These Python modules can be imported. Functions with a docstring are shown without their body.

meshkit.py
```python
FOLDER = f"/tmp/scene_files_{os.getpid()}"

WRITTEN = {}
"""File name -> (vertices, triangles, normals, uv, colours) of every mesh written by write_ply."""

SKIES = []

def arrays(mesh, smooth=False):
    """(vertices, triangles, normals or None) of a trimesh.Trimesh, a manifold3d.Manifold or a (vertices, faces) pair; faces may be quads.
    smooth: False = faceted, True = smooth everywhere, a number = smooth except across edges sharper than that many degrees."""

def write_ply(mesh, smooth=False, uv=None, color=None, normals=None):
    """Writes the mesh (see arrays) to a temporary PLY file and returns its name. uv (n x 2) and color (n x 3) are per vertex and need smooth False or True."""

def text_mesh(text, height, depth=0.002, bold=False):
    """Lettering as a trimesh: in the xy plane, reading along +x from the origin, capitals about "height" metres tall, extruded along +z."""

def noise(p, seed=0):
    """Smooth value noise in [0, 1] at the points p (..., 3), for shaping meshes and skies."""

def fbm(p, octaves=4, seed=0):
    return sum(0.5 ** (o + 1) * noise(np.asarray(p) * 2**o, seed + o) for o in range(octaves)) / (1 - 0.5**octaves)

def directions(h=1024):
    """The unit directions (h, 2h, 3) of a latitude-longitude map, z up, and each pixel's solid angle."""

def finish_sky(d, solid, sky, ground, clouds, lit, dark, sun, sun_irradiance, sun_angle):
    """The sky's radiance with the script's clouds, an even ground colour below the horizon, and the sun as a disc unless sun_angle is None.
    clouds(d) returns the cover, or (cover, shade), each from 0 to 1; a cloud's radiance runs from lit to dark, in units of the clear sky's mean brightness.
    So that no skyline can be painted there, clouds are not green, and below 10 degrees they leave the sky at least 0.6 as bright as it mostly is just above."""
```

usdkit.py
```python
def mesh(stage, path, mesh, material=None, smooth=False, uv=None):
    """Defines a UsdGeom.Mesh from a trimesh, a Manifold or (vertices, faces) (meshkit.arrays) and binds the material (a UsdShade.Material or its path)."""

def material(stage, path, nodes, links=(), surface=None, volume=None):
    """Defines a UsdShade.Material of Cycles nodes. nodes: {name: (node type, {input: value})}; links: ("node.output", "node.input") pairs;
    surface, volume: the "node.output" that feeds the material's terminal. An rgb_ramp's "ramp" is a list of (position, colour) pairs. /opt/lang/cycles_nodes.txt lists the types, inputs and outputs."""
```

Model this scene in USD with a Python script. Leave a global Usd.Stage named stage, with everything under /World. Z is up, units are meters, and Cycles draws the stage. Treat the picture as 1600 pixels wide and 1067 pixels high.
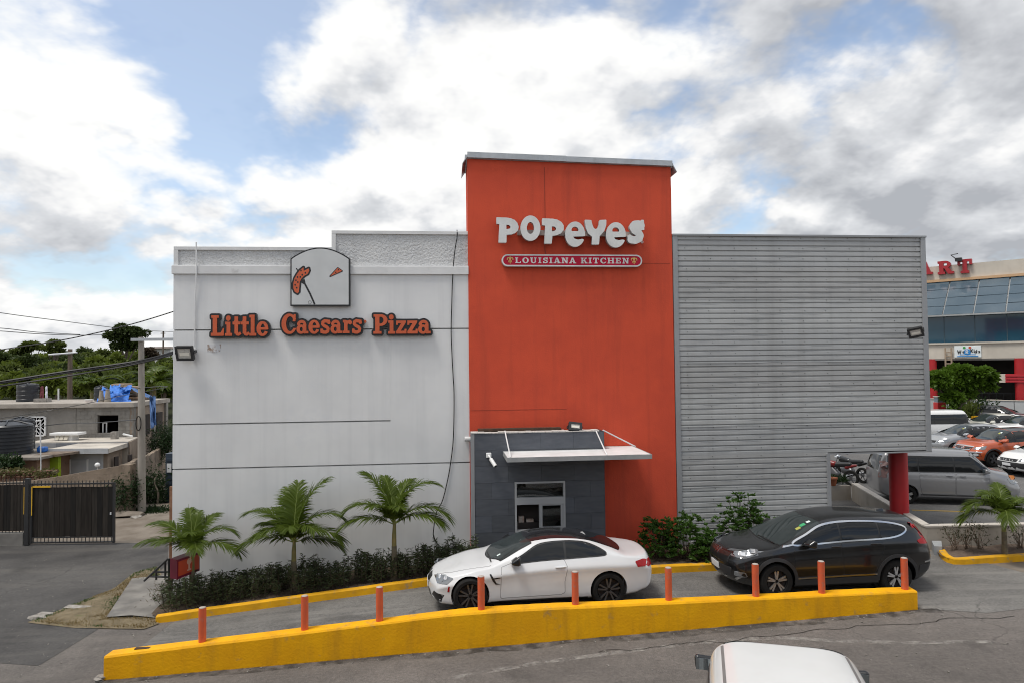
import math, random, numpy as np, trimesh, usdkit, meshkit
import manifold3d as m3
from scipy.interpolate import PchipInterpolator, LinearNDInterpolator
from scipy.spatial import Delaunay
from shapely.geometry import Polygon, LineString, Point, box as sbox, MultiPolygon
from shapely import affinity
from shapely.ops import unary_union
import shapely
from pxr import Usd, UsdGeom, UsdLux, UsdShade, Gf, Sdf, Vt
random.seed(7); rng = np.random.default_rng(7)
stage = Usd.Stage.CreateInMemory()
UsdGeom.SetStageUpAxis(stage, 'Z')
UsdGeom.Xform.Define(stage, '/World'); UsdGeom.Scope.Define(stage, '/World/Looks')

# ---------------------------------------------------------------- camera, sky, sun, exposure
FPX, CX, CY, CAMH = 1067.0, 800.0, 533.5, 4.95          # focal length in photo pixels (1600 wide)
PITCH, ROLL = math.radians(1.85), 0.0106
EXPOSURE = 0.86
SUN = np.array([-0.34, -0.20, 0.92]); SUN /= np.linalg.norm(SUN)
SUN_I, SUN_ANGLE, SKY_S = 0.40, 18.0, 0.10
F_ = np.array([0, math.cos(PITCH), math.sin(PITCH)]); U0 = np.array([0, -math.sin(PITCH), math.cos(PITCH)]); X0 = np.array([1., 0, 0])
UP = math.cos(ROLL)*U0 + math.sin(ROLL)*X0; RT = math.cos(ROLL)*X0 - math.sin(ROLL)*U0
CAM = np.array([0, 0, CAMH])
cam = UsdGeom.Camera.Define(stage, '/World/camera')
cam.CreateHorizontalApertureAttr(36.0); cam.CreateVerticalApertureAttr(36.0*682/1024); cam.CreateFocalLengthAttr(24.0)
cam.CreateClippingRangeAttr(Gf.Vec2f(0.05, 5000)); cam.CreateExposureAttr(EXPOSURE)
M = np.eye(4); M[0, :3] = RT; M[1, :3] = UP; M[2, :3] = -F_; M[3, :3] = CAM
cam.AddTransformOp().Set(Gf.Matrix4d(*M.ravel().tolist()))

def ray(u, v):
    return F_ + (u-CX)/FPX*RT - (v-CY)/FPX*UP

_looks = {}
def material(name, nodes, links, surface='p.BSDF', volume=None):
    if name not in _looks:
        _looks[name] = usdkit.material(stage, '/World/Looks/'+name, nodes, links, surface=surface, volume=volume)
    return _looks[name]

def sky_material():
    N, L = {}, []
    N['tc'] = ('texture_coordinate', {})
    N['nrm'] = ('vector_math', {'math_type': 'normalize'}); L.append(('tc.generated', 'nrm.vector1'))
    N['sky'] = ('sky_texture', {'sky_type': 'single_scattering', 'sun_disc': False, 'sun_elevation': float(math.asin(SUN[2])),
                                'sun_rotation': float(math.atan2(SUN[0], SUN[1])), 'aerosol_density': 1.2})
    N['sep'] = ('separate_xyz', {}); L.append(('nrm.vector', 'sep.vector'))
    # project the direction on to a cloud deck: d.xy / (z + k)
    N['zz'] = ('math', {'math_type': 'maximum', 'value2': 0.0}); L.append(('sep.z', 'zz.value1'))
    N['zk'] = ('math', {'math_type': 'add', 'value2': 0.42}); L.append(('zz.value', 'zk.value1'))
    N['px'] = ('math', {'math_type': 'divide'}); L += [('sep.x', 'px.value1'), ('zk.value', 'px.value2')]
    N['py'] = ('math', {'math_type': 'divide'}); L += [('sep.y', 'py.value1'), ('zk.value', 'py.value2')]
    N['pp'] = ('combine_xyz', {'z': 0.37}); L += [('px.value', 'pp.x'), ('py.value', 'pp.y')]
    def density(tag, src):
        """Cloud thickness at a place on the deck: broad banks, puffs and frayed edges."""
        N[tag+'1'] = ('noise_texture', {'dimensions': '2D', 'scale': 1.7, 'detail': 9.0, 'roughness': 0.58, 'distortion': 0.15}); L.append((src, tag+'1.vector'))
        N[tag+'w'] = ('noise_texture', {'dimensions': '2D', 'scale': 5.0, 'detail': 4.0, 'roughness': 0.65}); L.append((src, tag+'w.vector'))
        N[tag+'x'] = ('vector_math', {'math_type': 'multiply_add', 'vector2': (0.22, 0.22, 0.22)}); L.extend([(tag+'w.color', tag+'x.vector1'), (src, tag+'x.vector3')])
        N[tag+'v'] = ('voronoi_texture', {'dimensions': '2D', 'feature': 'f1', 'scale': 4.6, 'detail': 1.0, 'roughness': 0.5}); L.append((tag+'x.vector', tag+'v.vector'))
        N[tag+'a'] = ('math', {'math_type': 'multiply_add', 'value2': 1.25, 'value3': 0.165}); L.append((tag+'1.fac', tag+'a.value1'))
        N[tag+'b'] = ('math', {'math_type': 'multiply_add', 'value2': -0.34}); L.extend([(tag+'v.distance', tag+'b.value1'), (tag+'a.value', tag+'b.value3')])
        return tag+'b.value'
    here = density('h', 'pp.vector')
    N['pu'] = ('vector_math', {'math_type': 'multiply', 'vector2': (0.935, 0.935, 1.0)}); L.append(('pp.vector', 'pu.vector1'))
    above = density('u', 'pu.vector')                      # the same deck a little nearer the zenith: tops catch the light, bases do not
    N['rel'] = ('math', {'math_type': 'subtract'}); L += [(above, 'rel.value1'), (here, 'rel.value2')]
    N['mp'] = ('mapping', {'location': (3.1, 7.7, 1.3)}); L.append(('pp.vector', 'mp.vector'))
    N['n2'] = ('noise_texture', {'dimensions': '2D', 'scale': 1.6, 'detail': 6.0, 'roughness': 0.58, 'distortion': 0.2}); L.append(('mp.vector', 'n2.vector'))
    N['lowz'] = ('map_range', {'range_type': 'smoothstep', 'from_min': 0.0, 'from_max': 0.32, 'to_min': 0.16, 'to_max': 0.0, 'clamp': True}); L.append(('sep.z', 'lowz.value'))
    N['lowa'] = ('math', {'math_type': 'add'}); L += [(here, 'lowa.value1'), ('lowz.result', 'lowa.value2')]
    cover = 'lowa.value'
    # gaps of blue and heavier banks, each a soft region of directions
    def blob(name, u, v, width, gain, prev, node):
        c = ray(u, v); c = c/np.linalg.norm(c)
        N[name+'d'] = ('vector_math', {'math_type': 'dot_product', 'vector2': tuple(c)}); L.append(('nrm.vector', name+'d.vector1'))
        N[name+'m'] = ('map_range', {'range_type': 'smoothstep', 'from_min': math.cos(width), 'from_max': 1.0, 'to_min': 0.0, 'to_max': gain, 'clamp': True}); L.append((name+'d.value', name+'m.value'))
        N[name+'a'] = ('math', {'math_type': 'add'}); L.extend([(prev, name+'a.value1'), (name+'m.result', name+'a.value2')])
        return name+'a.value'
    for i, b in enumerate(SKY_GAPS): cover = blob('g%d' % i, *b, cover, None)
    N['cov'] = ('map_range', {'range_type': 'smoothstep', 'from_min': 0.37, 'from_max': 0.62, 'to_min': 0.20, 'to_max': 1.0, 'clamp': True}); L.append((cover, 'cov.value'))
    N['s1'] = ('math', {'math_type': 'multiply_add', 'value2': RELIEF}); L += [('rel.value', 's1.value1'), ('n2.fac', 's1.value3')]
    N['s3'] = ('math', {'math_type': 'multiply_add', 'value2': 0.30, 'value3': -0.17}); L.append((cover, 's3.value1'))
    N['s2'] = ('math', {'math_type': 'add'}); L += [('s1.value', 's2.value1'), ('s3.value', 's2.value2')]
    shade = 's2.value'
    for i, b in enumerate(SKY_BANKS): shade = blob('k%d' % i, *b, shade, None)
    N['ramp'] = ('rgb_ramp', {'ramp': [(0.0, CLOUD[0]), (0.38, CLOUD[0]), (0.50, CLOUD[1]), (0.62, CLOUD[2]), (0.90, CLOUD[3]), (1.0, CLOUD[3])]}); L.append((shade, 'ramp.fac'))
    N['sc'] = ('vector_math', {'math_type': 'scale', 'scale': 10.0}); L.append(('ramp.color', 'sc.vector1'))
    N['skyb'] = ('vector_math', {'math_type': 'multiply', 'vector2': SKY_TINT}); L.append(('sky.color', 'skyb.vector1'))
    N['mx'] = ('mix', {'mix_type': 'mix'}); L += [('cov.result', 'mx.fac'), ('skyb.vector', 'mx.color1'), ('sc.vector', 'mx.color2')]
    N['bg'] = ('background_shader', {'strength': SKY_S}); L.append(('mx.color', 'bg.color'))
    return material('sky', N, L, surface='bg.background')
# (u, v) in photo pixels give the direction only: angle, amount
SKY_GAPS = [(440, 75, 0.20, -0.18), (300, 10, 0.16, -0.12), (255, 222, 0.10, -0.15), (1385, 155, 0.14, -0.22), (20, 90, 0.10, -0.10), (1050, 200, 0.60, 0.20), (700, 330, 0.4, 0.06), (120, 120, .18, .12)]
SKY_BANKS = [(1560, 0, 0.30, 0.13), (1200, 20, 0.35, 0.10), (420, 310, 0.20, 0.05), (60, 420, 0.15, 0.10), (1130, 290, 0.22, 0.08), (1500, 360, 0.25, 0.05), (250, 200, 0.4, -0.12), (950, 180, 0.35, -0.04)]
RELIEF = 1.1
CLOUD = [(0.57, 0.57, 0.56), (0.505, 0.507, 0.51), (0.40, 0.41, 0.425), (0.25, 0.26, 0.28)]
SKY_TINT = (1.12, 1.10, 1.06)
dome = UsdLux.DomeLight.Define(stage, '/World/sky')
UsdShade.MaterialBindingAPI.Apply(dome.GetPrim()).Bind(sky_material())
dome.GetPrim().SetCustomDataByKey('kind', 'structure')
sun = UsdLux.DistantLight.Define(stage, '/World/sun')
sun.CreateIntensityAttr(SUN_I); sun.CreateAngleAttr(SUN_ANGLE); sun.CreateNormalizeAttr(True); sun.CreateColorAttr(Gf.Vec3f(1.0, 0.96, 0.90))
zc = SUN; xc = np.cross([0, 0, 1.0], zc); xc /= np.linalg.norm(xc); yc = np.cross(zc, xc)
S = np.eye(4); S[0, :3] = xc; S[1, :3] = yc; S[2, :3] = zc
sun.AddTransformOp().Set(Gf.Matrix4d(*S.ravel().tolist()))

# ---------------------------------------------------------------- names, things, parts
_used = {}
def free_path(parent, name):
    n = _used.get((parent, name), 0); _used[(parent, name)] = n+1
    return parent + '/' + (name if n == 0 else '%s_%03d' % (name, n))

def data(prim, label=None, cat=None, group=None, kind=None):
    for k, v in (('label', label), ('category', cat), ('group', group), ('kind', kind)):
        if v: prim.SetCustomDataByKey(k, v)

def cat(*ms):
    ms = [m for m in ms if m is not None]
    out = []
    for m in ms:
        if isinstance(m, (list,)): out += m
        else: out.append(m)
    return trimesh.util.concatenate(out) if len(out) > 1 else out[0]

class Part:
    def __init__(s, thing, path): s.thing, s.path = thing, path
    def sub(s, name, mesh, mat, smooth=False, label=None, kind=None):
        return s.thing.part(name, mesh, mat, smooth, label, kind, parent=s.path)

class Thing:
    """An Xform at the thing's base; meshes are given in world coordinates unless local."""
    def __init__(s, name, label, cat_, loc=(0, 0, 0), rot=0.0, group=None, local=False, kind=None):
        s.path = free_path('/World', name); s.name = name
        x = UsdGeom.Xform.Define(stage, s.path); s.x = x
        s.t = x.AddTranslateOp(); s.r = x.AddRotateZOp()
        s.loc = np.asarray(loc, float); s.rot = rot; s.local = local
        s.t.Set(Gf.Vec3d(*s.loc.tolist())); s.r.Set(math.degrees(rot))
        data(x.GetPrim(), label, cat_, group, kind); s.cat = cat_
        c, q = math.cos(-rot), math.sin(-rot)
        s.inv = np.array([[c, -q, 0], [q, c, 0], [0, 0, 1.0]])
    def part(s, name, mesh, mat, smooth=False, label=None, kind=None, parent=None):
        path = free_path(parent or s.path, name)
        if isinstance(mesh, list): mesh = cat(*mesh)
        if not s.local:
            v = (np.asarray(mesh.vertices)-s.loc) @ s.inv.T
            mesh = trimesh.Trimesh(v, mesh.faces, process=False)
        pr = usdkit.mesh(stage, path, mesh, mat, smooth=smooth)
        data(pr.GetPrim(), label=label, kind=kind)
        return Part(s, path)
    def copy(s, loc, rot=0.0, label=None, group=None, scale=None):
        path = free_path('/World', s.name); x = UsdGeom.Xform.Define(stage, path)
        x.GetPrim().GetReferences().AddInternalReference(s.path); x.GetPrim().SetInstanceable(True)
        x.ClearXformOpOrder()
        UsdGeom.XformCommonAPI(x.GetPrim())
        t = x.GetPrim().GetAttribute('xformOp:translate'); t.Set(Gf.Vec3d(*map(float, loc)))
        x.GetPrim().GetAttribute('xformOp:rotateZ').Set(float(math.degrees(rot)))
        ops = [UsdGeom.XformOp(t), UsdGeom.XformOp(x.GetPrim().GetAttribute('xformOp:rotateZ'))]
        if scale is not None:
            so = x.AddScaleOp(); so.Set(Gf.Vec3f(*scale)); ops.append(so)
        x.SetXformOpOrder(ops)
        data(x.GetPrim(), label, s.cat, group)
        return x

def single(name, mesh, mat, label=None, cat_=None, kind=None, smooth=False, group=None):
    path = free_path('/World', name)
    if isinstance(mesh, list): mesh = cat(*mesh)
    pr = usdkit.mesh(stage, path, mesh, mat, smooth=smooth)
    data(pr.GetPrim(), label, cat_, group, kind)
    return path

# ---------------------------------------------------------------- materials
def surf(name, col, rough=0.6, col2=None, scale=3.0, amount=None, detail=6, bump=0.0, bscale=60.0, bdist=0.01, metallic=0.0, coat=0.0, streak=None, streak_scale=(6, 6, 0.25),
         spots=None, spot_scale=2.0, spot_range=(0.58, 0.72), stretch=None, spec=None, bdetail=4, island=0.0, ior=1.5, trans=0.0, coord='geometry'):
    spec = (0.5 if rough < .6 else 0.18) if spec is None else spec
    """Two-tone noise colour, optional vertical run-off streaks and stain spots, fine bump."""
    N = {'g': ('geometry', {}), 'p': ('principled_bsdf', {'roughness': rough, 'metallic': metallic, 'coat_weight': coat, 'specular_ior_level': spec, 'ior': ior, 'transmission_weight': trans})}
    L = []; pos = 'g.position'
    if coord != 'geometry': N['tc'] = ('texture_coordinate', {}); pos = 'tc.'+coord
    if stretch: N['st'] = ('mapping', {'scale': stretch}); L.append((pos, 'st.vector')); src = 'st.vector'
    else: src = pos
    c = None
    if col2 is not None:
        N['n'] = ('noise_texture', {'scale': scale, 'detail': detail, 'roughness': 0.6}); L.append((src, 'n.vector'))
        lo, hi = amount or (0.35, 0.65)
        N['r'] = ('rgb_ramp', {'ramp': [(0, col), (lo, col), (hi, col2), (1, col2)]}); L.append(('n.fac', 'r.fac')); c = 'r.color'
    def over(tag, facsrc, color, prev):
        N[tag] = ('mix', {'mix_type': 'mix', 'color2': color})
        if prev is None: N[tag][1]['color1'] = col
        else: L.append((prev, tag+'.color1'))
        L.append((facsrc, tag+'.fac')); return tag+'.color'
    if streak:
        N['sm'] = ('mapping', {'scale': streak_scale}); L.append((pos, 'sm.vector'))
        N['sn'] = ('noise_texture', {'scale': 1.0, 'detail': 5, 'roughness': 0.6}); L.append(('sm.vector', 'sn.vector'))
        N['sr'] = ('map_range', {'from_min': 0.5, 'from_max': 0.8, 'to_min': 0.0, 'to_max': streak[1], 'clamp': True}); L.append(('sn.fac', 'sr.value'))
        c = over('smx', 'sr.result', streak[0], c)
    if spots:
        N['pn'] = ('noise_texture', {'scale': spot_scale, 'detail': 7, 'roughness': 0.65}); L.append((pos, 'pn.vector'))
        N['pr'] = ('map_range', {'from_min': spot_range[0], 'from_max': spot_range[1], 'to_min': 0.0, 'to_max': spots[1], 'clamp': True}); L.append(('pn.fac', 'pr.value'))
        c = over('pmx', 'pr.result', spots[0], c)
    if island:
        N['iv'] = ('map_range', {'from_min': 0, 'from_max': 1, 'to_min': 1-island, 'to_max': 1+island}); L.append(('g.random_per_island', 'iv.value'))
        N['hs'] = ('hsv', {'color': col}); L.append(('iv.result', 'hs.value'))
        if c: L.append((c, 'hs.color'))
        c = 'hs.color'
    if c: L.append((c, 'p.base_color'))
    else: N['p'][1]['base_color'] = col
    if bump:
        N['bn'] = ('noise_texture', {'scale': bscale, 'detail': bdetail, 'roughness': 0.6}); L.append((pos, 'bn.vector'))
        N['b'] = ('bump', {'strength': bump, 'distance': bdist}); L += [('bn.fac', 'b.height'), ('b.normal', 'p.normal')]
    return material(name, N, L)

def leafmat(name, col, col2, trans=0.35, rough=0.45, island=0.35):
    N = {'g': ('geometry', {}), 'r': ('rgb_ramp', {'ramp': [(0, col), (1, col2)]}),
         'p': ('principled_bsdf', {'roughness': rough, 'specular_ior_level': 0.22}), 't': ('translucent_bsdf', {}),
         'm': ('mix_closure', {'fac': trans})}
    L = [('g.random_per_island', 'r.fac'), ('r.color', 'p.base_color'), ('r.color', 't.color'), ('p.BSDF', 'm.closure1'), ('t.BSDF', 'm.closure2')]
    return material(name, N, L, surface='m.closure')

def paint(name, col, rough=0.28, metallic=0.0, dusty=1.0, coat=0.8):
    N = {'g': ('geometry', {}), 'p': ('principled_bsdf', {'base_color': col, 'roughness': rough, 'metallic': metallic, 'coat_weight': coat, 'coat_roughness': 0.03})}
    L = []
    N['n'] = ('noise_texture', {'scale': 1.3, 'detail': 5, 'roughness': 0.6}); L.append(('g.position', 'n.vector'))
    dust = tuple(0.9*c+0.03*k*dusty for c, k in zip(col, (1, .95, .85)))
    N['r'] = ('rgb_ramp', {'ramp': [(0, col), (0.45, col), (0.7, dust), (1, dust)]}); L += [('n.fac', 'r.fac'), ('r.color', 'p.base_color')]
    N['rr'] = ('map_range', {'from_min': 0.3, 'from_max': 0.7, 'to_min': 0.02, 'to_max': 0.10}); L += [('n.fac', 'rr.value'), ('rr.result', 'p.coat_roughness')]
    return material(name, N, L)

# ---------------------------------------------------------------- mesh helpers
def bx(x0, x1, y0, y1, z0, z1, bev=0.0):
    if bev <= 0:
        m = trimesh.creation.box([x1-x0, y1-y0, z1-z0]); m.apply_translation([(x0+x1)/2, (y0+y1)/2, (z0+z1)/2]); return m
    pts = []
    for sx, (a, b) in enumerate(((x0+bev, x0), (x1-bev, x1))):
        for sy in range(2):
            for sz in range(2):
                X = (x0, x1)[sx]; Y = (y0, y1)[sy]; Z = (z0, z1)[sz]
                ix = X+(bev if sx == 0 else -bev); iy = Y+(bev if sy == 0 else -bev); iz = Z+(bev if sz == 0 else -bev)
                pts += [(X, iy, iz), (ix, Y, iz), (ix, iy, Z)]
    return trimesh.convex.convex_hull(np.array(pts))

def tube(pts, r, n=8, cap=True):
    p = np.asarray(pts, float); r = np.broadcast_to(r, (len(p),))
    t = np.gradient(p, axis=0); t /= np.linalg.norm(t, axis=1, keepdims=True)+1e-12
    ref = np.array([0, 0, 1.0]) if abs(t[0][2]) < 0.9 else np.array([1.0, 0, 0])
    A = []; 
    for k in range(len(p)):
        a = np.cross(t[k], ref); 
        if np.linalg.norm(a) < 1e-6: a = np.cross(t[k], [0, 1.0, 0])
        a /= np.linalg.norm(a); ref = np.cross(a, t[k]); A.append(a)
    A = np.array(A); B = np.cross(t, A)
    ang = np.arange(n)*2*np.pi/n
    v = (p[:, None]+r[:, None, None]*(np.cos(ang)[None, :, None]*A[:, None]+np.sin(ang)[None, :, None]*B[:, None])).reshape(-1, 3)
    f = []
    for i in range(len(p)-1):
        for j in range(n):
            a, b, c, e = i*n+j, i*n+(j+1) % n, (i+1)*n+(j+1) % n, (i+1)*n+j
            f += [(a, c, b), (a, e, c)]
    if cap:
        v = np.vstack([v, p[0], p[-1]]); i0, i1 = len(v)-2, len(v)-1
        for j in range(n):
            f += [(i0, j, (j+1) % n), (i1, (len(p)-1)*n+(j+1) % n, (len(p)-1)*n+j)]
    return trimesh.Trimesh(v, np.array(f), process=False)

def cyl(p0, p1, r, n=16):
    return tube(np.linspace(p0, p1, 2), r, n)

def lathe(prof, n=32, axis='z', caps=True):
    """prof: list of (r, h). Revolved about z (or y)."""
    pr = np.array(prof, float); ang = np.arange(n)*2*np.pi/n
    v = np.stack([np.outer(pr[:, 0], np.cos(ang)), np.outer(pr[:, 0], np.sin(ang)), np.repeat(pr[:, 1:2], n, 1)], -1).reshape(-1, 3)
    f = []
    for i in range(len(pr)-1):
        for j in range(n):
            a, b, c, e = i*n+j, i*n+(j+1) % n, (i+1)*n+(j+1) % n, (i+1)*n+j
            f += [(a, b, c), (a, c, e)]
    m = trimesh.Trimesh(v, np.array(f), process=False)
    if axis == 'y':
        m.vertices = np.asarray(m.vertices)[:, [0, 2, 1]]*np.array([1, 1, -1]); 
    return m

def moved(m, t=(0, 0, 0), rz=0.0, s=1.0):
    v = np.asarray(m.vertices)*s; c, q = math.cos(rz), math.sin(rz)
    v = v @ np.array([[c, q, 0], [-q, c, 0], [0, 0, 1]])
    return trimesh.Trimesh(v+np.asarray(t), m.faces, process=False)

def extrude(poly, h):
    gs = [g for g in getattr(poly, 'geoms', [poly]) if g.geom_type == 'Polygon' and g.area > 1e-8]
    return trimesh.util.concatenate([trimesh.creation.extrude_polygon(g, h, engine='earcut') for g in gs])

def hull_spheres(pts):
    ms = []
    for p, r in pts:
        s = trimesh.creation.icosphere(2, r); s.apply_translation(p); ms.append(s.vertices)
    return trimesh.convex.convex_hull(np.vstack(ms))

def dense_poly(poly, step):
    """Points and triangles of a polygon, boundary resampled and inside filled on a grid."""
    V, T = [], []; off = 0
    for g in getattr(poly, 'geoms', [poly]):
        pts = []
        for ring in [g.exterior, *g.interiors]:
            c = np.array(ring.coords)
            for a, b in zip(c[:-1], c[1:]):
                n = max(1, int(math.ceil(np.linalg.norm(b-a)/step)))
                for k in range(n): pts.append(a+(b-a)*k/n)
        x0, y0, x1, y1 = g.bounds
        gx, gy = np.meshgrid(np.arange(x0+step/2, x1, step), np.arange(y0+step/2, y1, step))
        q = np.stack([gx.ravel()+0.13*step*np.sin(gy.ravel()*37), gy.ravel()+0.11*step*np.sin(gx.ravel()*41)], 1)
        inner = g.buffer(-step*0.45)
        if not inner.is_empty and len(q):
            q = q[shapely.contains_xy(inner, q[:, 0], q[:, 1])]
            pts = np.vstack([pts, q]) if len(q) else np.array(pts)
        pts = np.array(pts); tri = Delaunay(pts).simplices
        cen = pts[tri].mean(1); tri = tri[shapely.contains_xy(g.buffer(1e-6), cen[:, 0], cen[:, 1])]
        a, b, c = pts[tri[:, 0]], pts[tri[:, 1]], pts[tri[:, 2]]
        ar = (b[:, 0]-a[:, 0])*(c[:, 1]-a[:, 1])-(b[:, 1]-a[:, 1])*(c[:, 0]-a[:, 0])
        tri = np.where(ar[:, None] < 0, tri[:, ::-1], tri); tri = tri[np.abs(ar) > 1e-10]
        V.append(pts); T.append(tri+off); off += len(pts)
    return np.vstack(V), np.vstack(T)

# ---------------------------------------------------------------- the lie of the land
FA = math.atan(0.0963); FD = np.array([math.cos(FA), math.sin(FA), 0]); FN = np.array([math.sin(FA), -math.cos(FA), 0])
FP0 = np.array([0, 17.6, 0.0])                                     # facade: P = FP0 + s*FD + o*FN, o towards the street

def smooth(t): t = np.clip(t, 0, 1); return t*t*(3-2*t)
def zroad(x, y):
    x, y = np.asarray(x, float), np.asarray(y, float)
    z = np.clip(0.036*(x-8.15), -0.75, 0.0)
    z = np.where(x < 8.15, z, 0.0)
    lot = smooth((y-27)/12.0)*0.22*smooth((x-6.0)/3.0)
    left = -1.0*smooth((y-26)/12.0)*smooth((2-x)/6.0)
    hill = 4.2*smooth((y-58)/70.0)*smooth((10-x)/40.0)
    return z+lot+left+hill
def zlane(x):
    x = np.asarray(x, float)
    return np.where(x < -0.5, -0.082*(-0.5-x), 0.0)
def on_ground(u, v, zf=zroad, it=40, z=None):
    """Where the line of sight through a point of the photograph meets the ground."""
    d = ray(u, v); h = 0.0 if z is None else z
    for _ in range(it if z is None else 1):
        t = (h-CAMH)/d[2]; p = CAM+t*d
        if z is None:
            nh = float(zf(p[0], p[1])) if zf is zroad else float(zf(p[0])); h = 0.5*h+0.5*nh
    return p
def at_depth(u, v, y):
    d = ray(u, v); return CAM+d*(y/d[1])
def on_facade(u, v, o=0.0):
    """(s, z) on the facade plane, o metres in front of it."""
    d = ray(u, v); p0 = FP0+o*FN; t = np.dot(p0-CAM, FN)/np.dot(d, FN); p = CAM+t*d
    return float(np.dot(p-FP0, FD)), float(p[2])
def fw(m):
    """A mesh in facade coordinates (s, o, z) put into the world."""
    v = np.asarray(m.vertices); w = FP0+v[:, :1]*FD+v[:, 1:2]*FN; w[:, 2] += v[:, 2]
    return trimesh.Trimesh(w, np.asarray(m.faces)[:, ::-1], process=False)
def fbox(s0, s1, o0, o1, z0, z1, bev=0.0): return fw(bx(s0, s1, o0, o1, z0, z1, bev))
def fpoly(poly, o0, o1):
    """A polygon in (s, z) made a slab between o0 and o1."""
    m = extrude(poly, o1-o0); v = np.asarray(m.vertices); v = np.stack([v[:, 0], v[:, 2]+o0, v[:, 1]], 1)
    return fw(trimesh.Trimesh(v, np.asarray(m.faces)[:, ::-1], process=False))
def fpt(s, z, o=0.0): return FP0+s*FD+o*FN+np.array([0, 0, z])
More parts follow.
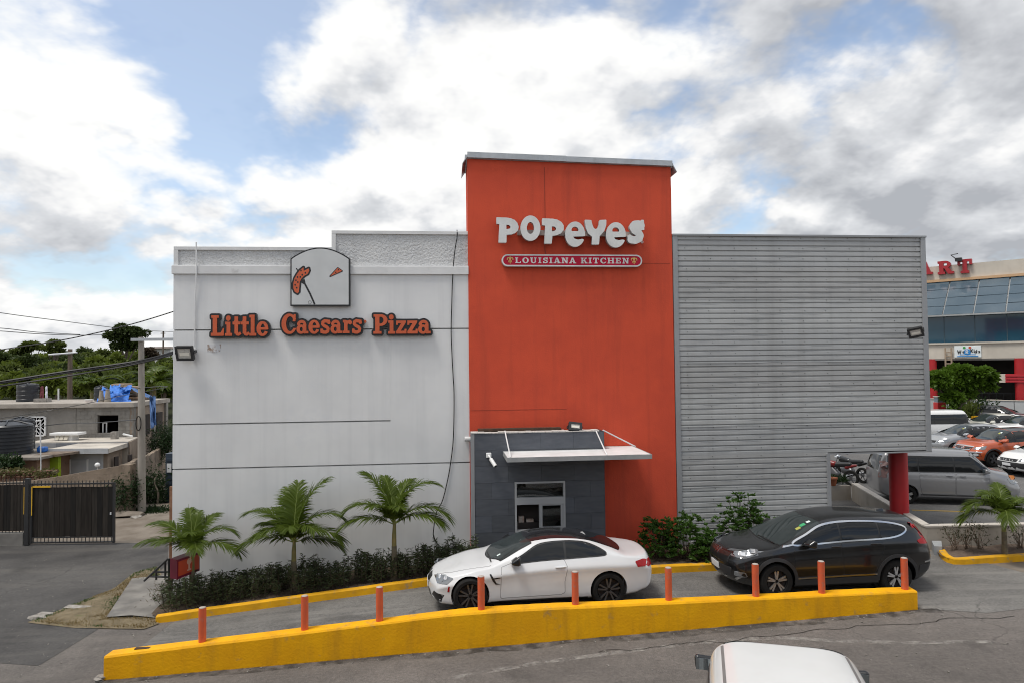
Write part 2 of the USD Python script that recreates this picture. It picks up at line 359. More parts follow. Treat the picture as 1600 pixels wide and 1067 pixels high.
# ---------------------------------------------------------------- ground, road, lane
def sheet(poly, zf, dz, step, skirt=0.0):
    V, T = dense_poly(poly, step)
    z = zf(V[:, 0], V[:, 1])+dz
    return trimesh.Trimesh(np.column_stack([V, z]), T, process=False)
def asphalt(name, dark, light, tint2, crack=True, patches=0.5, rough=0.88):
    N = {'g': ('geometry', {}), 'p': ('principled_bsdf', {'roughness': rough, 'specular_ior_level': 0.35})}
    L = []
    N['n1'] = ('noise_texture', {'scale': 0.35, 'detail': 7, 'roughness': 0.62, 'distortion': 0.4}); L.append(('g.position', 'n1.vector'))
    N['r1'] = ('rgb_ramp', {'ramp': [(0, dark), (0.36, dark), (0.62, light), (1, light)]}); L.append(('n1.fac', 'r1.fac'))
    N['n2'] = ('noise_texture', {'scale': 95, 'detail': 3, 'roughness': 0.7}); L.append(('g.position', 'n2.vector'))
    N['mr'] = ('map_range', {'from_min': 0.3, 'from_max': 0.7, 'to_min': 0.5, 'to_max': 1.5}); L.append(('n2.fac', 'mr.value'))
    N['n6'] = ('noise_texture', {'scale': 16, 'detail': 5, 'roughness': 0.75}); L.append(('g.position', 'n6.vector'))
    N['m6'] = ('map_range', {'from_min': 0.3, 'from_max': 0.7, 'to_min': 0.72, 'to_max': 1.28}); L.append(('n6.fac', 'm6.value'))
    N['m7'] = ('math', {'math_type': 'multiply'}); L += [('mr.result', 'm7.value1'), ('m6.result', 'm7.value2')]
    N['mu'] = ('vector_math', {'math_type': 'scale'}); L += [('r1.color', 'mu.vector1'), ('m7.value', 'mu.scale')]
    # rolled wheel tracks and dusty streaks along the road
    N['ms'] = ('mapping', {'rotation': (0, 0, -0.12), 'scale': (0.16, 1.5, 1)}); L.append(('g.position', 'ms.vector'))
    N['n3'] = ('noise_texture', {'scale': 1.0, 'detail': 6, 'roughness': 0.6, 'distortion': 0.6}); L.append(('ms.vector', 'n3.vector'))
    N['m3'] = ('map_range', {'from_min': 0.52, 'from_max': 0.72, 'to_min': 0, 'to_max': patches, 'clamp': True}); L.append(('n3.fac', 'm3.value'))
    N['x3'] = ('mix', {'mix_type': 'mix', 'color2': tint2}); L += [('m3.result', 'x3.fac'), ('mu.vector', 'x3.color1')]
    c = 'x3.color'
    # oil and damp stains
    N['n5'] = ('noise_texture', {'scale': 0.8, 'detail': 4, 'roughness': 0.55}); L.append(('g.position', 'n5.vector'))
    N['m5'] = ('map_range', {'from_min': 0.60, 'from_max': 0.75, 'to_min': 0, 'to_max': 0.55, 'clamp': True}); L.append(('n5.fac', 'm5.value'))
    N['x5'] = ('mix', {'mix_type': 'mix', 'color2': tuple(k*0.45 for k in dark)}); L += [('m5.result', 'x5.fac'), (c, 'x5.color1')]; c = 'x5.color'
    if crack:
        N['dn'] = ('noise_texture', {'scale': 1.7, 'detail': 5}); L.append(('g.position', 'dn.vector'))
        N['dv'] = ('vector_math', {'math_type': 'multiply_add', 'vector2': (0.9, 0.9, 0.9)}); L += [('dn.color', 'dv.vector1'), ('g.position', 'dv.vector3')]
        N['vo'] = ('voronoi_texture', {'feature': 'distance_to_edge', 'scale': 0.42, 'dimensions': '2D'}); L.append(('dv.vector', 'vo.vector'))
        N['cm'] = ('map_range', {'from_min': 0.0, 'from_max': 0.012, 'to_min': 1.0, 'to_max': 0.0, 'clamp': True}); L.append(('vo.distance', 'cm.value'))
        N['cn'] = ('map_range', {'from_min': 0.48, 'from_max': 0.60, 'to_min': 0, 'to_max': 0.55, 'clamp': True}); L.append(('n1.fac', 'cn.value'))
        N['cx'] = ('math', {'math_type': 'multiply'}); L += [('cm.result', 'cx.value1'), ('cn.result', 'cx.value2')]
        N['x4'] = ('mix', {'mix_type': 'mix', 'color2': tuple(k*0.3 for k in dark)}); L += [('cx.value', 'x4.fac'), (c, 'x4.color1')]; c = 'x4.color'
    L.append((c, 'p.base_color'))
    N['b'] = ('bump', {'strength': 0.5, 'distance': 0.012}); L += [('n2.fac', 'b.height'), ('b.normal', 'p.normal')]
    return material(name, N, L)
A_ROAD = asphalt('asphalt_street', (0.090, 0.081, 0.074), (0.138, 0.123, 0.112), (0.17, 0.15, 0.132), patches=0.45)
A_DARK = asphalt('asphalt_dark', (0.042, 0.040, 0.039), (0.082, 0.078, 0.074), (0.13, 0.12, 0.107), patches=0.45)
A_LANE = asphalt('lane_surface', (0.085, 0.081, 0.077), (0.165, 0.158, 0.147), (0.235, 0.222, 0.203), patches=0.65)
A_LOT = asphalt('asphalt_lot', (0.085, 0.082, 0.08), (0.13, 0.125, 0.12), (0.17, 0.165, 0.155), patches=0.3, crack=False)
DIRT = surf('dusty_ground', (0.145, 0.12, 0.096), 0.95, (0.225, 0.195, 0.163), 1.1, (0.35, 0.65), bump=0.6, bscale=25, bdist=0.03, spots=((0.10, 0.09, 0.07), 0.7), spot_scale=0.8)
CONC = surf('worn_concrete', (0.14, 0.132, 0.122), 0.9, (0.23, 0.218, 0.20), 1.6, bump=0.4, bscale=50, bdist=0.01, spots=((0.13, 0.125, 0.12), 0.75), spot_scale=1.5, spot_range=(0.52, 0.66))
STRAW = surf('dry_grass_soil', (0.13, 0.105, 0.066), 0.95, (0.21, 0.17, 0.11), 4.0, bump=0.8, bscale=40, bdist=0.03, spots=((0.09, 0.12, 0.035), 0.9), spot_scale=1.3)
SOIL = surf('bed_soil', (0.07, 0.052, 0.038), 0.95, (0.12, 0.09, 0.065), 6.0, bump=0.9, bscale=30, bdist=0.05)

# one sheet of ground to the horizon, finer near by
def terrain():
    xs = np.unique(np.concatenate([np.linspace(-30, 40, 141), np.linspace(-2500, -30, 14), np.linspace(-140, -30, 45), np.linspace(40, 140, 26), np.linspace(140, 2500, 10)]))
    ys = np.unique(np.concatenate([np.linspace(-12, 60, 145), np.linspace(-2500, -12, 8), np.linspace(60, 180, 50), np.linspace(180, 3000, 14)]))
    X, Y = np.meshgrid(xs, ys, indexing='ij'); Z = zroad(X, Y)-0.012
    V = np.stack([X, Y, Z], -1).reshape(-1, 3); n = len(ys)
    i, j = np.meshgrid(np.arange(len(xs)-1), np.arange(n-1), indexing='ij'); a = (i*n+j).ravel()
    F = np.vstack([np.stack([a, a+n, a+n+1], 1), np.stack([a, a+n+1, a+1], 1)])
    return trimesh.Trimesh(V, F, process=False)
single('ground', terrain(), DIRT, kind='structure', smooth=True)

def gp(*uv): return [tuple(on_ground(u, v)[:2]) for u, v in uv]
# the two ends of the barrier: it runs with the facade, its face 12.93 m out
def by(x, o=0.0): return 12.93+0.0963*x+o
BX0, BX1 = -7.27, 7.99
yard = [(-40, 22.3)] + [tuple(on_ground(u, v)[:2]) for u, v in ((60, 850), (178, 848), (262, 846))] + [(-7.9, 21.5), (-7.9, 16.9)]
street = Polygon([(-40, -12), (40, -12), (40, 16.0), (11.2, 16.0), (10.4, 17.2), (-7.9, 17.2), (-7.9, 21.5)] + yard[::-1][2:])
single('street', sheet(street, zroad, 0.0, 0.7), A_ROAD, kind='structure', smooth=True)
dark = Polygon(gp((-300, 1010), (60, 1040), (150, 985), (262, 880), (262, 846), (178, 848), (-300, 852)))
single('side_road', sheet(dark.intersection(street), zroad, 0.005, 0.6), A_DARK, kind='structure', smooth=True)
# lane between the barrier and the building, rising from the street at the left
lane = Polygon([(BX0, by(BX0, .05)), (-4, by(-4, .05)), (-0.5, by(-.5, .05)), (4, by(4, .05)), (BX1, by(BX1, .05)), (9.2, by(9.2, -.35)), (12.4, by(12.4, .1)), (11.2, 17.45), (10.6, 17.9), (10.9, 22.5), (3, 20), (3, 17.5), (-7.9, 16.5), (-7.55, 14.9)])
single('drive_lane', sheet(lane, lambda x, y: zlane(x), 0.006, 0.6), A_LANE, kind='structure', smooth=True)
lot = Polygon([(10.9, 18.4), (60, 22), (60, 62), (-2, 62), (2, 22.0), (10.7, 21.0)])
single('parking_lot', sheet(lot, zroad, 0.01, 1.0), A_LOT, kind='structure', smooth=True)

# a pale worn line scuffed across the street
pal = material('scuffed_line', {'g': ('geometry', {}), 'n': ('noise_texture', {'scale': 3.5, 'detail': 8, 'roughness': 0.75}), 'm': ('map_range', {'from_min': 0.47, 'from_max': 0.66, 'to_min': 0.0, 'to_max': 0.75, 'clamp': True}),
    'd': ('diffuse_bsdf', {'color': (0.34, 0.32, 0.29)}), 't': ('transparent_bsdf', {}), 'x': ('mix_closure', {})}, [('g.position', 'n.vector'), ('n.fac', 'm.value'), ('m.result', 'x.fac'), ('t.BSDF', 'x.closure1'), ('d.BSDF', 'x.closure2')], surface='x.closure')
single('worn_line', sheet(LineString(gp((700, 1060), (850, 1034), (1040, 1010), (1150, 999), (1225, 996), (1300, 1001), (1420, 1004), (1560, 1003))).buffer(.07), zroad, .006, .3), pal, kind='structure')
# grit, leaf scraps and pebbles on the street
GRIT = surf('street_grit', (.30, .28, .25), .9, (.12, .11, .10), 40); gm = []
for k in range(260):
    if k < 120: u_, v_ = rng.uniform(0, 260), rng.uniform(870, 1060)
    elif k < 200: x_ = rng.uniform(-6.5, 8.5); u_ = None
    else: u_, v_ = rng.uniform(900, 1590), rng.uniform(960, 1060)
    p_ = on_ground(u_, v_) if u_ is not None else np.array([x_, by(x_, -abs(rng.normal(0, .12))-.03), 0]); p_[2] = float(zroad(p_[0], p_[1]))+.008
    q_ = rng.normal(size=(7, 3)); q_ /= np.linalg.norm(q_, axis=1)[:, None]; gm.append(trimesh.convex.convex_hull(q_*rng.uniform(.008, .03)*np.array([1, 1, .5])+p_))
single('street_grit', cat(*gm), GRIT, 'scattered grit and small scraps lying on the street', 'grit', kind='stuff')
# ---------------------------------------------------------------- the restaurant
S = on_facade
WHITE = surf('white_stucco', (0.72, 0.72, 0.715), 0.75, (0.66, 0.66, 0.66), 0.9, bump=0.25, bscale=45, bdist=0.008, streak=((0.50, 0.505, 0.515), 0.30), streak_scale=(5, 5, 0.22), spots=((0.60, 0.61, 0.64), 0.5), spot_scale=0.7)
ROUGH = surf('roughcast_render', (0.66, 0.66, 0.655), 0.85, (0.57, 0.575, 0.58), 1.2, bump=1.0, bscale=17, bdist=0.06, bdetail=5, streak=((0.42, 0.425, 0.43), 0.5), streak_scale=(5, 5, 0.4))
TRIMW = surf('white_trim', (0.68, 0.68, 0.675), 0.7, (0.60, 0.60, 0.60), 2.0, bump=0.2, bscale=30, bdist=0.006, spots=((0.36, 0.35, 0.34), 0.5), spot_scale=3, spot_range=(0.6, 0.75))
GROOVE = surf('groove_shadow_gap', (0.42, 0.42, 0.41), 0.9)
ORANGE = surf('orange_render', (0.60, 0.083, 0.040), 0.8, (0.54, 0.074, 0.038), 1.3, (.36, .64), bump=0.45, bscale=40, bdist=0.008, streak=((0.34, 0.055, 0.034), 0.55), streak_scale=(3, 3, 0.2), spots=((0.46, 0.062, 0.036), 0.5), spot_scale=0.7)
ZINC = surf('zinc_sheet', (0.42, 0.44, 0.46), 0.42, (0.34, 0.36, 0.38), 2.5, metallic=0.35, bump=0.15, bscale=6, bdist=0.01, streak=((0.25, 0.25, 0.24), 0.5), streak_scale=(7, 7, 0.5))
SIDING = surf('siding_paint', (0.39, 0.395, 0.395), 0.45, (0.345, 0.35, 0.35), 0.8, metallic=0.15, streak=((0.20, 0.195, 0.185), 0.35), streak_scale=(3.2, 3.2, 0.16), bump=0.12, bscale=2.5, bdist=0.02)
SIDINGS = [SIDING]+[surf('siding_paint_%s' % n_, c_, 0.45, c2_, 0.8, metallic=0.15, streak=((0.20, 0.195, 0.185), 0.35), streak_scale=(3.2, 3.2, 0.16), bump=0.2, bscale=2.5, bdist=0.03) for n_, c_, c2_ in (('pale', (.42, .425, .42), (.37, .375, .37)), ('dull', (.37, .37, .365), (.325, .325, .32)))]
SIDETRIM = surf('siding_trim', (0.30, 0.31, 0.32), 0.45, (0.26, 0.265, 0.275), 1.0, metallic=0.2)
DARKMETAL = surf('dark_metal', (0.02, 0.02, 0.021), 0.5)
BLACKP = surf('black_plastic', (0.012, 0.012, 0.013), 0.42)
RUBBER = surf('rubber', (0.010, 0.010, 0.010), 0.8, (0.018, 0.017, 0.016), 8.0, spec=.15)
SOFFIT = surf('soffit_board', (0.16, 0.16, 0.155), 0.8)
REDCOL = surf('red_column_paint', (0.40, 0.012, 0.016), 0.45, (0.33, 0.012, 0.016), 1.4, bump=0.1, bscale=20, spots=((0.30, 0.05, 0.05), 0.4), spot_scale=2)
TILE = [surf('slate_tile_%s' % n, c, 0.55, c2, 3.0, stretch=(1.0, 1.0, 4.0), bump=0.25, bscale=12, bdist=0.01) for n, c, c2 in (('grey', (0.060, 0.066, 0.078), (0.078, 0.085, 0.098)), ('blue', (0.066, 0.074, 0.090), (0.088, 0.096, 0.112)), ('dark', (0.052, 0.057, 0.066), (0.070, 0.076, 0.086)))]
GROUT = surf('dark_grout', (0.030, 0.032, 0.036), 0.9)
ALU = surf('aluminium_frame', (0.42, 0.43, 0.44), 0.4, metallic=0.4)
INTERIOR = surf('dark_interior', (0.035, 0.03, 0.028), 0.8, (0.06, 0.05, 0.045), 2.0)
WSHEET = surf('white_sheet_metal', (0.70, 0.70, 0.70), 0.5, (0.60, 0.60, 0.59), 2.5, spots=((0.42, 0.40, 0.37), 0.4), spot_scale=2.0)
ALUED = surf('awning_edge', (0.30, 0.31, 0.31), 0.5, (0.24, 0.245, 0.245), 5.0)
WPLAST = surf('white_plastic', (0.75, 0.75, 0.74), 0.4)
def glass(name, tint=(0.75, 0.8, 0.8), rough=0.02, ior=1.5):
    return material(name, {'t': ('transparent_bsdf', {'color': tint}), 'g': ('glossy_bsdf', {'color': (1, 1, 1), 'roughness': rough}), 'f': ('fresnel', {'IOR': ior}), 'm': ('mix_closure', {})},
                    [('f.fac', 'm.fac'), ('t.BSDF', 'm.closure1'), ('g.BSDF', 'm.closure2')], surface='m.closure')
GLASS = glass('window_glass')
LENS = surf('lamp_lens', (0.50, 0.47, 0.43), 0.15, (0.40, 0.38, 0.35), 30)

zP1 = S(400, 386)[1]; zB1, zB0 = S(500, 415.5)[1], S(500, 429)[1]; zP2 = S(620, 361)[1]
zG = [S(276, 516)[1], S(270, 663)[1], S(270, 733)[1]]
sL, sT0 = S(271, 420)[0], S(732.5, 500)[0]; sStep = S(518, 372)[0]; sG2 = S(610, 657)[0]
B = Thing('restaurant_building', 'low restaurant block with white stucco wing, tall orange tower and grey corrugated wing', 'building', loc=(0, 17.6, 0))
g = 0.017
wl = [fbox(sL, sT0, -0.06, 0, -1.3, zG[2]-g), fbox(sL, sT0, -0.06, 0, zG[2]+g, zG[1]-g), fbox(sL, sG2, -0.06, 0, zG[1]+g, zG[0]-g), fbox(sG2+.001, sT0, -0.06, 0, zG[1]-g-.0005, zG[0]-g), fbox(sL, sT0, -0.06, 0, zG[0]+g, zB0)]
core = fbox(sL+.002, sT0, -15, -0.06, -1.3, zB1)
pw = B.part('white_wall', core, GROOVE)
for m_ in wl: pw.sub('stucco_panel', m_, WHITE)
B.part('cornice_band', [fbox(sL-.03, sT0, -.4, 0.055, zB0, zB1-.02, .004), fbox(sL-.015, sT0, -.4, 0.035, zB1-.02, zB1)], TRIMW)
t = .085
pp = B.part('parapet', fbox(sL+.01, sStep, -.30, -.045, zB1, zP1-t), ROUGH)
pp.sub('coping', fbox(sL, sStep, -.36, 0.0, zP1-t, zP1, .004), TRIMW)
pp.sub('edge_trim', fbox(sL, sL+.10, -.31, -.002, zB1, zP1-t), TRIMW)
pp2 = B.part('parapet', fbox(sStep+.01, sT0, -.30, -.045, zB1, zP2-t), ROUGH)
pp2.sub('coping', fbox(sStep, sT0, -.36, 0.0, zP2-t, zP2, .004), TRIMW)
pp2.sub('edge_trim', fbox(sStep, sStep+.10, -.31, -.002, zB1+.001, zP2-t), TRIMW)
B.part('roof', fbox(sL+.3, sT0, -14.8, -.36, zB1, zB1+.05), surf('roof_felt', (0.25, 0.25, 0.245), 0.9))
# tower
ta, tb = S(730, 249), S(1047.5, 262); sT1 = tb[0]; sT0b = ta[0]
tower = Polygon([(sT0b, -1), (sT1, -1), (sT1, tb[1]), (sT0b, ta[1])])
pt = B.part('tower_wall', fpoly(tower, -1.3, .02), ORANGE)
sj = S(851, 300)[0]; JOINT = surf('render_joint', (0.20, 0.045, 0.03), 0.9)
pt.sub('joint', fbox(sj-.006, sj+.006, .02, .024, S(851, 345)[1], S(851, 262)[1]), JOINT)
for (u0, v0, u1, v1) in ((975, 412, 1047, 413), (735, 641, 885, 640)):
    q0, q1 = S(u0, v0), S(u1, v1); pt.sub('joint', fbox(q0[0], q1[0], .02, .023, q0[1]-.004, q0[1]+.004), JOINT)
def slope_slab(s0, s1, o0, o1, zl, zr, h):
    p = Polygon([(s0, zl), (s1, zr), (s1, zr+h), (s0, zl+h)]); return fpoly(p, o0, o1)
dz = (tb[1]-ta[1])/(sT1-sT0b)
cap0, cap1 = sT0b-.02, sT1+.03
mid = sT0b+(sT1-sT0b)*0.475
cp = B.part('tower_cap', [slope_slab(sT0b-.06, sT1+.06, -1.35, .05, ta[1]-.06*dz, tb[1]+.06*dz, .10)], ZINC)
cp.sub('flashing', slope_slab(sT0b+.0, mid, .05, .12, ta[1]+.012, ta[1]+dz*(mid-sT0b)+.012, .145), ZINC)
cp.sub('flashing', slope_slab(mid+.001, sT1+.02, .05, .115, ta[1]+dz*(mid-sT0b)+.008, tb[1]+.008, .14), ZINC)
for s_, sg, zz in ((sT0b-.0, -1, ta[1]), (sT1+.02, 1, tb[1])):
    q = Polygon([(s_, zz+.10), (s_+sg*.13, zz-.14), (s_+sg*.125, zz-.15), (s_-sg*.012, zz+.06)]); cp.sub('drip_flap', fpoly(q, -1.33, .09), ZINC)
# corrugated wing: overlapping sheets of six ribs
sM0, sM1 = S(1050.5, 368)[0], S(1447, 500)[0]; zM1 = S(1240, 369)[1]; zMo = S(1380, 704)[1]; sMl = S(1296, 760)[0]
PER = 0.1395
def corrugated(s0, s1, z0, z1, o):
    zs, os_ = [], []
    k = 0; z = z1
    while z > z0+1e-4:
        for dz_, oo in ((0, .0), (.088, .003), (.092, -.026), (.108, -.026), (.136, -.002)):
            if z-dz_ > z0: zs.append(z-dz_); os_.append(o+oo)
        z -= PER
    zs.append(z0); os_.append(o)
    n = len(zs); ss = np.linspace(s0, s1, 25)
    wob = lambda s, i: .004*math.sin(s*1.7+i*.9+z1*3)+.003*math.sin(s*5.1+i*2.1+z1)
    V = [(s, oz+wob(s, i//5), z) for s in ss for i, (z, oz) in enumerate(zip(zs, os_))]
    F = []
    for a in range(len(ss)-1):
        for b in range(n-1):
            i = a*n+b; F += [(i, i+1, i+n+1), (i, i+n+1, i+n)]
    return fw(trimesh.Trimesh(np.array(V), np.array(F), process=False))
B.part('corrugated_wing_core', [fbox(sM0, sM1-.02, -4.0, -.05, zMo+.02, zM1-.02), fbox(sM0, sMl-.02, -4.0, -.05, -.5, zMo+.02)], SOFFIT)
z = zM1-.03; k = 0; screws = []
while z > 0.0:
    h = PER*6
    z0_ = z-h-.02
    if z0_ < zMo < z: z0_ = zMo if z-zMo > .25 else z0_
    full = z0_ >= zMo-1e-6
    s1_ = sM1-.03 if full else sMl-.03
    B.part('siding_sheet', corrugated(sM0+.12, s1_, max(z0_, -.4), z, .0+.008*(k % 2)), SIDINGS[(k*5) % 3])
    for r in range(0, 6, 2):
        zz = z-PER*r-.035
        if zz < .2: continue
        ns = 11 if full else 7
        for c in range(ns):
            s_ = sM0+.35+c*(sM1-sM0-.6)/10+rng.normal(0, .02)
            if s_ > s1_-.05: continue
            screws.append(fbox(s_-.007, s_+.007, 0, .014, zz-.007, zz+.007))
    z = z0_+.02 if z0_ > zMo+1e-6 or not full else z0_; k += 1
B.part('siding_screws', screws, DARKMETAL, kind='stuff')
tr = B.part('siding_trim', fbox(sM0, sM0+.13, -.05, .035, -.4, zM1-.03, .004), SIDETRIM)
B.part('siding_trim', fbox(sM1-.11, sM1+.03, -.3, .04, zMo-.03, zM1-.03, .004), SIDETRIM)
B.part('siding_trim', fbox(sMl-.07, sMl+.03, -.3, .04, -.4, zMo-.032, .004), SIDETRIM)
B.part('siding_trim', fbox(sMl+.032, sM1+.032, -.3, .038, zMo-.06, zMo-.0305), SIDETRIM)
B.part('wing_coping', fbox(sM0-.01, sM1+.05, -4.05, .06, zM1-.028, zM1+.025, .004), SIDETRIM)
cb = fpt(*((S(1404.5, 760, -1.0)[0]), 0), -1.0)
B.part('column', moved(lathe([(0, 0), (.245, 0), (.245, zMo+.02), (0, zMo+.02)], 28), cb), REDCOL, smooth=30)
# tiled service bay
oA = .54; aL, aR = S(736, 700, oA)[0], S(943.5, 700, oA)[0]; zA = S(840, 675, oA)[1]
w0, w1 = S(804.5, 800, oA)[0], S(883.5, 800, oA)[0]; wz1, wz0 = S(845, 751.5, oA)[1], .78
hole = sbox(w0, wz0, w1, wz1)
ann = sbox(aL, -.4, aR, zA-.03).difference(hole)
pa = B.part('service_bay', [fpoly(ann, oA-.12, oA-.014), fbox(aL, aL+.12, .021, oA-.12, -.4, zA-.03), fbox(aR-.12, aR, .021, oA-.12, -.4, zA-.03), fbox(aL, aR, .021, oA-.014, zA-.03, zA-.004)], GROUT)
aT = aL+.085
row, tw = .405, .83
zt = zA-.01; r = 0
while zt > -.3:
    x = aT-(tw/2 if r % 2 else 0)
    while x < aR:
        q = sbox(max(x, aT)+.002, zt-row+.004, min(x+tw, aR)-.002, zt).difference(hole.buffer(.003, join_style=2))
        if q.area > .004: pa.sub('wall_tile', fpoly(q, oA-.014, oA+rng.uniform(-.0015, .002)), TILE[rng.integers(3)])
        x += tw
    zt -= row; r += 1
# side tiles of the return
zt = zA-.01
while zt > -.3:
    pa.sub('wall_tile', fbox(aR, aR+.012, .03, oA, zt-row+.004, zt), TILE[rng.integers(3)]); zt -= row
B.part('corner_trim', fbox(aL-.01, aT-.002, oA-.13, oA+.012, -.4, zA-.004, .003), SIDETRIM)
mort = B.part('mortar_line', [fbox(aL+i*.17, aL+i*.17+.165, .2, oA+.01+rng.uniform(0, .012), zA-.004, zA+rng.uniform(.008, .03)) for i in range(int((aR-aL)/.17))], surf('mortar_rubble', (.55, .53, .50), .9, (.4, .38, .36), 20))
q0, q1 = S(747, 672, .3), S(877, 672, .3)
B.part('steel_angle', fbox(q0[0], q1[0], .1, .30, zA+.02, zA+.085), surf('rusty_steel', (.045, .032, .026), .8, (.09, .055, .035), 9))
# service window
win = B.part('service_window', [fbox(w0, w0+.05, oA-.10, oA+.02, wz0, wz1), fbox(w1-.05, w1, oA-.10, oA+.02, wz0, wz1), fbox(w0+.05, w1-.05, oA-.10, oA+.02, wz1-.045, wz1), fbox(w0+.05, w1-.05, oA-.10, oA+.02, wz0, wz0+.05)], ALU)
zt0, zt1 = S(845, 787, oA)[1], S(845, 776, oA)[1]
win.sub('transom', fbox(w0+.05, w1-.05, oA-.09, oA+.025, zt0, zt1), ALU)
wm = S(845.5, 810, oA)[0]
win.sub('mullion', fbox(wm-.045, wm+.035, oA-.08, oA+.012, wz0+.05, zt0), ALU)
win.sub('sash', [fbox(w1-.115, w1-.05, oA-.085, oA-.005, wz0+.05, zt0), fbox(wm+.035, w1-.115, oA-.085, oA-.005, zt0-.04, zt0), fbox(wm+.035, w1-.115, oA-.085, oA-.005, wz0+.05, wz0+.11)], ALU)
win.sub('pane', fbox(w0+.05, w1-.05, oA-.055, oA-.05, zt1, wz1-.045), GLASS)
win.sub('pane', fbox(wm+.035, w1-.115, oA-.05, oA-.045, wz0+.11, zt0-.04), GLASS)
pa.sub('interior', [fbox(aL+.13, aR-.13, .025, .06, -.3, zA-.04), fbox(w0-.3, w1+.3, .07, .26, -.3, .95)], INTERIOR)
# things on the counter inside
pa.sub('counter_item', [fbox(w0+.12, w0+.26, .15, .25, .95, 1.10), fbox(w0+.32, w0+.5, .12, .24, .95, 1.02)], surf('counter_cups', (.35, .22, .16), .5, (.5, .45, .4), 12))
B.part('drain_stub', cyl(fpt(S(726, 685)[0], S(726, 685)[1], .09), fpt(S(737, 685)[0]+.02, S(726, 685)[1], .09), .062, 18), TRIMW, smooth=40)
q = S(334, 548); B.part('chipped_patch', [fbox(q[0]-.16, q[0]+.17, 0, .003, q[1]-.02, q[1]+.16), fbox(q[0]-.05, q[0]+.06, .0032, .012, q[1]-.03, q[1]+.03)], surf('bare_patch', (.62, .62, .63), .9, (.30, .22, .17), 9, amount=(.5, .62)))
B.part('corner_pipe', fbox(sL-.075, sL-.004, -.10, -.02, -.9, S(268, 760)[1]), surf('rusty_pipe', (.20, .10, .06), .85, (.30, .17, .11), 6))

# ---------------------------------------------------------------- awning, lamps, camera, cables
aw_o1 = 1.74; zW = S(785, 704.8, oA)[1]
wl0 = S(783.8, 705, oA)[0]+.03; wr0 = S(1019, 712, aw_o1)[0]
A = Thing('awning', 'flat white metal awning on tie rods over the service window', 'awning', loc=fpt((wl0+wr0)/2, zW, oA))
aR2 = aR+.012
pl = Polygon([(wl0, oA+.013), (aR2+.004, oA+.013), (aR2+.004, .03), (wr0, .03), (wr0, aw_o1), (wl0, aw_o1)])
def fplan(poly, z0, z1):
    m = extrude(poly, z1-z0); v = np.asarray(m.vertices).copy(); v[:, 2] += z0; return fw(trimesh.Trimesh(v, m.faces, process=False))
A.part('canopy', fplan(pl.buffer(-.012, join_style=2), zW-.06, zW), WSHEET)
A.part('fascia', fplan(pl.difference(pl.buffer(-.012, join_style=2)), zW-.10, zW+.008), ALUED)
for i in range(6):
    s_ = wl0+(wr0-wl0)*(i+1)/7; A.part('joist', fbox(s_-.03, s_+.03, oA+.03, aw_o1-.02, zW-.095, zW-.0605), ALUED)
for (u0, v0, o0, u1, v1, o1) in ((789, 673, .5, 797.5, 713.5, 1.68), (931, 672, .5, 948.5, 711.5, 1.68), (942, 673, .3, 993, 702, .22)):
    a_, b_ = S(u0, v0, o0), S(u1, v1, o1)
    A.part('tie_rod', cyl(fpt(a_[0], max(a_[1], zA), o0), fpt(b_[0], zW+.008, o1), .016, 8), TRIMW)

def orient(o_, right, up_):
    r_ = np.asarray(right, float); r_ /= np.linalg.norm(r_); u_ = np.asarray(up_, float); u_ -= r_*np.dot(u_, r_); u_ /= np.linalg.norm(u_); f_ = np.cross(r_, u_)
    return lambda m: trimesh.Trimesh(np.asarray(o_)+np.asarray(m.vertices) @ np.array([r_, u_, f_]), m.faces, process=False)
def floodlight(label, centre, right, up_, w, h, anchor, group=None):
    """Local axes: x along the lamp, y up its face, z the way it shines."""
    T = Thing('floodlight', label, 'floodlight', loc=anchor)
    X = orient(centre, right, up_)
    T.part('housing', X(cat(bx(-w/2, w/2, -h/2, h/2, -.09, 0, .02), *[bx(-w/2+.03+i*(w-.06)/9-.004, -w/2+.03+i*(w-.06)/9+.004, -h/2+.03, h/2-.03, -.125, -.085) for i in range(10)])), BLACKP)
    fr = sbox(-w/2, -h/2, w/2, h/2).difference(sbox(-w/2+.055, -h/2+.06, w/2-.055, h/2-.05))
    T.part('bezel', X(moved(extrude(fr, .022), (0, 0, .001))), DARKMETAL)
    T.part('lens', X(bx(-w/2+.055, w/2-.055, -h/2+.06, h/2-.05, .001, .008)), LENS)
    T.part('lamp_module', X(bx(-w*.28, w*.28, -h*.16, h*.06, .0085, .013)), surf('lamp_module', (.72, .68, .60), .3))
    c1 = X(bx(-.01, .01, -.01, .01, -.11, -.09)).vertices.mean(0)
    T.part('bracket', [X(bx(-w/2-.018, -w/2-.006, -.025, .025, -.16, .0)), X(bx(w/2+.006, w/2+.018, -.025, .025, -.16, .0)), X(bx(-w/2-.018, w/2+.018, -.03, .03, -.172, -.16)), tube([c1, (c1+np.asarray(anchor))/2, anchor], .02, 8)], BLACKP)
    return T
q = S(288, 552, .3); c_ = fpt(q[0], q[1], .3); dn = np.array([0, 0, 1.0])
floodlight('black floodlight at the left end of the white wall', c_, FD+.10*FN, dn+.35*FN, .42, .36, fpt(q[0]+.12, q[1]-.10, 0.0))
q = S(899, 667, .45); c_ = fpt(q[0], q[1]+.02, .45)
floodlight('small black floodlight lying on top of the tiled service bay', c_, FD-.12*dn, -.35*FN+dn*.9, .34, .22, fpt(q[0]+.1, zA+.02, .28))
q = S(1431, 520, .55); c_ = fpt(q[0], q[1], .55)
floodlight('black floodlight on an arm at the right end of the corrugated wall', c_, .75*FD-.66*FN*-1+.2*dn, dn-.05*FD+.55*FN, .36, .27, fpt(S(1418, 523)[0], S(1418, 523)[1], .0))
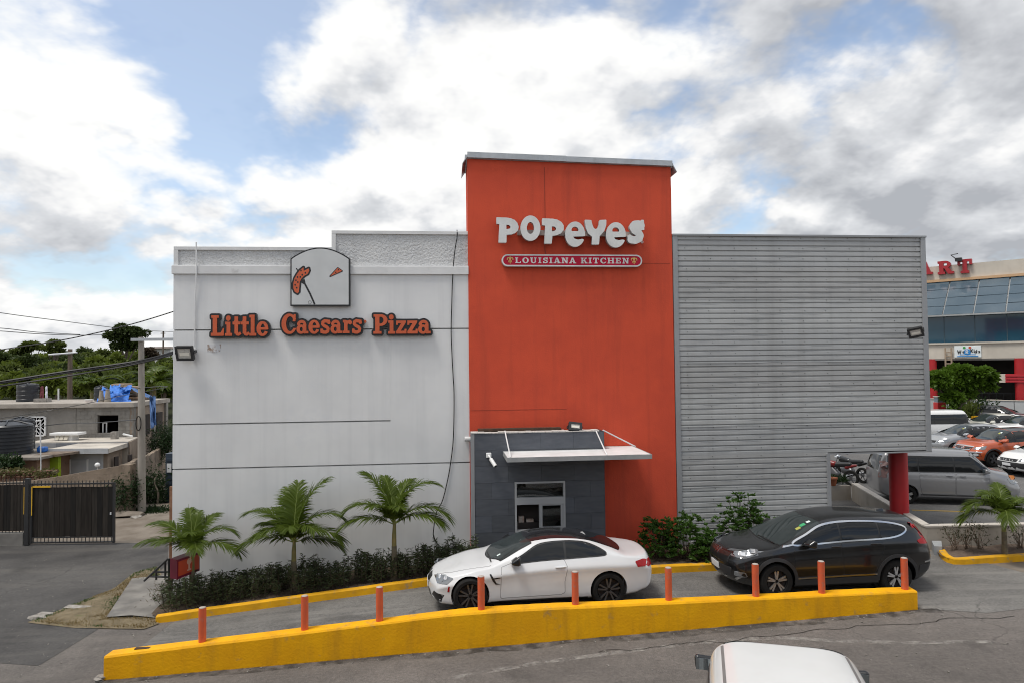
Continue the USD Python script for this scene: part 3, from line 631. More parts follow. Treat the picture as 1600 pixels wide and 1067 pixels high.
C = Thing('security_camera', 'white bullet security camera on the dark tiled bay', 'camera', loc=fpt(*S(763.5, 710.5, oA), oA))
q = S(763.5, 710.5, oA); C.part('base', fbox(q[0]-.065, q[0]+.065, oA+.002, oA+.05, q[1]-.06, q[1]+.06, .01), WPLAST)
p0 = fpt(q[0]+.01, q[1]-.03, oA+.08); p1 = fpt(q[0]+.15, q[1]-.24, oA+.26)
C.part('arm', tube([fpt(q[0], q[1], oA+.04), fpt(q[0]+.02, q[1]-.03, oA+.12), (p0*.6+p1*.4)], .022, 8), WPLAST)
C.part('body', cyl(p0*.75+p1*.25, p1, .048, 16), WPLAST, smooth=40); C.part('lens', cyl(p1, p1+(p1-p0)*.03, .036, 16), BLACKP)
def facade_cable(pts, o): return np.array([fpt(*S(u, v, oo), oo) for (u, v), oo in zip(pts, np.broadcast_to(o, (len(pts),)))])
def spline(p, n):
    p = np.asarray(p, float); t = np.concatenate([[0], np.cumsum(np.linalg.norm(np.diff(p, axis=0), axis=1))])
    return PchipInterpolator(t, p, axis=0)(np.linspace(0, t[-1], n))
cp_ = [(714, 360), (714.5, 366), (711, 390), (708, 420), (706, 470), (705, 520), (707, 570), (709.5, 620), (708.5, 680), (703, 730), (697, 760), (690, 785), (683, 797), (679, 815), (677, 835), (684, 850), (700, 858)]
single('cable', tube(spline(facade_cable(cp_, [-.1]+[.03]*11+[.05, .09, .12, .14, .16]), 120), .0125, 6), BLACKP, 'loose black cable hanging down the white wall beside the orange tower', 'cable')
co = []
for i in range(9):
    c0 = fpt(*S(712+rng.uniform(-3, 3), 868+rng.uniform(-3, 3), .35), .35+rng.uniform(-.1, .15)); a_ = rng.uniform(.26, .42); b_ = rng.uniform(.16, .27); tl = rng.uniform(-.25, .25)
    th = np.linspace(0, 2*np.pi, 40)
    co.append(tube(np.array([c0+a_*np.cos(x)*FD+b_*np.sin(x)*np.array([0, 0, 1.0])+(tl*np.sin(x)*.5+.05*np.cos(2*x))*FN for x in th]), .0125, 6, cap=False))
single('cable_coil', co, BLACKP, 'loose coil of black cable on the ground at the foot of the white wall', 'cable')
cd = Thing('conduit', 'thin white conduit with a junction box down the left of the white wall', 'conduit', loc=fpt(*S(304, 545), 0))
cd.part('pipe', tube([fpt(*S(306.5, 379, .06), .06), fpt(*S(306.5, 427, .075), .075), fpt(*S(304.5, 470, .03), .03), fpt(*S(303.5, 543, .03), .03)], .017, 8), TRIMW)
q = S(303.5, 547); cd.part('junction_box', fbox(q[0]-.05, q[0]+.05, 0, .06, q[1]-.06, q[1]+.06, .008), TRIMW)
cd.part('lead', tube(spline(facade_cable([(303, 549), (297, 556), (294, 561)], [.03, .06, .15]), 12), .006, 5), TRIMW)
# ---------------------------------------------------------------- lettering
def ST(pts, w, cap='flat'): return LineString(pts).buffer(w/2, cap_style={'flat': 2, 'round': 1, 'square': 3}[cap], join_style=1 if cap == 'round' else 2)
def EL(cx, cy, rx, ry, n=40):
    t_ = np.linspace(0, 2*np.pi, n, endpoint=False); return Polygon(np.stack([cx+rx*np.cos(t_), cy+ry*np.sin(t_)], 1))
def ARC(cx, cy, rx, ry, a0, a1, n=18):
    t_ = np.radians(np.linspace(a0, a1, n)); return [(cx+rx*math.cos(x), cy+ry*math.sin(x)) for x in t_]
U = unary_union
BOOK = {   # bold rounded serif, capitals 1 tall: (shape, advance)
 'L': (U([ST([(.24, 0), (.24, 1)], .22), ST([(.02, .06), (.74, .06)], .13), Polygon([(.58, .1), (.74, .36), (.76, .34), (.76, 0), (.58, 0)]), ST([(.04, .945), (.45, .945)], .11)]), .84),
 'i': (U([ST([(.21, 0), (.21, .67)], .19), ST([(.02, .05), (.41, .05)], .11), ST([(.03, .62), (.22, .62)], .11), EL(.2, .86, .125, .125)]), .46),
 't': (U([ST([(.22, .1), (.22, .94)], .18), ST([(.02, .62), (.46, .62)], .12), ST([(.22, .16), (.26, .07), (.36, .05), (.48, .12)], .12), Polygon([(.03, .58), (.22, .94), (.24, .6)])]), .5),
 'l': (U([ST([(.21, 0), (.21, 1.02)], .19), ST([(.02, .05), (.41, .05)], .11), ST([(.03, .96), (.22, .96)], .11)]), .46),
 'e': (U([EL(.34, .33, .34, .36).difference(EL(.36, .33, .15, .26)).difference(Polygon([(.36, .3), (.8, .3), (.8, .12), (.5, .2), (.4, .24)])), ST([(.16, .34), (.64, .34)], .10)]), .74),
 'C': (U([EL(.47, .5, .47, .53).difference(EL(.52, .5, .27, .41)).difference(sbox(.62, .26, 1.2, .74)), Polygon([(.70, .64), (.84, .64), (.86, 1.0), (.77, 1.0)])]), .94),
 'a': (U([EL(.27, .21, .27, .235).difference(EL(.29, .21, .11, .13)), ST([(.50, .03), (.50, .46)], .18), ST(ARC(.31, .45, .21, .17, 0, 165), .13, 'round'), EL(.12, .49, .085, .085), ST([(.46, .05), (.72, .05)], .11)]), .76),
 's': (U([ST([(.55, .56), (.45, .63), (.28, .65), (.15, .58), (.14, .47), (.24, .39), (.42, .31), (.50, .22), (.47, .10), (.34, .04), (.18, .05), (.08, .13)], .15, 'round'), Polygon([(.48, .48), (.60, .48), (.60, .69), (.52, .69)]), Polygon([(.02, .0), (.12, .0), (.14, .22), (.02, .22)])]), .66),
 'r': (U([ST([(.20, 0), (.20, .66)], .19), ST([(.02, .05), (.42, .05)], .11), ST([(.03, .62), (.2, .62)], .11), ST([(.24, .46), (.32, .58), (.45, .62)], .12, 'round'), EL(.48, .56, .1, .1)]), .60),
 'P': (U([ST([(.24, 0), (.24, 1)], .22), ST([(.02, .055), (.47, .055)], .11), ST([(.04, .945), (.3, .945)], .11), EL(.42, .70, .40, .30).difference(EL(.42, .70, .20, .19)).intersection(sbox(.24, 0, 1, 1.2))]), .86),
 'z': (U([Polygon([(.05, .66), (.58, .66), (.58, .58), (.26, .12), (.04, .0), (.02, .06), (.34, .54), (.05, .54)]), ST([(.03, .06), (.60, .06)], .12), Polygon([(.03, .45), (.12, .45), (.12, .66), (.03, .66)]), Polygon([(.50, .0), (.61, .0), (.61, .22), (.52, .22)])]), .66),
}
def serif(*xs, y0=0, y1=1, w=.34, h=.14):
    r = []
    for x, top, bot in xs:
        if bot: r.append(sbox(x-w/2, y0, x+w/2, y0+h))
        if top: r.append(sbox(x-w/2, y1-h, x+w/2, y1))
    return r
st_ = .22
SLAB = {   # wide slab serif capitals
 'L': (U([ST([(.2, 0), (.2, 1)], st_), *serif((.2, 1, 1), w=.42), ST([(.1, .07), (.78, .07)], .14), sbox(.68, 0, .80, .34)]), .88),
 'O': (EL(.45, .5, .45, .52).difference(EL(.45, .5, .21, .38)), .98),
 'U': (U([ST([(.2, 1), (.2, .35)], st_), ST([(.72, 1), (.72, .35)], .15), *serif((.2, 1, 0), w=.42), *serif((.72, 1, 0), w=.36), EL(.46, .36, .37, .38).difference(EL(.47, .4, .17, .26)).intersection(sbox(-1, -1, 2, .37))]), 1.0),
 'I': (U([ST([(.22, 0), (.22, 1)], st_), *serif((.22, 1, 1), w=.44)]), .52),
 'S': (U([ST([(.62, .72), (.55, .90), (.35, .92), (.17, .84), (.15, .68), (.28, .56), (.5, .46), (.63, .34), (.6, .16), (.42, .08), (.22, .1), (.12, .28)], .18, 'round'), sbox(.58, .64, .70, 1.0), sbox(.03, 0, .15, .36)]), .80),
 'A': (U([Polygon([(.34, 1.0), (.56, 1.0), (.86, .06), (.60, .06), (.42, .72), (.24, .06), (.08, .06)]), ST([(.2, .30), (.68, .30)], .11), *serif((.15, 0, 1), w=.36), *serif((.74, 0, 1), w=.44)]), .98),
 'N': (U([ST([(.18, 0), (.18, 1)], .16), ST([(.76, 0), (.76, 1)], .16), Polygon([(.1, 1), (.34, 1), (.84, .0), (.62, .0)]), *serif((.18, 0, 1), w=.36), *serif((.76, 1, 0), w=.36), *serif((.12, 1, 0), w=.26)]), .98),
 'K': (U([ST([(.2, 0), (.2, 1)], st_), Polygon([(.28, .40), (.62, .95), (.78, .95), (.42, .36)]), Polygon([(.38, .56), (.52, .70), (.86, .06), (.62, .06)]), *serif((.2, 1, 1), w=.40), *serif((.74, 0, 1), w=.38), *serif((.70, 1, 0), w=.34)]), .98),
 'T': (U([ST([(.42, 0), (.42, 1)], st_), *serif((.42, 0, 1), w=.44), ST([(.04, .93), (.80, .93)], .14), sbox(.02, .62, .13, 1.0), sbox(.71, .62, .82, 1.0)]), .90),
 'C': (U([EL(.45, .5, .45, .52).difference(EL(.48, .5, .23, .38)).difference(sbox(.6, .28, 1.2, .70)), sbox(.70, .62, .82, 1.0)]), .92),
 'H': (U([ST([(.2, 0), (.2, 1)], st_), ST([(.78, 0), (.78, 1)], st_), ST([(.2, .5), (.78, .5)], .13), *serif((.2, 1, 1), (.78, 1, 1), w=.40)]), 1.04),
 'E': (U([ST([(.2, 0), (.2, 1)], st_), *serif((.2, 1, 1), w=.40), ST([(.1, .07), (.74, .07)], .14), ST([(.1, .93), (.72, .93)], .14), ST([(.2, .5), (.54, .5)], .12), sbox(.64, 0, .76, .34), sbox(.62, .66, .74, 1), sbox(.47, .36, .57, .64)]), .86),
 'R': (U([ST([(.22, 0), (.22, 1)], .24), *serif((.22, 1, 1), w=.44), EL(.46, .73, .36, .27).difference(EL(.46, .73, .16, .14)).intersection(sbox(.22, 0, 1, 1.2)), ST([(.24, .93), (.5, .93)], .14), Polygon([(.40, .50), (.64, .50), (.96, .0), (.66, .0)]), sbox(.70, 0, 1.0, .14)]), 1.04),
 ' ': (None, .42),
}
def word(text, font, track=0.0):
    out, x = [], 0
    for ch in text:
        sh, adv = font[ch]
        if sh is not None: out.append(affinity.translate(sh, x, 0))
        x += adv+track
    return out
def fit(shapes, s0, s1, z0, z1):
    b = U(shapes).bounds; sx = (s1-s0)/(b[2]-b[0]); sz = (z1-z0)/(b[3]-b[1])
    return [affinity.affine_transform(a_, [sx, 0, 0, sz, s0-b[0]*sx, z0-b[1]*sz]) for a_ in shapes]
SIGNBLK = surf('sign_black', (.010, .010, .011), .4)
SIGNOR = surf('sign_orange_face', (.56, .105, .035), .35, (.50, .09, .03), 2.0)
for text, u0, u1, vt, vb, lab in (('Little', 329.5, 418.5, 492.5, 525.5, 'orange serif lettering reading Little on black backing, first word on the white wall'),
                                  ('Caesars', 440, 565, 490.5, 522, 'orange serif lettering reading Caesars on black backing, under the arched panel'),
                                  ('Pizza', 583.5, 672.5, 491.5, 522, 'orange serif lettering reading Pizza on black backing, nearest the orange tower')):
    o = .16; a0, a1 = S(u0, vb, o), S(u1, vt, o)
    sh = fit(word(text, BOOK, .0), a0[0], a1[0], a0[1], S((u0+u1)/2, vt, o)[1])
    T = Thing('lettering_sign', lab, 'sign', loc=fpt((a0[0]+a1[0])/2, a0[1], 0))
    bk = U(sh).buffer(.055, join_style=1)
    bk = U([Polygon(gg.exterior) if False else gg for gg in getattr(bk, 'geoms', [bk])]).buffer(.03).buffer(-.03)
    T.part('backing', fpoly(bk.simplify(.003), .03, .13), SIGNBLK)
    for k in (.1, .5, .9): T.part('stand_off', fbox(a0[0]+k*(a1[0]-a0[0])-.01, a0[0]+k*(a1[0]-a0[0])+.01, 0, .03, a0[1]+.15, a0[1]+.17), SIGNBLK)
    for ch, p in zip(text, sh): T.part('letter', fpoly(p.buffer(.006).simplify(.002), .131, .152), SIGNOR)
    if text == 'Caesars':
        q = S(570, 502.5, .1); T.part('registered_mark', fpoly(EL(q[0], q[1], .035, .04), .03, .10), SIGNOR)
# arched panel above it (a plain panel with pizza slices)
o = .14
q = [S(u, v, o) for u, v in ((453.5, 478.5), (547, 478.5))]
def pc(x, y): return S(440+x/9.7, 380+y/9.7, o)      # position on the panel's plane
arch = Polygon([pc(130, 955), pc(130, 240)]+[pc(130+905*t_, 240-172*math.sin(math.pi*t_)**.86) for t_ in np.linspace(0.03, .97, 30)]+[pc(1035, 238), pc(1037, 955)])
G = Thing('arched_sign', 'grey arched sign panel with black border and a folded pizza slice on a fork', 'sign', loc=fpt(*pc(580, 955), 0))
G.part('cabinet', fpoly(arch, .02, .13), SIGNBLK)
G.part('face', fpoly(arch.buffer(-.034, join_style=2), .131, .136), surf('sign_face_white', (.55, .56, .56), .35, (.50, .51, .51), 2.0))
def pp_(*xy): return [pc(x, y) for x, y in xy]
sl = Polygon(pp_((240, 765), (200, 740), (178, 690), (176, 620), (195, 540), (235, 470), (275, 415), (330, 372), (335, 425), (410, 385), (418, 420), (395, 470), (340, 500), (300, 540), (275, 590), (265, 680), (262, 740)))
G.part('pizza_slice', fpoly(sl.buffer(.042, join_style=1), .1365, .139), SIGNBLK).sub('slice_face', fpoly(sl, .1395, .142), SIGNOR)
G.part('topping', [fpoly(EL(*pc(x, y), .019, .023, 16), .1425, .1445) for x, y in ((228, 680), (204, 636), (245, 594), (216, 566), (283, 517), (240, 518), (312, 482), (360, 455), (293, 420))], SIGNBLK, kind='stuff')
G.part('fork', [fpoly(LineString(pp_((320, 560), (430, 770), (500, 930))).buffer(.022, cap_style=2), .1365, .1385), fpoly(Polygon(pp_((285, 590), (345, 540), (360, 600), (330, 625))), .1386, .1394), fpoly(LineString(pp_((225, 390), (255, 440))).buffer(.014), .1365, .1385)], SIGNBLK)
s2 = Polygon(pp_((735, 505), (850, 380), (915, 425)))
G.part('pizza_slice', fpoly(s2.buffer(.02), .1365, .139), SIGNBLK).sub('slice_face', fpoly(s2, .1395, .142), SIGNOR)
G.part('topping', [fpoly(EL(*pc(x, y), .015, .019, 16), .1425, .1445) for x, y in ((860, 408), (820, 448))], SIGNBLK, kind='stuff')
G.part('registered_mark', fpoly(EL(*pc(426, 902), .04, .044).difference(EL(*pc(426, 902), .032, .036)), .1365, .138), SIGNBLK)
# white channel letters on the tower: traced to their real size on the wall
o = .30
def tc(x, y): return S(700+x/3.811, 220+y/3.811, o)
def tp(*xy): return Polygon([tc(x, y) for x, y in xy])
def te(x, y, rx, ry): return Polygon([tc(x+rx*math.cos(a_), y+ry*math.sin(a_)) for a_ in np.linspace(0, 2*np.pi, 48, endpoint=False)])
def smoothp(p, r=.012): return p.buffer(-r).buffer(2*r).buffer(-r)
LT = []
P1 = tp((289, 458), (345, 460), (372, 464), (396, 474), (412, 491), (420, 513), (415, 535), (400, 550), (378, 558), (347, 560), (347, 607), (302, 607), (307, 497), (289, 495)).difference(tp((346, 500), (362, 502), (372, 509), (374, 517), (368, 526), (346, 530)))
O1 = te(491, 522, 58, 74).difference(te(491, 521, 23, 37))
P2 = tp((562, 464), (620, 467), (650, 472), (675, 486), (689, 508), (688, 532), (672, 552), (650, 562), (620, 567), (617, 613), (575, 613), (580, 505), (562, 503)).difference(tp((617, 509), (634, 511), (645, 520), (645, 531), (636, 540), (618, 543)))
def e_(cx, cy):
    return te(cx, cy, 58, 74).difference(te(cx-1, cy-26, 22, 20).difference(tp((cx-40, cy-17), (cx+60, cy-17), (cx+60, cy+60), (cx-40, cy+60)))).difference(tp((cx-14, cy+13), (cx+70, cy+10), (cx+70, cy+40), (cx+42, cy+29), (cx+18, cy+33), (cx-4, cy+28)))
Y1 = tp((815, 473), (853, 475), (858, 500), (868, 523), (880, 530), (892, 522), (900, 503), (903, 475), (942, 473), (941, 505), (930, 538), (902, 570), (898, 618), (858, 618), (860, 572), (836, 553), (823, 522))
sw = 44/3.811*17/1067
Ss = U([LineString([tc(x, y) for x, y in ((1150, 506), (1132, 497), (1112, 500), (1102, 516), (1112, 534), (1134, 548), (1144, 566), (1138, 584), (1116, 594), (1092, 590))]).buffer(sw/2, join_style=1), tp((1150, 474), (1166, 474), (1168, 532), (1154, 532), (1140, 520)), tp((1070, 568), (1084, 560), (1100, 574), (1096, 606), (1076, 600))])
for ch, p in zip('POPEYES', [P1, O1, P2, e_(757, 558), Y1, e_(1000, 562), Ss]): LT.append(smoothp(p))
WFACE = surf('letter_white', (.66, .665, .65), .4, (.58, .585, .57), 2.5, streak=((.45, .45, .43), .3), streak_scale=(6, 6, .6))
WSIDE = surf('letter_return', (.30, .30, .30), .5)
T = Thing('channel_letter_sign', 'large rounded white channel letters reading POPEYES on the orange tower', 'sign', loc=fpt(*tc(730, 560), 0))
for p in LT:
    pr = T.part('letter', fpoly(p.simplify(.002), .15, .285), WSIDE); pr.sub('letter_face', fpoly(p.buffer(.006).simplify(.002), .2855, .30), WFACE)
ra, rb_ = S(700+412/3.811, 220+540/3.811, .1), S(700+1100/3.811, 220+560/3.811, .1)
T.part('raceway', fpoly(Polygon([(ra[0], ra[1]-.10), (rb_[0], rb_[1]-.06), (rb_[0], rb_[1]+.06), (ra[0], ra[1]+.03)]), .03, .145), surf('raceway_paint', (.52, .42, .38), .5, (.42, .33, .30), 6))
T.part('registered_mark', fpoly(te(1173, 594, 7, 8).difference(te(1173, 594, 4, 5)), .03, .05), WFACE)
q = tc(585, 615); T.part('wire', tube(spline([fpt(*tc(584, 612), .1), fpt(*tc(586, 640), .04), fpt(*tc(592, 668), .06)], 10), .006, 5), BLACKP)
o = .17
c0, c1 = S(700+356/3.811, 220+708/3.811, o), S(700+1122/3.811, 220+721/3.811, o); zc_ = (c0[1]+c1[1])/2; R = 37/3.811*17.1/1067
pill = LineString([(c0[0], zc_), (c1[0], zc_)]).buffer(R, quad_segs=16)
T = Thing('pill_sign', 'crimson pill shaped sign reading LOUISIANA KITCHEN below the white letters', 'sign', loc=fpt((c0[0]+c1[0])/2, zc_, 0))
T.part('cabinet', fpoly(pill, .02, .155), WSIDE); T.part('border', fpoly(pill.difference(pill.buffer(-.035)), .1555, .17), WFACE)
T.part('face', fpoly(pill.buffer(-.0355), .1555, .163), surf('sign_crimson', (.46, .006, .035), .5, (.41, .005, .03), 3, spec=.25))
ta_, tb_ = S(700+400/3.811, 0+220+727/3.811, o)[0], S(700+1078/3.811, 220+735/3.811, o)[0]
lh = 36/3.811*17.1/1067/2
txt = 'LOUISIANA KITCHEN'
for p in fit(word(txt, SLAB, .12), ta_, tb_, zc_-lh, zc_+lh): T.part('letter', fpoly(p.simplify(.001), .1632, .168), WFACE)
GOLD = surf('sign_gold', (.62, .42, .12), .45)
for xc_ in (c0[0]+.06, c1[0]-.06):
    k = .105
    fl = U([Polygon([(0, 1), (.28, .45), (.16, .0), (-.16, .0), (-.28, .45)]), ST(ARC(.42, .25, .28, .38, 150, -30), .2), ST(ARC(-.42, .25, .28, .38, 30, 210), .2), sbox(-.42, -.22, .42, -.06), Polygon([(-.14, -.2), (.14, -.2), (.08, -.7), (0, -.95), (-.08, -.7)]), Polygon([(.15, -.25), (.42, -.25), (.5, -.6)]), Polygon([(-.15, -.25), (-.42, -.25), (-.5, -.6)])])
    T.part('fleur_de_lis', fpoly(affinity.translate(affinity.scale(fl, k, k, origin=(0, 0)), xc_, zc_), .1632, .168), GOLD)
# ---------------------------------------------------------------- vehicles
CARGLASS = surf('car_glass_dark', (.006, .007, .008), .04, spec=.42)
CARSCREEN = surf('car_windscreen', (.018, .024, .024), .03, (.030, .037, .037), 2.2, spec=.6)
CARSEAL = surf('car_seal_black', (.010, .010, .010), .35)
CLAD = surf('car_cladding', (.018, .018, .019), .55)
CHROME = surf('chrome_trim', (.62, .63, .64), .18, metallic=1.0)
LIGHTCL = surf('headlamp_clear', (.20, .21, .22), .10, metallic=.5, coat=1.0); LAMPIN = surf('headlamp_reflector', (.70, .72, .74), .15, metallic=.6)
LIGHTRED = surf('tail_lamp_red', (.34, .006, .010), .2, (.26, .004, .007), 9, spec=.35)
AMBER = surf('amber_lamp', (.38, .13, .02), .25)
PLATE = surf('number_plate_white', (.62, .63, .64), .4)
ALLOY = surf('alloy_rim', (.50, .50, .50), .28, metallic=.8)
ALLOYD = surf('dark_alloy_rim', (.10, .10, .105), .3, metallic=.6)
DISC = surf('brake_disc', (.05, .043, .04), .6)
STICK1 = surf('screen_sticker_green', (.05, .33, .14), .4); STICK2 = surf('screen_sticker_yellow', (.36, .36, .08), .4); STICK3 = surf('screen_sticker_pale', (.65, .75, .72), .4)

class Body:
    def __init__(s, sp, nx=150, nl=16, nu=18):
        s.sp = sp; xf, xr = sp['front'], sp['rear']; s.w = sp['w']
        def uniq(t):
            t = sorted(t); o = [t[0]]
            for p in t[1:]:
                if p[0] > o[-1][0]+.015: o.append(p)
            return np.array(o).T
        f = {k: PchipInterpolator(*uniq(sp[k])) for k in ('top', 'belt', 'sill', 'plan')}; s.f = f
        r = sp.get('round', .09)
        xs = np.unique(np.concatenate([np.linspace(xr+r, xf-r, nx), xf-r+r*np.sin(np.linspace(0, np.pi/2, 7)), xr+r-r*np.sin(np.linspace(0, np.pi/2, 7))]))
        prof = PchipInterpolator([0, .10, .30, .52, .70, .80, .92, 1.0], sp.get('prof', [.90, .955, .985, 1.0, .992, .968, .955, .925]))
        tl = np.linspace(0, 1, nl); q = np.linspace(0, 1, nu)[1:]
        tb, n = sp.get('tumble', .24), sp.get('n', 2.9)
        wb = float(prof(1.0)); rings = []
        for x in xs:
            zs, zb, zt, w = (float(f[k](x)) for k in ('sill', 'belt', 'top', 'plan'))
            zt = max(zt, zb+.02)
            yl, zl = w*prof(tl), zs+(zb-zs)*tl
            h = np.sin(q*np.pi/2)**(2/n); cc = np.maximum(np.cos(q*np.pi/2), 0)**(2/n)
            kk = np.clip((zt-zb)/.40, 0, 1)
            yu = w*wb*cc*(1-tb*kk*h); zu = zb+(zt-zb)*h
            y = np.concatenate([[0, w*.5], yl, yu]); z = np.concatenate([[zs, zs], zl, zu])
            dd = min(xf-x, x-xr)
            if dd < r:
                ins = r*(1-math.sqrt(max(0, 1-((r-dd)/r)**2))); zc = (zs+zt)/2
                y = y*max(0, (w-ins))/w; z = zc+(z-zc)*((zt-zs)/2-ins)/((zt-zs)/2)
            rings.append(np.stack([np.full(len(y), x), y, z], 1))
        R = np.array(rings); m = R.shape[1]
        full = np.concatenate([R, (R*[1, -1, 1])[:, m-2:0:-1]], 1); k = full.shape[1]
        V = [full.reshape(-1, 3)]; F = []; off = 0
        def quads(a, b): return [(a+j, a+(j+1) % k, b+(j+1) % k) for j in range(k)]+[(a+j, b+(j+1) % k, b+j) for j in range(k)]
        for i in range(len(xs)-1): F += quads(i*k, (i+1)*k)
        cnt = len(xs)*k
        for end, first in ((len(xs)-1, False), (0, True)):
            ring = full[end]; zc = ring[:, 2].mean(); prev = end*k
            for sc in (.9, .75, .6, .45, .3, .15):
                V.append(np.stack([ring[:, 0], ring[:, 1]*sc, zc+(ring[:, 2]-zc)*sc], 1)); cur = cnt; cnt += k
                F += quads(prev, cur) if not first else [(a, c, b) for a, b, c in quads(prev, cur)]
                prev = cur
            V.append(np.array([[ring[0, 0], 0, zc]])); c = cnt; cnt += 1
            F += [(prev+j, prev+(j+1) % k, c) if not first else (prev+(j+1) % k, prev+j, c) for j in range(k)]
        V = np.vstack(V); F = np.array(F)
        # plan curvature and rake of both ends
        ax = sp.get('af', (.33, .10, .50)), sp.get('ar', (.22, .07, .60))
        yy = np.abs(V[:, 1])/s.w
        wf = smooth((V[:, 0]-(xf-1.0))/1.0); wr = smooth(((xr+.8)-V[:, 0])/.8)
        wf2 = smooth((V[:, 0]-(xf-.45))/.45); wr2 = smooth(((xr+.45)-V[:, 0])/.45)
        V[:, 0] += -wf*ax[0][0]*yy**2.4-wf2*ax[0][1]*((V[:, 2]-ax[0][2])/.3)**2
        V[:, 0] += wr*ax[1][0]*yy**2.4+wr2*ax[1][1]*((V[:, 2]-ax[1][2])/.3)**2
        s.mesh = trimesh.Trimesh(V, F, process=False)
        if s.mesh.volume < 0: s.mesh.invert()
        N = np.array(s.mesh.vertex_normals); s.ip = {}
        from scipy.interpolate import NearestNDInterpolator
        for d, (a, b, c, sel) in {'side': (0, 2, 1, (N[:, 1] > .22) & (V[:, 1] > .05)), 'top': (0, 1, 2, N[:, 2] > .12), 'front': (1, 2, 0, (N[:, 0] > .10) & (V[:, 0] > 0)), 'rear': (1, 2, 0, (N[:, 0] < -.10) & (V[:, 0] < 0))}.items():
            P = V[sel]; s.ip[d] = (LinearNDInterpolator(P[:, [a, b]], P[:, c]), NearestNDInterpolator(P[:, [a, b]], P[:, c]), (a, b, c), -1 if d == 'rear' else 1)
    def at(s, d, P):
        l, n, _, _ = s.ip[d]; v = l(P); bad = np.isnan(v)
        if bad.any(): v[bad] = n(P[bad])
        return v
    def patch(s, d, poly, off=.006, thick=.012, step=.05, mirror=False):
        if isinstance(poly, (list, tuple)): poly = Polygon(poly)
        if not poly.is_valid: poly = poly.buffer(0)
        V2, T = dense_poly(poly, step); c = s.at(d, V2); a, b, k = s.ip[d][2]; sg = s.ip[d][3]
        out = np.zeros((len(V2), 3)); out[:, a] = V2[:, 0]; out[:, b] = V2[:, 1]; out[:, k] = c+sg*off
        if d == 'side': out[:, 2] += off*.7
        back = out.copy(); back[:, k] -= sg*thick
        e = np.sort(np.vstack([T[:, [0, 1]], T[:, [1, 2]], T[:, [2, 0]]]), 1); u, cnt = np.unique(e, axis=0, return_counts=True)
        n = len(V2); bd = u[cnt == 1]
        sk = np.vstack([np.stack([bd[:, 0], bd[:, 1], bd[:, 1]+n], 1), np.stack([bd[:, 0], bd[:, 1]+n, bd[:, 0]+n], 1)])
        Tt = T if (d in ('top',)) != (False) or d in ('front',) else T[:, ::-1]
        m = trimesh.Trimesh(np.vstack([out, back]), np.vstack([Tt, sk]), process=False)
        if mirror: m = cat(m, mir(m))
        return m
def mir(m): return trimesh.Trimesh(np.asarray(m.vertices)*[1, -1, 1], np.asarray(m.faces)[:, ::-1], process=False)
def rpoly(pts, r=.03): p = Polygon(pts); return p.buffer(-r).buffer(2*r).buffer(-r)
def curve(pts, n=40, closed=True):
    p = np.array(list(pts)+[pts[0]], float); t = np.arange(len(p)); from scipy.interpolate import CubicSpline
    return CubicSpline(t, p, bc_type='periodic')(np.linspace(0, len(p)-1, n))[:-1]

def wheel(T, x, y, R, side, style, W=.215):
    tw = lambda m: moved(m, (x, y, R)) if side > 0 else moved(trimesh.Trimesh(np.asarray(m.vertices)*[1, -1, 1], np.asarray(m.faces)[:, ::-1], process=False), (x, y, R))
    rr = R*style.get('rim', .72)
    pr = [(rr-.01, -W/2+.01), (rr, -W/2), (R-.035, -W/2), (R-.008, -W/2+.03), (R, -W/2+.06), (R, W/2-.06), (R-.008, W/2-.03), (R-.035, W/2), (rr, W/2), (rr-.012, W/2-.012), (rr-.02, W/2-.05), (rr-.02, -W/2+.01)]
    tyre = lathe([(a, -b) for a, b in pr], 44, 'y')
    tp = T.part('wheel', tw(tyre), RUBBER, smooth=35)
    rim = [lathe([(rr-.012, -(W/2-.010)), (rr-.002, -(W/2-.004)), (rr-.018, -(W/2-.001)), (rr-.035, -(W/2-.02)), (rr-.03, -(.0))], 44, 'y')]
    ns = style.get('n', 5); face = W/2-.028
    for k in range(ns):
        for dd in style.get('pair', (0,)):
            a = 2*np.pi*k/ns+.3; c, q = math.cos(a), math.sin(a); ti = style.get('ti', .028); to = style.get('to', .03)
            pts = []
            for rad, hw, fy in ((.035, ti, face+.0), (rr*.55, ti*.8, face-.012), (rr-.015, to, face+.006)):
                for sgn in (-1, 1):
                    o = (dd*(rad/rr)+sgn*hw)
                    for fyy in (fy, fy-.035): pts.append((rad*c-o*q, fyy, rad*q+o*c))
            rim.append(trimesh.convex.convex_hull(np.array(pts)))
    rim.append(lathe([(0, -(face+.012)), (.03, -(face+.011)), (.045, -(face)), (.05, -(face-.03))], 20, 'y'))
    rm = [r for r in rim]
    tp.sub('rim', tw(cat(*rm)), style['mat'], smooth=30)
    tp.sub('brake_disc', tw(lathe([(0, -.0), (rr*.62, -.0), (rr*.62, .02), (rr*.95, .025), (rr*.95, .03)], 28, 'y')), style.get('back', DISC))
    tp.sub('hub_cap', tw(lathe([(0, -(face+.014)), (.024, -(face+.0135)), (.027, -(face+.011))], 16, 'y')), CHROME)

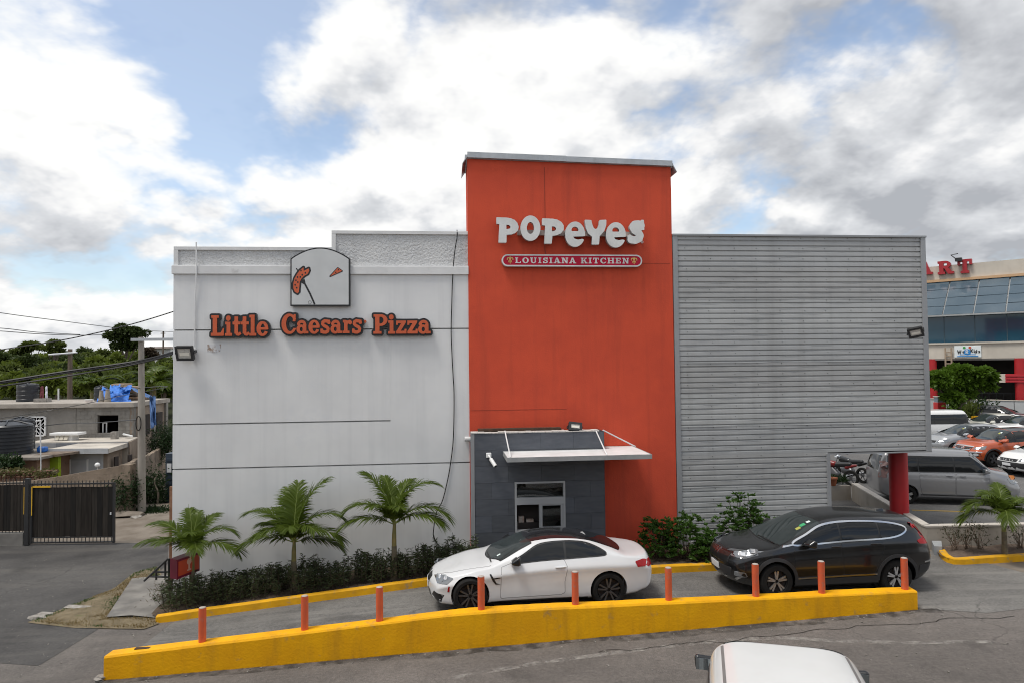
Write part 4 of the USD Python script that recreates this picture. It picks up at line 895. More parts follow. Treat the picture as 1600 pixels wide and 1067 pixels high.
def build_car(name, label, sp, loc, rot, paint_m, catg='car'):
    T = Thing(name, label, catg, loc=loc, rot=rot, local=True)
    lo = sp.get('lo', False)
    b = Body(sp, *((70, 12, 14) if lo else (150, 18, 20)))
    R = sp['R']; wb = sp['wb']/2; w = sp['w']; arch = R+sp.get('gap', .055)
    M = m3.Manifold(m3.Mesh(np.asarray(b.mesh.vertices, np.float32), np.asarray(b.mesh.faces, np.uint32)))
    cut = b.mesh
    if M.status() == m3.Error.NoError:
        for x in (wb, -wb):
            for sd in (1, -1):
                c = m3.Manifold.cylinder(.6, arch, arch, 40).rotate([90, 0, 0]).translate([x, sd*(w-.30)+(.6 if sd > 0 else 0), R+.01])
                M = M-c
        mm = M.to_mesh(); cut = trimesh.Trimesh(mm.vert_properties[:, :3], mm.tri_verts, process=False)
    T.part('body', cut, paint_m, smooth=32)
    for x in (wb, -wb):
        for sd in (1, -1):
            ln = lathe([(0, .02), (arch-.006, .02), (arch-.006, -.24)], 36, 'y'); ln = moved(ln, (x, 0, R+.01)); v = np.asarray(ln.vertices); v = v+[0, w-.315, 0]; ln = trimesh.Trimesh(v, ln.faces, process=False)
            T.part('wheel_liner', ln if sd > 0 else mir(ln), CLAD, kind=None)
            yo = float(b.f['plan'](x))*.985-sp.get('W', .215)/2-.012
            wheel(T, x, sd*yo, R, sd, sp['wheel'], sp.get('W', .215))
    P = lambda nm, d, poly, mat, off=.006, both=False, parent=None, step=.05, thick=.014, label=None:\
        (parent.sub if parent else T.part)(nm, b.patch(d, poly, off, thick, step), mat, smooth=40) if not both else [(parent.sub if parent else T.part)(nm, m_, mat, smooth=40) for m_ in (lambda q: (q, mir(q)))(b.patch(d, poly, off, thick, step))]
    st = .10 if lo else .05
    # side windows: seal, then panes
    if 'dlo' in sp:
        dlo = Polygon(curve(sp['dlo'], 60)) if sp.get('dlo_curve', True) else rpoly(sp['dlo'], .03)
        if not dlo.is_valid: dlo = dlo.buffer(0)
        if 'dlo_trim' in sp: P('window_trim', 'side', dlo.buffer(.028).difference(dlo.buffer(-.002)), sp['dlo_trim'], .009, True, step=.04)
        P('window_seal', 'side', dlo.buffer(.016), sp.get('pillar', CARSEAL), .004, True, step=st)
        x0, z0, x1, z1 = dlo.bounds; cutx = [x1+1]+list(sp['dlo_cut'])+[x0-1]
        for i, (xa, xb) in enumerate(zip(cutx[:-1], cutx[1:])):
            g_ = dlo.buffer(-.010).intersection(Polygon([(xb+.022, z0-1), (xa-.022, z0-1), (xa-.022-.03, z1+1), (xb+.022-.03, z1+1)]))
            if g_.area > .01: P('side_window', 'side', g_.buffer(-.008).buffer(.008), CARGLASS, .0075, True, step=st)
    for nm, poly in sp.get('doors', []):
        p = rpoly(poly, .03)
        P('door_gap', 'side', p.buffer(.007).difference(p.buffer(-.02)), CARSEAL, .0012, True, step=st, thick=.004)
        P('door', 'side', p, paint_m, .0038, True, step=st*.55, thick=.006)
    def screen(x0, x1, y0, y1, bow0, bow1, d='top'):
        t_ = np.linspace(-1, 1, 15)
        return Polygon([(x0-bow0*k*k, y0*k) for k in t_]+[(x1-bow1*k*k, y1*k) for k in t_[::-1]])
    if 'screen' in sp:
        p = screen(*sp['screen']); P('windscreen_seal', 'top', p.buffer(.02), CARSEAL, .004, step=st); ws = P('windscreen', 'top', p, CARSCREEN, .0075, step=st)
        for k, (dx, yy_, mt, sz) in enumerate(sp.get('stickers', [])):
            P('screen_sticker', 'top', sbox(dx-.05*sz, yy_-.04*sz, dx+.05*sz, yy_+.04*sz), mt, .010, parent=ws, step=.03, thick=.003)
        for sg in (1, -1) if not lo else ():
            x0 = sp['screen'][0]; wl_ = LineString([(x0-.03-.12*0, sg*.10), (x0-.06, sg*.10+.50)]).buffer(.010); P('wiper', 'top', wl_, CARSEAL, .022, parent=ws, step=.03)
    if 'backlight' in sp:
        p = screen(*sp['backlight']); P('rear_window', 'top', p, CARGLASS, .0075, step=st)
    if 'tailgate_glass' in sp: P('rear_window', 'rear', rpoly(sp['tailgate_glass'], .05), CARGLASS, .007, step=st)
    for nm, d, poly, mt, off, both in sp.get('extra', []): P(nm, d, poly, mt, off, both, step=min(st, .06))
    for (hx, hz) in sp.get('handles', []):
        y = float(b.at('side', np.array([[hx, hz]]))[0])
        for sd in (1, -1): 
            T.part('door_handle', hull_spheres([((hx+.10, sd*(y+.012), hz+.004), .014), ((hx-.10, sd*(y+.012), hz+.010), .014), ((hx, sd*(y+.028), hz+.008), .016)]), sp.get('handle_mat', paint_m), smooth=True)
    if 'mirror' in sp:
        mx, mz = sp['mirror']; y = float(b.at('side', np.array([[mx, mz]]))[0])+sp.get('mirror_out', 0); ms = sp.get('mirror_size', 1.0)
        for sd in (1, -1):
            h = hull_spheres([((mx+.05, sd*(y+.07*ms), mz+.0), .045), ((mx-.03, sd*(y+.07*ms), mz+.06*ms), .04), ((mx+.04, sd*(y+.22*ms), mz+.02), .05), ((mx-.04, sd*(y+.23*ms), mz+.075*ms), .04), ((mx-.05, sd*(y+.22*ms), mz-.0), .045)])
            mp = T.part('wing_mirror', h, sp.get('mirror_mat', paint_m), smooth=True)
            mp.sub('mirror_arm', hull_spheres([((mx+.03, sd*(y-.03-sp.get('mirror_out', 0)), mz-.05), .03), ((mx+.01, sd*(y+.10), mz-.02), .028)]), CLAD, smooth=True)
            mp.sub('mirror_glass', bx(mx-.096, mx-.088, min(sd*(y+.07*ms), sd*(y+.25*ms)), max(sd*(y+.07*ms), sd*(y+.25*ms)), mz-.03, mz+.09*ms), surf('mirror_glass', (.30, .34, .36), .05, metallic=.9))
    return T, b

def CP(x0, g0, g1, sc):   # photo measures of a car's side: crop position to (x, z)
    return lambda X, Y, inset=0.0: (x0-(X-g0[0])/sc, ((g0[1]+(X-g0[0])*(g1[1]-g0[1])/(g1[0]-g0[0]))-Y)/sc-inset)
# --- white coupe
W_PAINT = paint('car_paint_white', (.61, .615, .62)); K_PAINT = paint('car_paint_black', (.0030, .0030, .0031), rough=.25, coat=.55, dusty=.06)
c = CP(1.406, (375, 631), (1252, 589), 312)
coupe = dict(front=2.25, rear=-2.48, w=.925, wb=2.812, R=.342, gap=.04, W=.25, tumble=.28, n=3.3,
    top=[(-2.48, .84), (-2.41, .965), (-2.1, .985), (-1.85, 1.01), (-1.5, 1.145), (-1.1, 1.28), (-.7, 1.36), (-.35, 1.383), (0, 1.355), (.3, 1.28), (.6, 1.135), (.85, 1.0), (1.04, .905), (1.3, .865), (1.65, .80), (1.95, .735), (2.15, .67), (2.25, .60)],
    belt=[(-2.48, .80), (-2.25, .905), (-1.8, .945), (-1.3, .965), (-.5, .945), (.3, .895), (.8, .845), (1.3, .78), (1.8, .69), (2.15, .60), (2.25, .55)],
    sill=[(-2.48, .30), (-2.0, .22), (-1.2, .19), (1.2, .17), (1.8, .15), (2.25, .17)],
    plan=[(-2.48, .80), (-2.15, .86), (-1.5, .93), (-1.0, .925), (-.3, .89), (.6, .885), (1.0, .905), (1.45, .925), (1.9, .87), (2.25, .76)],
    prof=[.875, .955, .970, .972, .984, 1.0, .955, .915], af=(.36, .055, .42), ar=(.26, .05, .62),
    wheel=dict(mat=ALLOYD, n=5, pair=(-.055, .055), ti=.014, to=.017, rim=.74),
    dlo=[(.56, .925), (.36, 1.04), (.10, 1.18), (-.15, 1.25), (-.55, 1.268), (-.95, 1.235), (-1.22, 1.15), (-1.375, 1.065), (-1.31, 1.025), (-1.0, 1.01), (-.5, .985), (.1, .95)], dlo_cut=(-.52,),
    doors=[('door', [(.80, .27), (.775, .86), (.60, .915), (-.50, .965), (-.56, .83), (-.50, .55), (-.50, .33), (-.42, .29)])],
    handles=[(-.42, .835)], screen=(1.03, .26, .69, .51, .25, .12), backlight=(-1.82, -1.10, .58, .46, -.13, -.10), mirror=(.50, .965), mirror_mat=K_PAINT,
    stickers=[(.80, .46, STICK3, .7)],
    extra=[('roof_panel', 'top', rpoly([(.22, -.47), (.34, 0), (.22, .47), (-1.26, .475), (-1.0, 0), (-1.26, -.475)], .02), surf('carbon_roof', (.011, .011, .012), .16, coat=.8), .0045, False),
        ('headlight', 'side', rpoly([c(150, 432), c(185, 420), c(275, 424), c(232, 462), c(170, 466)], .012), LIGHTCL, .006, True),
        ('lamp_lens', 'side', EL(2.03, .675, .045, .04, 20), LAMPIN, .010, True), ('lamp_lens', 'side', EL(1.90, .672, .04, .035, 20), LAMPIN, .010, True),
        ('tail_light', 'side', rpoly([(-1.97, .875), (-2.16, .90), (-2.24, .885), (-2.20, .765), (-2.02, .765)], .02), LIGHTRED, .008, True),
        ('tail_light', 'rear', rpoly([(.50, .77), (.50, .87), (.80, .89), (.78, .75)], .02), LIGHTRED, .008, True),
        ('side_marker', 'side', [(1.86, .42), (1.84, .53), (1.81, .53), (1.82, .42)], LIGHTRED, .006, True),
        ('fender_vent', 'side', [(1.02, .75), (.99, .76), (.94, .68), (.80, .685), (.80, .665), (.93, .655), (.88, .57), (.80, .545), (.90, .545), (.96, .62)], CARSEAL, .006, True),
        ('bumper_intake', 'front', rpoly([(.38, .20), (.72, .17), (.78, .36), (.60, .40)], .02), CARSEAL, .006, True),
        ('lower_grille', 'front', rpoly([(-.36, .18), (.36, .18), (.40, .36), (-.40, .36)], .03), CARSEAL, .006, False),
        ('kidney_grille', 'front', rpoly([(.03, .47), (.30, .49), (.33, .62), (.05, .65)], .03), CARSEAL, .010, True),
        ('sill_skirt', 'side', [(1.0, .165), (1.0, .195), (-.98, .215), (-.98, .18)], CARSEAL, .012, True),
        ('crease_shadow_gap', 'side', LineString([(1.94, .62), (2.0, .57)]).buffer(.004), CARSEAL, .003, True),
        ('boot_spoiler', 'top', [(-2.34, -.64), (-2.39, 0), (-2.34, .64), (-2.42, .64), (-2.46, 0), (-2.42, -.64)], CARSEAL, .018, False),
        ('number_plate', 'front', [(-.26, .38), (.26, .38), (.26, .49), (-.26, .49)], PLATE, .02, False),
        ('bonnet_gap', 'top', LineString([(.98, .74), (1.35, .70), (1.75, .60), (2.05, .42)]).buffer(.004), CARSEAL, .002, True)])
hd = math.radians(6.2); hd2 = math.radians(4.8)
def parked(near, side_off, head): # near-side wheel line -> centre
    return np.array([near[0]-math.sin(head)*side_off, near[1]+math.cos(head)*side_off, 0.006])
cl = parked((.52, 13.84), .90, hd)
build_car('white_coupe', 'white two door coupe with black roof and dark wheels in the drive lane', coupe, cl, math.pi+hd, W_PAINT)
# --- black suv
c = CP(1.33, (540, 648), (1285, 628), 280)
suv = dict(front=2.29, rear=-2.29, w=.935, wb=2.63, R=.355, gap=.06, W=.225, tumble=.17, n=3.8,
    top=[(-2.29, .95), (-2.23, 1.22), (-2.10, 1.44), (-1.97, 1.51), (-1.5, 1.565), (-1.0, 1.605), (-.45, 1.62), (-.05, 1.59), (.35, 1.49), (.75, 1.31), (1.1, 1.135), (1.3, 1.05), (1.6, 1.015), (2.0, .95), (2.2, .88), (2.29, .81)],
    belt=[(-2.29, .92), (-2.18, 1.07), (-1.9, 1.12), (-1.2, 1.115), (-.3, 1.07), (.6, 1.035), (1.0, 1.0), (1.5, .945), (2.0, .865), (2.29, .76)],
    sill=[(-2.29, .42), (-2.1, .32), (-1.2, .22), (1.2, .21), (1.8, .22), (2.29, .30)],
    plan=[(-2.29, .84), (-2.1, .885), (-1.5, .925), (-1.0, .925), (-.3, .90), (.6, .90), (1.0, .91), (1.4, .93), (1.9, .895), (2.29, .82)],
    af=(.32, .05, .60), ar=(.20, .05, .75),
    wheel=dict(mat=ALLOY, n=5, pair=(-.036, .036), ti=.013, to=.020, rim=.66),
    dlo=[(.90, 1.085), (.62, 1.235), (.30, 1.385), (-.05, 1.465), (-.5, 1.485), (-1.0, 1.47), (-1.4, 1.42), (-1.60, 1.345), (-1.50, 1.25), (-1.20, 1.18), (-.6, 1.15), (.2, 1.11)], dlo_cut=(-.13, -.98), dlo_trim=CHROME,
    doors=[('door', [(.92, .44), (.92, .97), (.78, 1.06), (-.10, 1.095), (-.13, .44)]), ('door', [(-.16, .44), (-.13, 1.095), (-1.0, 1.135), (-1.06, .98), (-.93, .75), (-.80, .44)])],
    handles=[(-.02, 1.02), (-.88, 1.06)], screen=(1.29, .30, .75, .60, .12, .10), tailgate_glass=[(-.62, 1.14), (.62, 1.14), (.54, 1.40), (-.54, 1.40)], mirror=(.62, 1.10), mirror_size=1.1,
    stickers=[(.52, .46, STICK1, 1.1), (.64, .50, STICK2, 1.0), (.38, .44, STICK3, .8)],
    extra=[('headlight', 'side', rpoly([(2.10, .83), (2.10, .92), (1.86, .97), (1.62, .995), (1.76, .90), (1.95, .84)], .012), LIGHTCL, .007, True),
        ('headlight', 'front', rpoly([(.50, .83), (.52, .90), (.80, .955), (.84, .90), (.78, .82)], .012), LIGHTCL, .008, True),
        ('lamp_lens', 'side', [(2.06, .86), (2.05, .915), (1.90, .94), (1.93, .865)], LAMPIN, .011, True), ('lamp_lens', 'side', [(1.86, .93), (1.85, .955), (1.70, .98), (1.74, .93)], LAMPIN, .011, True),
        ('lamp_chrome_bar', 'front', [(.30, .885), (.30, .92), (.82, .975), (.82, .955)], CHROME, .012, True),
        ('grille', 'front', rpoly([(-.50, .66), (.50, .66), (.50, .86), (.40, .90), (-.40, .90), (-.50, .86)], .03), CARSEAL, .007, False),
        ('grille_chrome', 'front', [(-.48, .80), (.48, .80), (.48, .86), (-.48, .86)], surf('grille_chrome', (.20, .12, .11), .25, metallic=.9), .012, False),
        ('grille_badge', 'front', U([ST([(-.06, .77), (-.05, .885)], .022), ST([(.06, .77), (.05, .885)], .022), ST([(-.06, .825), (.06, .825)], .02)]), CHROME, .020, False),
        ('number_plate', 'front', [(-.20, .47), (.20, .47), (.20, .60), (-.20, .60)], PLATE, .022, False),
        ('lower_intake', 'front', rpoly([(-.55, .36), (.55, .36), (.62, .60), (-.62, .60)], .04), CLAD, .008, False),
        ('fog_lamp', 'front', rpoly([(.66, .45), (.84, .45), (.84, .55), (.68, .55)], .02), LIGHTCL, .008, True),
        ('bumper_chrome', 'front', [(-.70, .36), (.70, .36), (.80, .44), (.74, .44), (.66, .39), (-.66, .39), (-.74, .44), (-.80, .44)], CHROME, .012, False),
        ('fender_badge', 'side', [(1.16, 1.03), (1.13, 1.065), (.92, 1.095), (.90, 1.07)], CHROME, .009, True),
        ('wheel_arch', 'side', Point(1.33, .365).buffer(.475).difference(Point(1.33, .365).buffer(.405)).intersection(sbox(0.2, .30, 1.88, 2)), CLAD, .010, True),
        ('wheel_arch', 'side', Point(-1.33, .365).buffer(.475).difference(Point(-1.33, .365).buffer(.405)).intersection(sbox(-1.9, .30, 0, 2)), CLAD, .010, True),
        ('sill_cladding', 'side', [(.92, .24), (.92, .36), (-.90, .40), (-.90, .25)], CLAD, .014, True),
        ('sill_chrome', 'side', [(.86, .375), (.86, .405), (-.86, .445), (-.86, .415)], CHROME, .016, True),
        ('tail_light', 'side', rpoly([(-1.80, 1.09), (-2.0, 1.15), (-2.12, 1.16), (-2.12, 1.01), (-1.86, 1.03)], .015), LIGHTRED, .010, True),
        ('tail_light', 'side', [(-1.80, 1.40), (-1.86, 1.40), (-2.11, 1.14), (-2.05, 1.11)], LIGHTRED, .012, True),
        ('tail_light', 'rear', rpoly([(.60, 1.07), (.62, 1.17), (.66, 1.45), (.72, 1.44), (.80, 1.15), (.82, 1.07)], .01), LIGHTRED, .010, True),
        ('rear_bumper', 'side', [(-1.80, .40), (-1.82, .58), (-2.14, .62), (-2.14, .44)], CLAD, .010, True), ('bumper_chrome', 'side', [(-1.94, .635), (-1.94, .66), (-2.14, .68), (-2.14, .655)], CHROME, .012, True),
        ('rear_spoiler', 'top', [(-1.92, -.58), (-1.92, .58), (-2.07, .60), (-2.07, -.60)], K_PAINT, .03, False),
        ('bonnet_gap', 'top', LineString([(1.3, .78), (1.6, .76), (2.0, .62)]).buffer(.004), CARSEAL, .002, True)])
sv = parked((6.78, 14.46), .905, hd2)
TS, bs = build_car('black_car', 'black sport utility car with chrome window line in the drive lane', suv, sv, math.pi+hd2, K_PAINT)
TS.part('aerial_fin', hull_spheres([((-1.45, 0, 1.56), .03), ((-1.60, 0, 1.55), .03), ((-1.60, 0, 1.61), .008)]), K_PAINT, smooth=True)
# ---------------------------------------------------------------- barrier, bollards, kerbs, planting beds
YEL = surf('yellow_barrier_paint', (.80, .40, .005), .6, (.70, .33, .006), 1.2, bump=.5, bscale=22, bdist=.012, spots=((.30, .20, .09), .75), spot_scale=2.6, spot_range=(.60, .72), streak=((.34, .17, .02), .6), streak_scale=(3.5, 3.5, .6))
YELK = surf('yellow_kerb_paint', (.72, .37, .01), .7, (.55, .28, .015), 3, bump=.4, bscale=25, bdist=.012, spots=((.26, .22, .16), .8), spot_scale=4, spot_range=(.57, .70))
OPOST = surf('orange_post_paint', (.60, .105, .035), .5, (.52, .09, .035), 3, bump=.15, bscale=40, bdist=.004, spots=((.34, .16, .12), .75), spot_scale=9, spot_range=(.56, .68))
CAPC = surf('post_cap_mortar', (.42, .37, .33), .9, (.34, .30, .27), 12)
BROKEN = surf('broken_concrete', (.36, .34, .31), .95, (.22, .20, .18), 7, bump=.8, bscale=30, bdist=.03)
bxs = np.array([-7.32, -5.68, -3.85, -2.47, -.58, 1.22, 8.1]); bzs = np.array([-.15, -.025, .11, .215, .335, .35, .36])
btop = PchipInterpolator(bxs, bzs)
def barrier():
    xs = np.linspace(BX0, BX1, 70); V = []; F = []
    prof = [(.0, 0), (.0, 1), (.018, 2), (.28, 2), (.30, 1), (.30, 0)]
    for i, x in enumerate(xs):
        zt_ = float(btop(x)); zb_ = float(zroad(x, by(x)))-.15
        for k, (o_, lev) in enumerate(prof):
            n_ = .012*(meshkit.noise(np.array([x*1.3, k*3.1, 0.5]))-.5)+.02*(meshkit.noise(np.array([x*.45, k, 7.5]))-.5)
            z_ = (zb_, zt_-.03, zt_)[lev]+(n_ if lev else 0)
            V.append((x, by(x)+o_+n_*.7, z_))
    k = len(prof)
    for i in range(len(xs)-1):
        for j in range(k): a, b = i*k+j, i*k+(j+1) % k; F += [(a, a+k, b+k), (a, b+k, b)]
    for e, fl in ((0, 1), (len(xs)-1, -1)):
        for j in range(1, k-1): F.append((e*k, e*k+j, e*k+j+1)[::fl])
    m = trimesh.Trimesh(np.array(V), np.array(F), process=False)
    if m.volume < 0: m.invert()
    return m
BT = Thing('barrier_wall', 'long low yellow painted concrete wall that edges the ramped drive lane', 'wall', loc=(.5, 13.0, 0))
BT.part('wall', barrier(), YEL, smooth=25)
for k in range(7):
    p = np.array([BX0-.02+rng.uniform(-.05, .16), by(BX0)+rng.uniform(-.04, .32), float(zroad(BX0, 12.2))+rng.uniform(-.02, .06)])
    r_ = rng.uniform(.05, .12); pts = rng.normal(size=(12, 3)); pts /= np.linalg.norm(pts, axis=1)[:, None]; pts *= r_*np.array([1, 1, .6]); BT.part('broken_lump', trimesh.convex.convex_hull(pts+p), BROKEN)
rebar = at_depth(222, 1006, 12.5); BT.part('steel_plate', bx(rebar[0]-.1, rebar[0]+.16, 12.42, 12.50, float(btop(rebar[0]))-.02, float(btop(rebar[0]))+.02), surf('rusty_steel', (.045, .032, .026), .8))
posts = [(316, 997), (476, 978), (593, 964), (752, 947), (899, 939), (1045, 933), (1181, 927), (1284, 920), (1414, 916)]
names = ['orange bollard at the low left end of the yellow wall, over the empty lane', 'orange bollard on the yellow wall below the middle palm, second from the low end', 'orange bollard on the yellow wall left of the white coupe', "orange bollard in front of the white coupe's front wheel", "orange bollard in front of the white coupe's door", 'orange bollard in the gap between the white coupe and the black car', "orange bollard in front of the black car's front bumper and wheel", "orange bollard in front of the black car's doors", "orange bollard at the right end of the yellow wall, by the black car's rear wheel"]
first = None
for (u, v), lab in zip(posts, names):
    d_ = ray(u, v); x = 12.93/(d_[1]/d_[0]-.0963) if abs(d_[0]) > 1e-6 else 0; x = (13.09)*d_[0]/(d_[1]-.0963*d_[0]); y = by(x, .16); z = float(btop(x))-.005
    hgt = 1.0
    if first is None:
        first = Thing('bollard', lab, 'bollard', loc=(x, y, z), local=True, group='orange bollards along the yellow wall')
        first.part('post', lathe([(0, -.02), (.066, -.02), (.066, .60), (.066, .612), (.0, .612)], 24), OPOST, smooth=35)
        first.part('cap', lathe([(0, .606), (.060, .6135), (.056, .625), (.03, .634), (0, .636)], 24), CAPC, smooth=True)
        continue
    b_ = first.copy((x, y, z), rng.uniform(0, 6), lab, 'orange bollards along the yellow wall')
def on_lane(u, v): return on_ground(u, v, zf=lambda x: zlane(x))
def kerb(name, pts, h, w, label, zf, mat=YELK):
    p = np.array(pts)[:, :2]; L_ = LineString(p); n = int(L_.length/.25)+1
    P = np.array([L_.interpolate(i/n, normalized=True).coords[0] for i in range(n+1)])
    t_ = np.gradient(P, axis=0); t_ /= np.linalg.norm(t_, axis=1)[:, None]; nn = np.stack([-t_[:, 1], t_[:, 0]], 1)
    V, F = [], []; prof = [(0, -.1), (0, h-.02), (.02, h), (w-.02, h), (w, h-.02), (w, -.1)]
    for i in range(n+1):
        z0 = float(zf(P[i, 0], P[i, 1])); e = .02*(meshkit.noise(np.array([P[i, 0]*1.7, P[i, 1], 3.3]))-.5)
        for o_, zz in prof: V.append((*(P[i]+nn[i]*(o_+e)), z0+zz+(e*.6 if zz > 0 else 0)))
    k = len(prof)
    for i in range(n):
        for j in range(k): a, b = i*k+j, i*k+(j+1) % k; F += [(a, a+k, b+k), (a, b+k, b)]
    for e, fl in ((0, 1), (n, -1)):
        for j in range(1, k-1): F.append((e*k, e*k+j, e*k+j+1)[::fl])
    m = trimesh.Trimesh(np.array(V), np.array(F), process=False)
    if m.volume < 0: m.invert()
    T = Thing(name, label, 'kerb', loc=(*P[0], float(zf(*P[0])))); T.part('kerb_stones', m, mat, smooth=25)
zl2 = lambda x, y: zlane(x)
k1 = [on_lane(u, v) for u, v in ((243, 975), (330, 962), (450, 946), (560, 931), (667, 916), (745, 907))]
kerb('yellow_kerb', k1, .17, .16, 'yellow painted kerb along the palm bed, sloping up to the right', zl2)
k2 = [on_lane(u, v) for u, v in ((985, 898.5), (1060, 894.5), (1115, 892), (1230, 887))]
kerb('yellow_kerb', k2, .17, .16, 'short yellow kerb in front of the green bushes between the two parked cars', zl2)
bed = Polygon([tuple(p[:2]+np.array([0, .12])) for p in k1]+[(-.9, 17.45), (-7.6, 16.85), (-8.2, 16.5), (-8.05, 15.3)])
single('bed_soil', sheet(bed, lambda x, y: zlane(x)+.13+.04*np.sin(x*3)*np.cos(y*4), 0, .25), SOIL, kind='structure', smooth=True)
bed2 = Polygon([tuple(p[:2]+np.array([0, .12])) for p in k2]+[(6.9, 18.3), (2.6, 17.85)])
single('bed_soil', sheet(bed2, lambda x, y: zlane(x)+.13, 0, .3), SOIL, kind='structure', smooth=True)
# verge and worn slab at the left end
slab = [on_ground(u, v)[:2] for u, v in ((168, 968), (205, 906), (252, 904), (262, 960), (238, 972), (236, 962))]
single('pavement', sheet(Polygon([on_ground(u, v)[:2] for u, v in ((166, 967), (206, 906), (262, 900), (268, 945), (243, 968), (205, 964))]), zroad, .05, .4), CONC, kind='structure', smooth=True)
vpoly = Polygon(gp((48, 972), (85, 958), (130, 940), (180, 920), (212, 895), (246, 886), (250, 905), (206, 907), (166, 967), (240, 966), (244, 975), (225, 982), (120, 980)))
single('verge', sheet(vpoly.buffer(.05), lambda x, y: zroad(x, y)+np.minimum(1, shapely.distance(shapely.points(x, y), vpoly.exterior)/.3)*(.03+.05*meshkit.noise(np.stack([x*2, y*2, x*0], -1))), .008, .2), STRAW, kind='structure', smooth=True)
G_DRY = leafmat('grass_dry', (.20, .145, .06), (.30, .235, .11), .2); G_GRN = leafmat('grass_green', (.045, .085, .018), (.10, .14, .035), .3)
def leaves(P, D, L, W, droop=.0, nrm=None, seg=1):
    """One kite-shaped leaf per row (or a strip of seg pieces), each an island."""
    P, D = np.asarray(P, float), np.asarray(D, float); n = len(P); L = np.broadcast_to(L, n)[:, None]; W = np.broadcast_to(W, n)[:, None]
    D = D/np.linalg.norm(D, axis=1, keepdims=True)
    R_ = rng.normal(size=(n, 3)) if nrm is None else nrm
    Sd = np.cross(D, R_); Sd /= np.linalg.norm(Sd, axis=1, keepdims=True)+1e-9
    dn = np.array([0, 0, -1.0])
    if seg == 1:
        V = np.stack([P, P+D*L*.45+Sd*W/2+dn*L*droop*.2, P+D*L+dn*L*droop, P+D*L*.45-Sd*W/2+dn*L*droop*.2], 1).reshape(-1, 3)
        i = np.arange(n)*4; F = np.vstack([np.stack([i, i+1, i+2], 1), np.stack([i, i+2, i+3], 1)])
    else:
        t_ = np.linspace(0, 1, seg+1); rows = []
        for q in t_:
            c = P+D*L*q+dn*L*droop*q*q; wd = W/2*(1-q)**.55*min(1, .35+3*q); rows += [c+Sd*wd, c-Sd*wd]
        V = np.stack(rows, 1).reshape(-1, 3); k = 2*(seg+1); i = np.arange(n)*k; F = []
        for s_ in range(seg): a = i+2*s_; F += [np.stack([a, a+1, a+3], 1), np.stack([a, a+3, a+2], 1)]
        F = np.vstack(F)
    return trimesh.Trimesh(V, F, process=False)
def scatter(poly, n):
    x0, y0, x1, y1 = poly.bounds; q = rng.uniform((x0, y0), (x1, y1), (n*3, 2)); q = q[shapely.contains_xy(poly, q[:, 0], q[:, 1])][:n]; return q
q = scatter(vpoly, 7000); nz = meshkit.noise(np.column_stack([q*1.1, q[:, 0]*0])); grn = (nz+.35*smooth((q[:, 1]-16.5)/3) > .50)
for nm, sel, mt in (('dry_grass', ~grn, G_DRY), ('green_grass', grn, G_GRN)):
    p = q[sel]; P = np.column_stack([p, zroad(p[:, 0], p[:, 1])+.01]); D = np.column_stack([rng.normal(0, .7, (len(p), 2)), np.ones(len(p))])
    single(nm, leaves(P, D, rng.uniform(.03, .09, len(p)), .013), mt, 'short %s on the bare verge' % nm.replace('_', ' '), 'grass', kind='stuff')
for (u, v, a_, b_) in ((62, 966, .28, .12), (70, 961, .2, .1), (112, 950, .22, .12), (140, 951, .5, .1)):
    p = on_ground(u, v); pts = rng.normal(size=(14, 3)); pts /= np.linalg.norm(pts, axis=1)[:, None]; m_ = trimesh.convex.convex_hull(pts*np.array([a_, b_, .06])+p+[0, 0, .03])
    single('broken_kerb_stone', m_, BROKEN, {62: 'pale broken kerb stone at the left tip of the grass verge', 70: 'small broken kerb stone just behind the verge tip', 112: 'broken grey kerb stone half way along the verge', 140: 'long broken kerb stone in the dry grass of the verge'}[u], 'stone')
# hedge of dark narrow leaves
HEDGE = leafmat('hedge_leaf', (.06, .078, .034), (.18, .19, .09), .3, .5); HSTEM = surf('hedge_stem', (.05, .04, .03), .9)
def hedge(poly, n, h0, h1, zf):
    q = scatter(poly, n); out, st = [], []
    hh = h0+(h1-h0)*meshkit.fbm(np.column_stack([q*1.4, q[:, 0]*0]), 3)
    for (x, y), h in zip(q, hh):
        z0 = float(zf(x)); lean = rng.normal(0, .14, 2); h = h*rng.uniform(.75, 1.25)
        k = int(h*46)+6; t_ = rng.uniform(.08, 1.0, k)**.8; a = rng.uniform(0, 2*np.pi, k)
        P = np.column_stack([x+lean[0]*t_*h*1.5, y+lean[1]*t_*h*1.5, z0+t_*h]); D = np.column_stack([np.cos(a), np.sin(a), rng.uniform(-.15, .9, k)])
        out.append((P, D)); st.append(tube([(x, y, z0-.02), (x+lean[0]*h*1.5, y+lean[1]*h*1.5, z0+h)], .006, 3, cap=False))
    P = np.vstack([o[0] for o in out]); D = np.vstack([o[1] for o in out])
    return leaves(P, D, rng.uniform(.07, .14, len(P)), .024, .18), cat(*st)
strip = Polygon([tuple(p[:2]+np.array([.05, .25])) for p in k1[:-1]]+[(-.55, 16.25), (-1.1, 16.9), (-7.6, 16.45), (-8.0, 15.6)])
hl, hs = hedge(strip, 560, .22, .78, lambda x: float(zlane(x))+.13)
H = Thing('hedge', 'dense hedge of small dark narrow leaves under the palms by the white wall', 'hedge', loc=(-4.5, 15.6, -.3), kind='stuff')
H.part('foliage', hl, HEDGE); H.part('stems', hs, HSTEM)
DRYT = leafmat('dry_twig_leaf', (.11, .085, .05), (.17, .13, .08), .2)
p = on_lane(262, 950); P = rng.normal(0, 1, (900, 3))*[.22, .16, .14]+p+[0, .2, .28]
single('dry_shrub', leaves(P, rng.normal(0, 1, (900, 3))+[0, 0, .8], rng.uniform(.06, .14, 900), .014), DRYT, 'brown half dry shrub at the left end of the dark hedge', 'shrub')
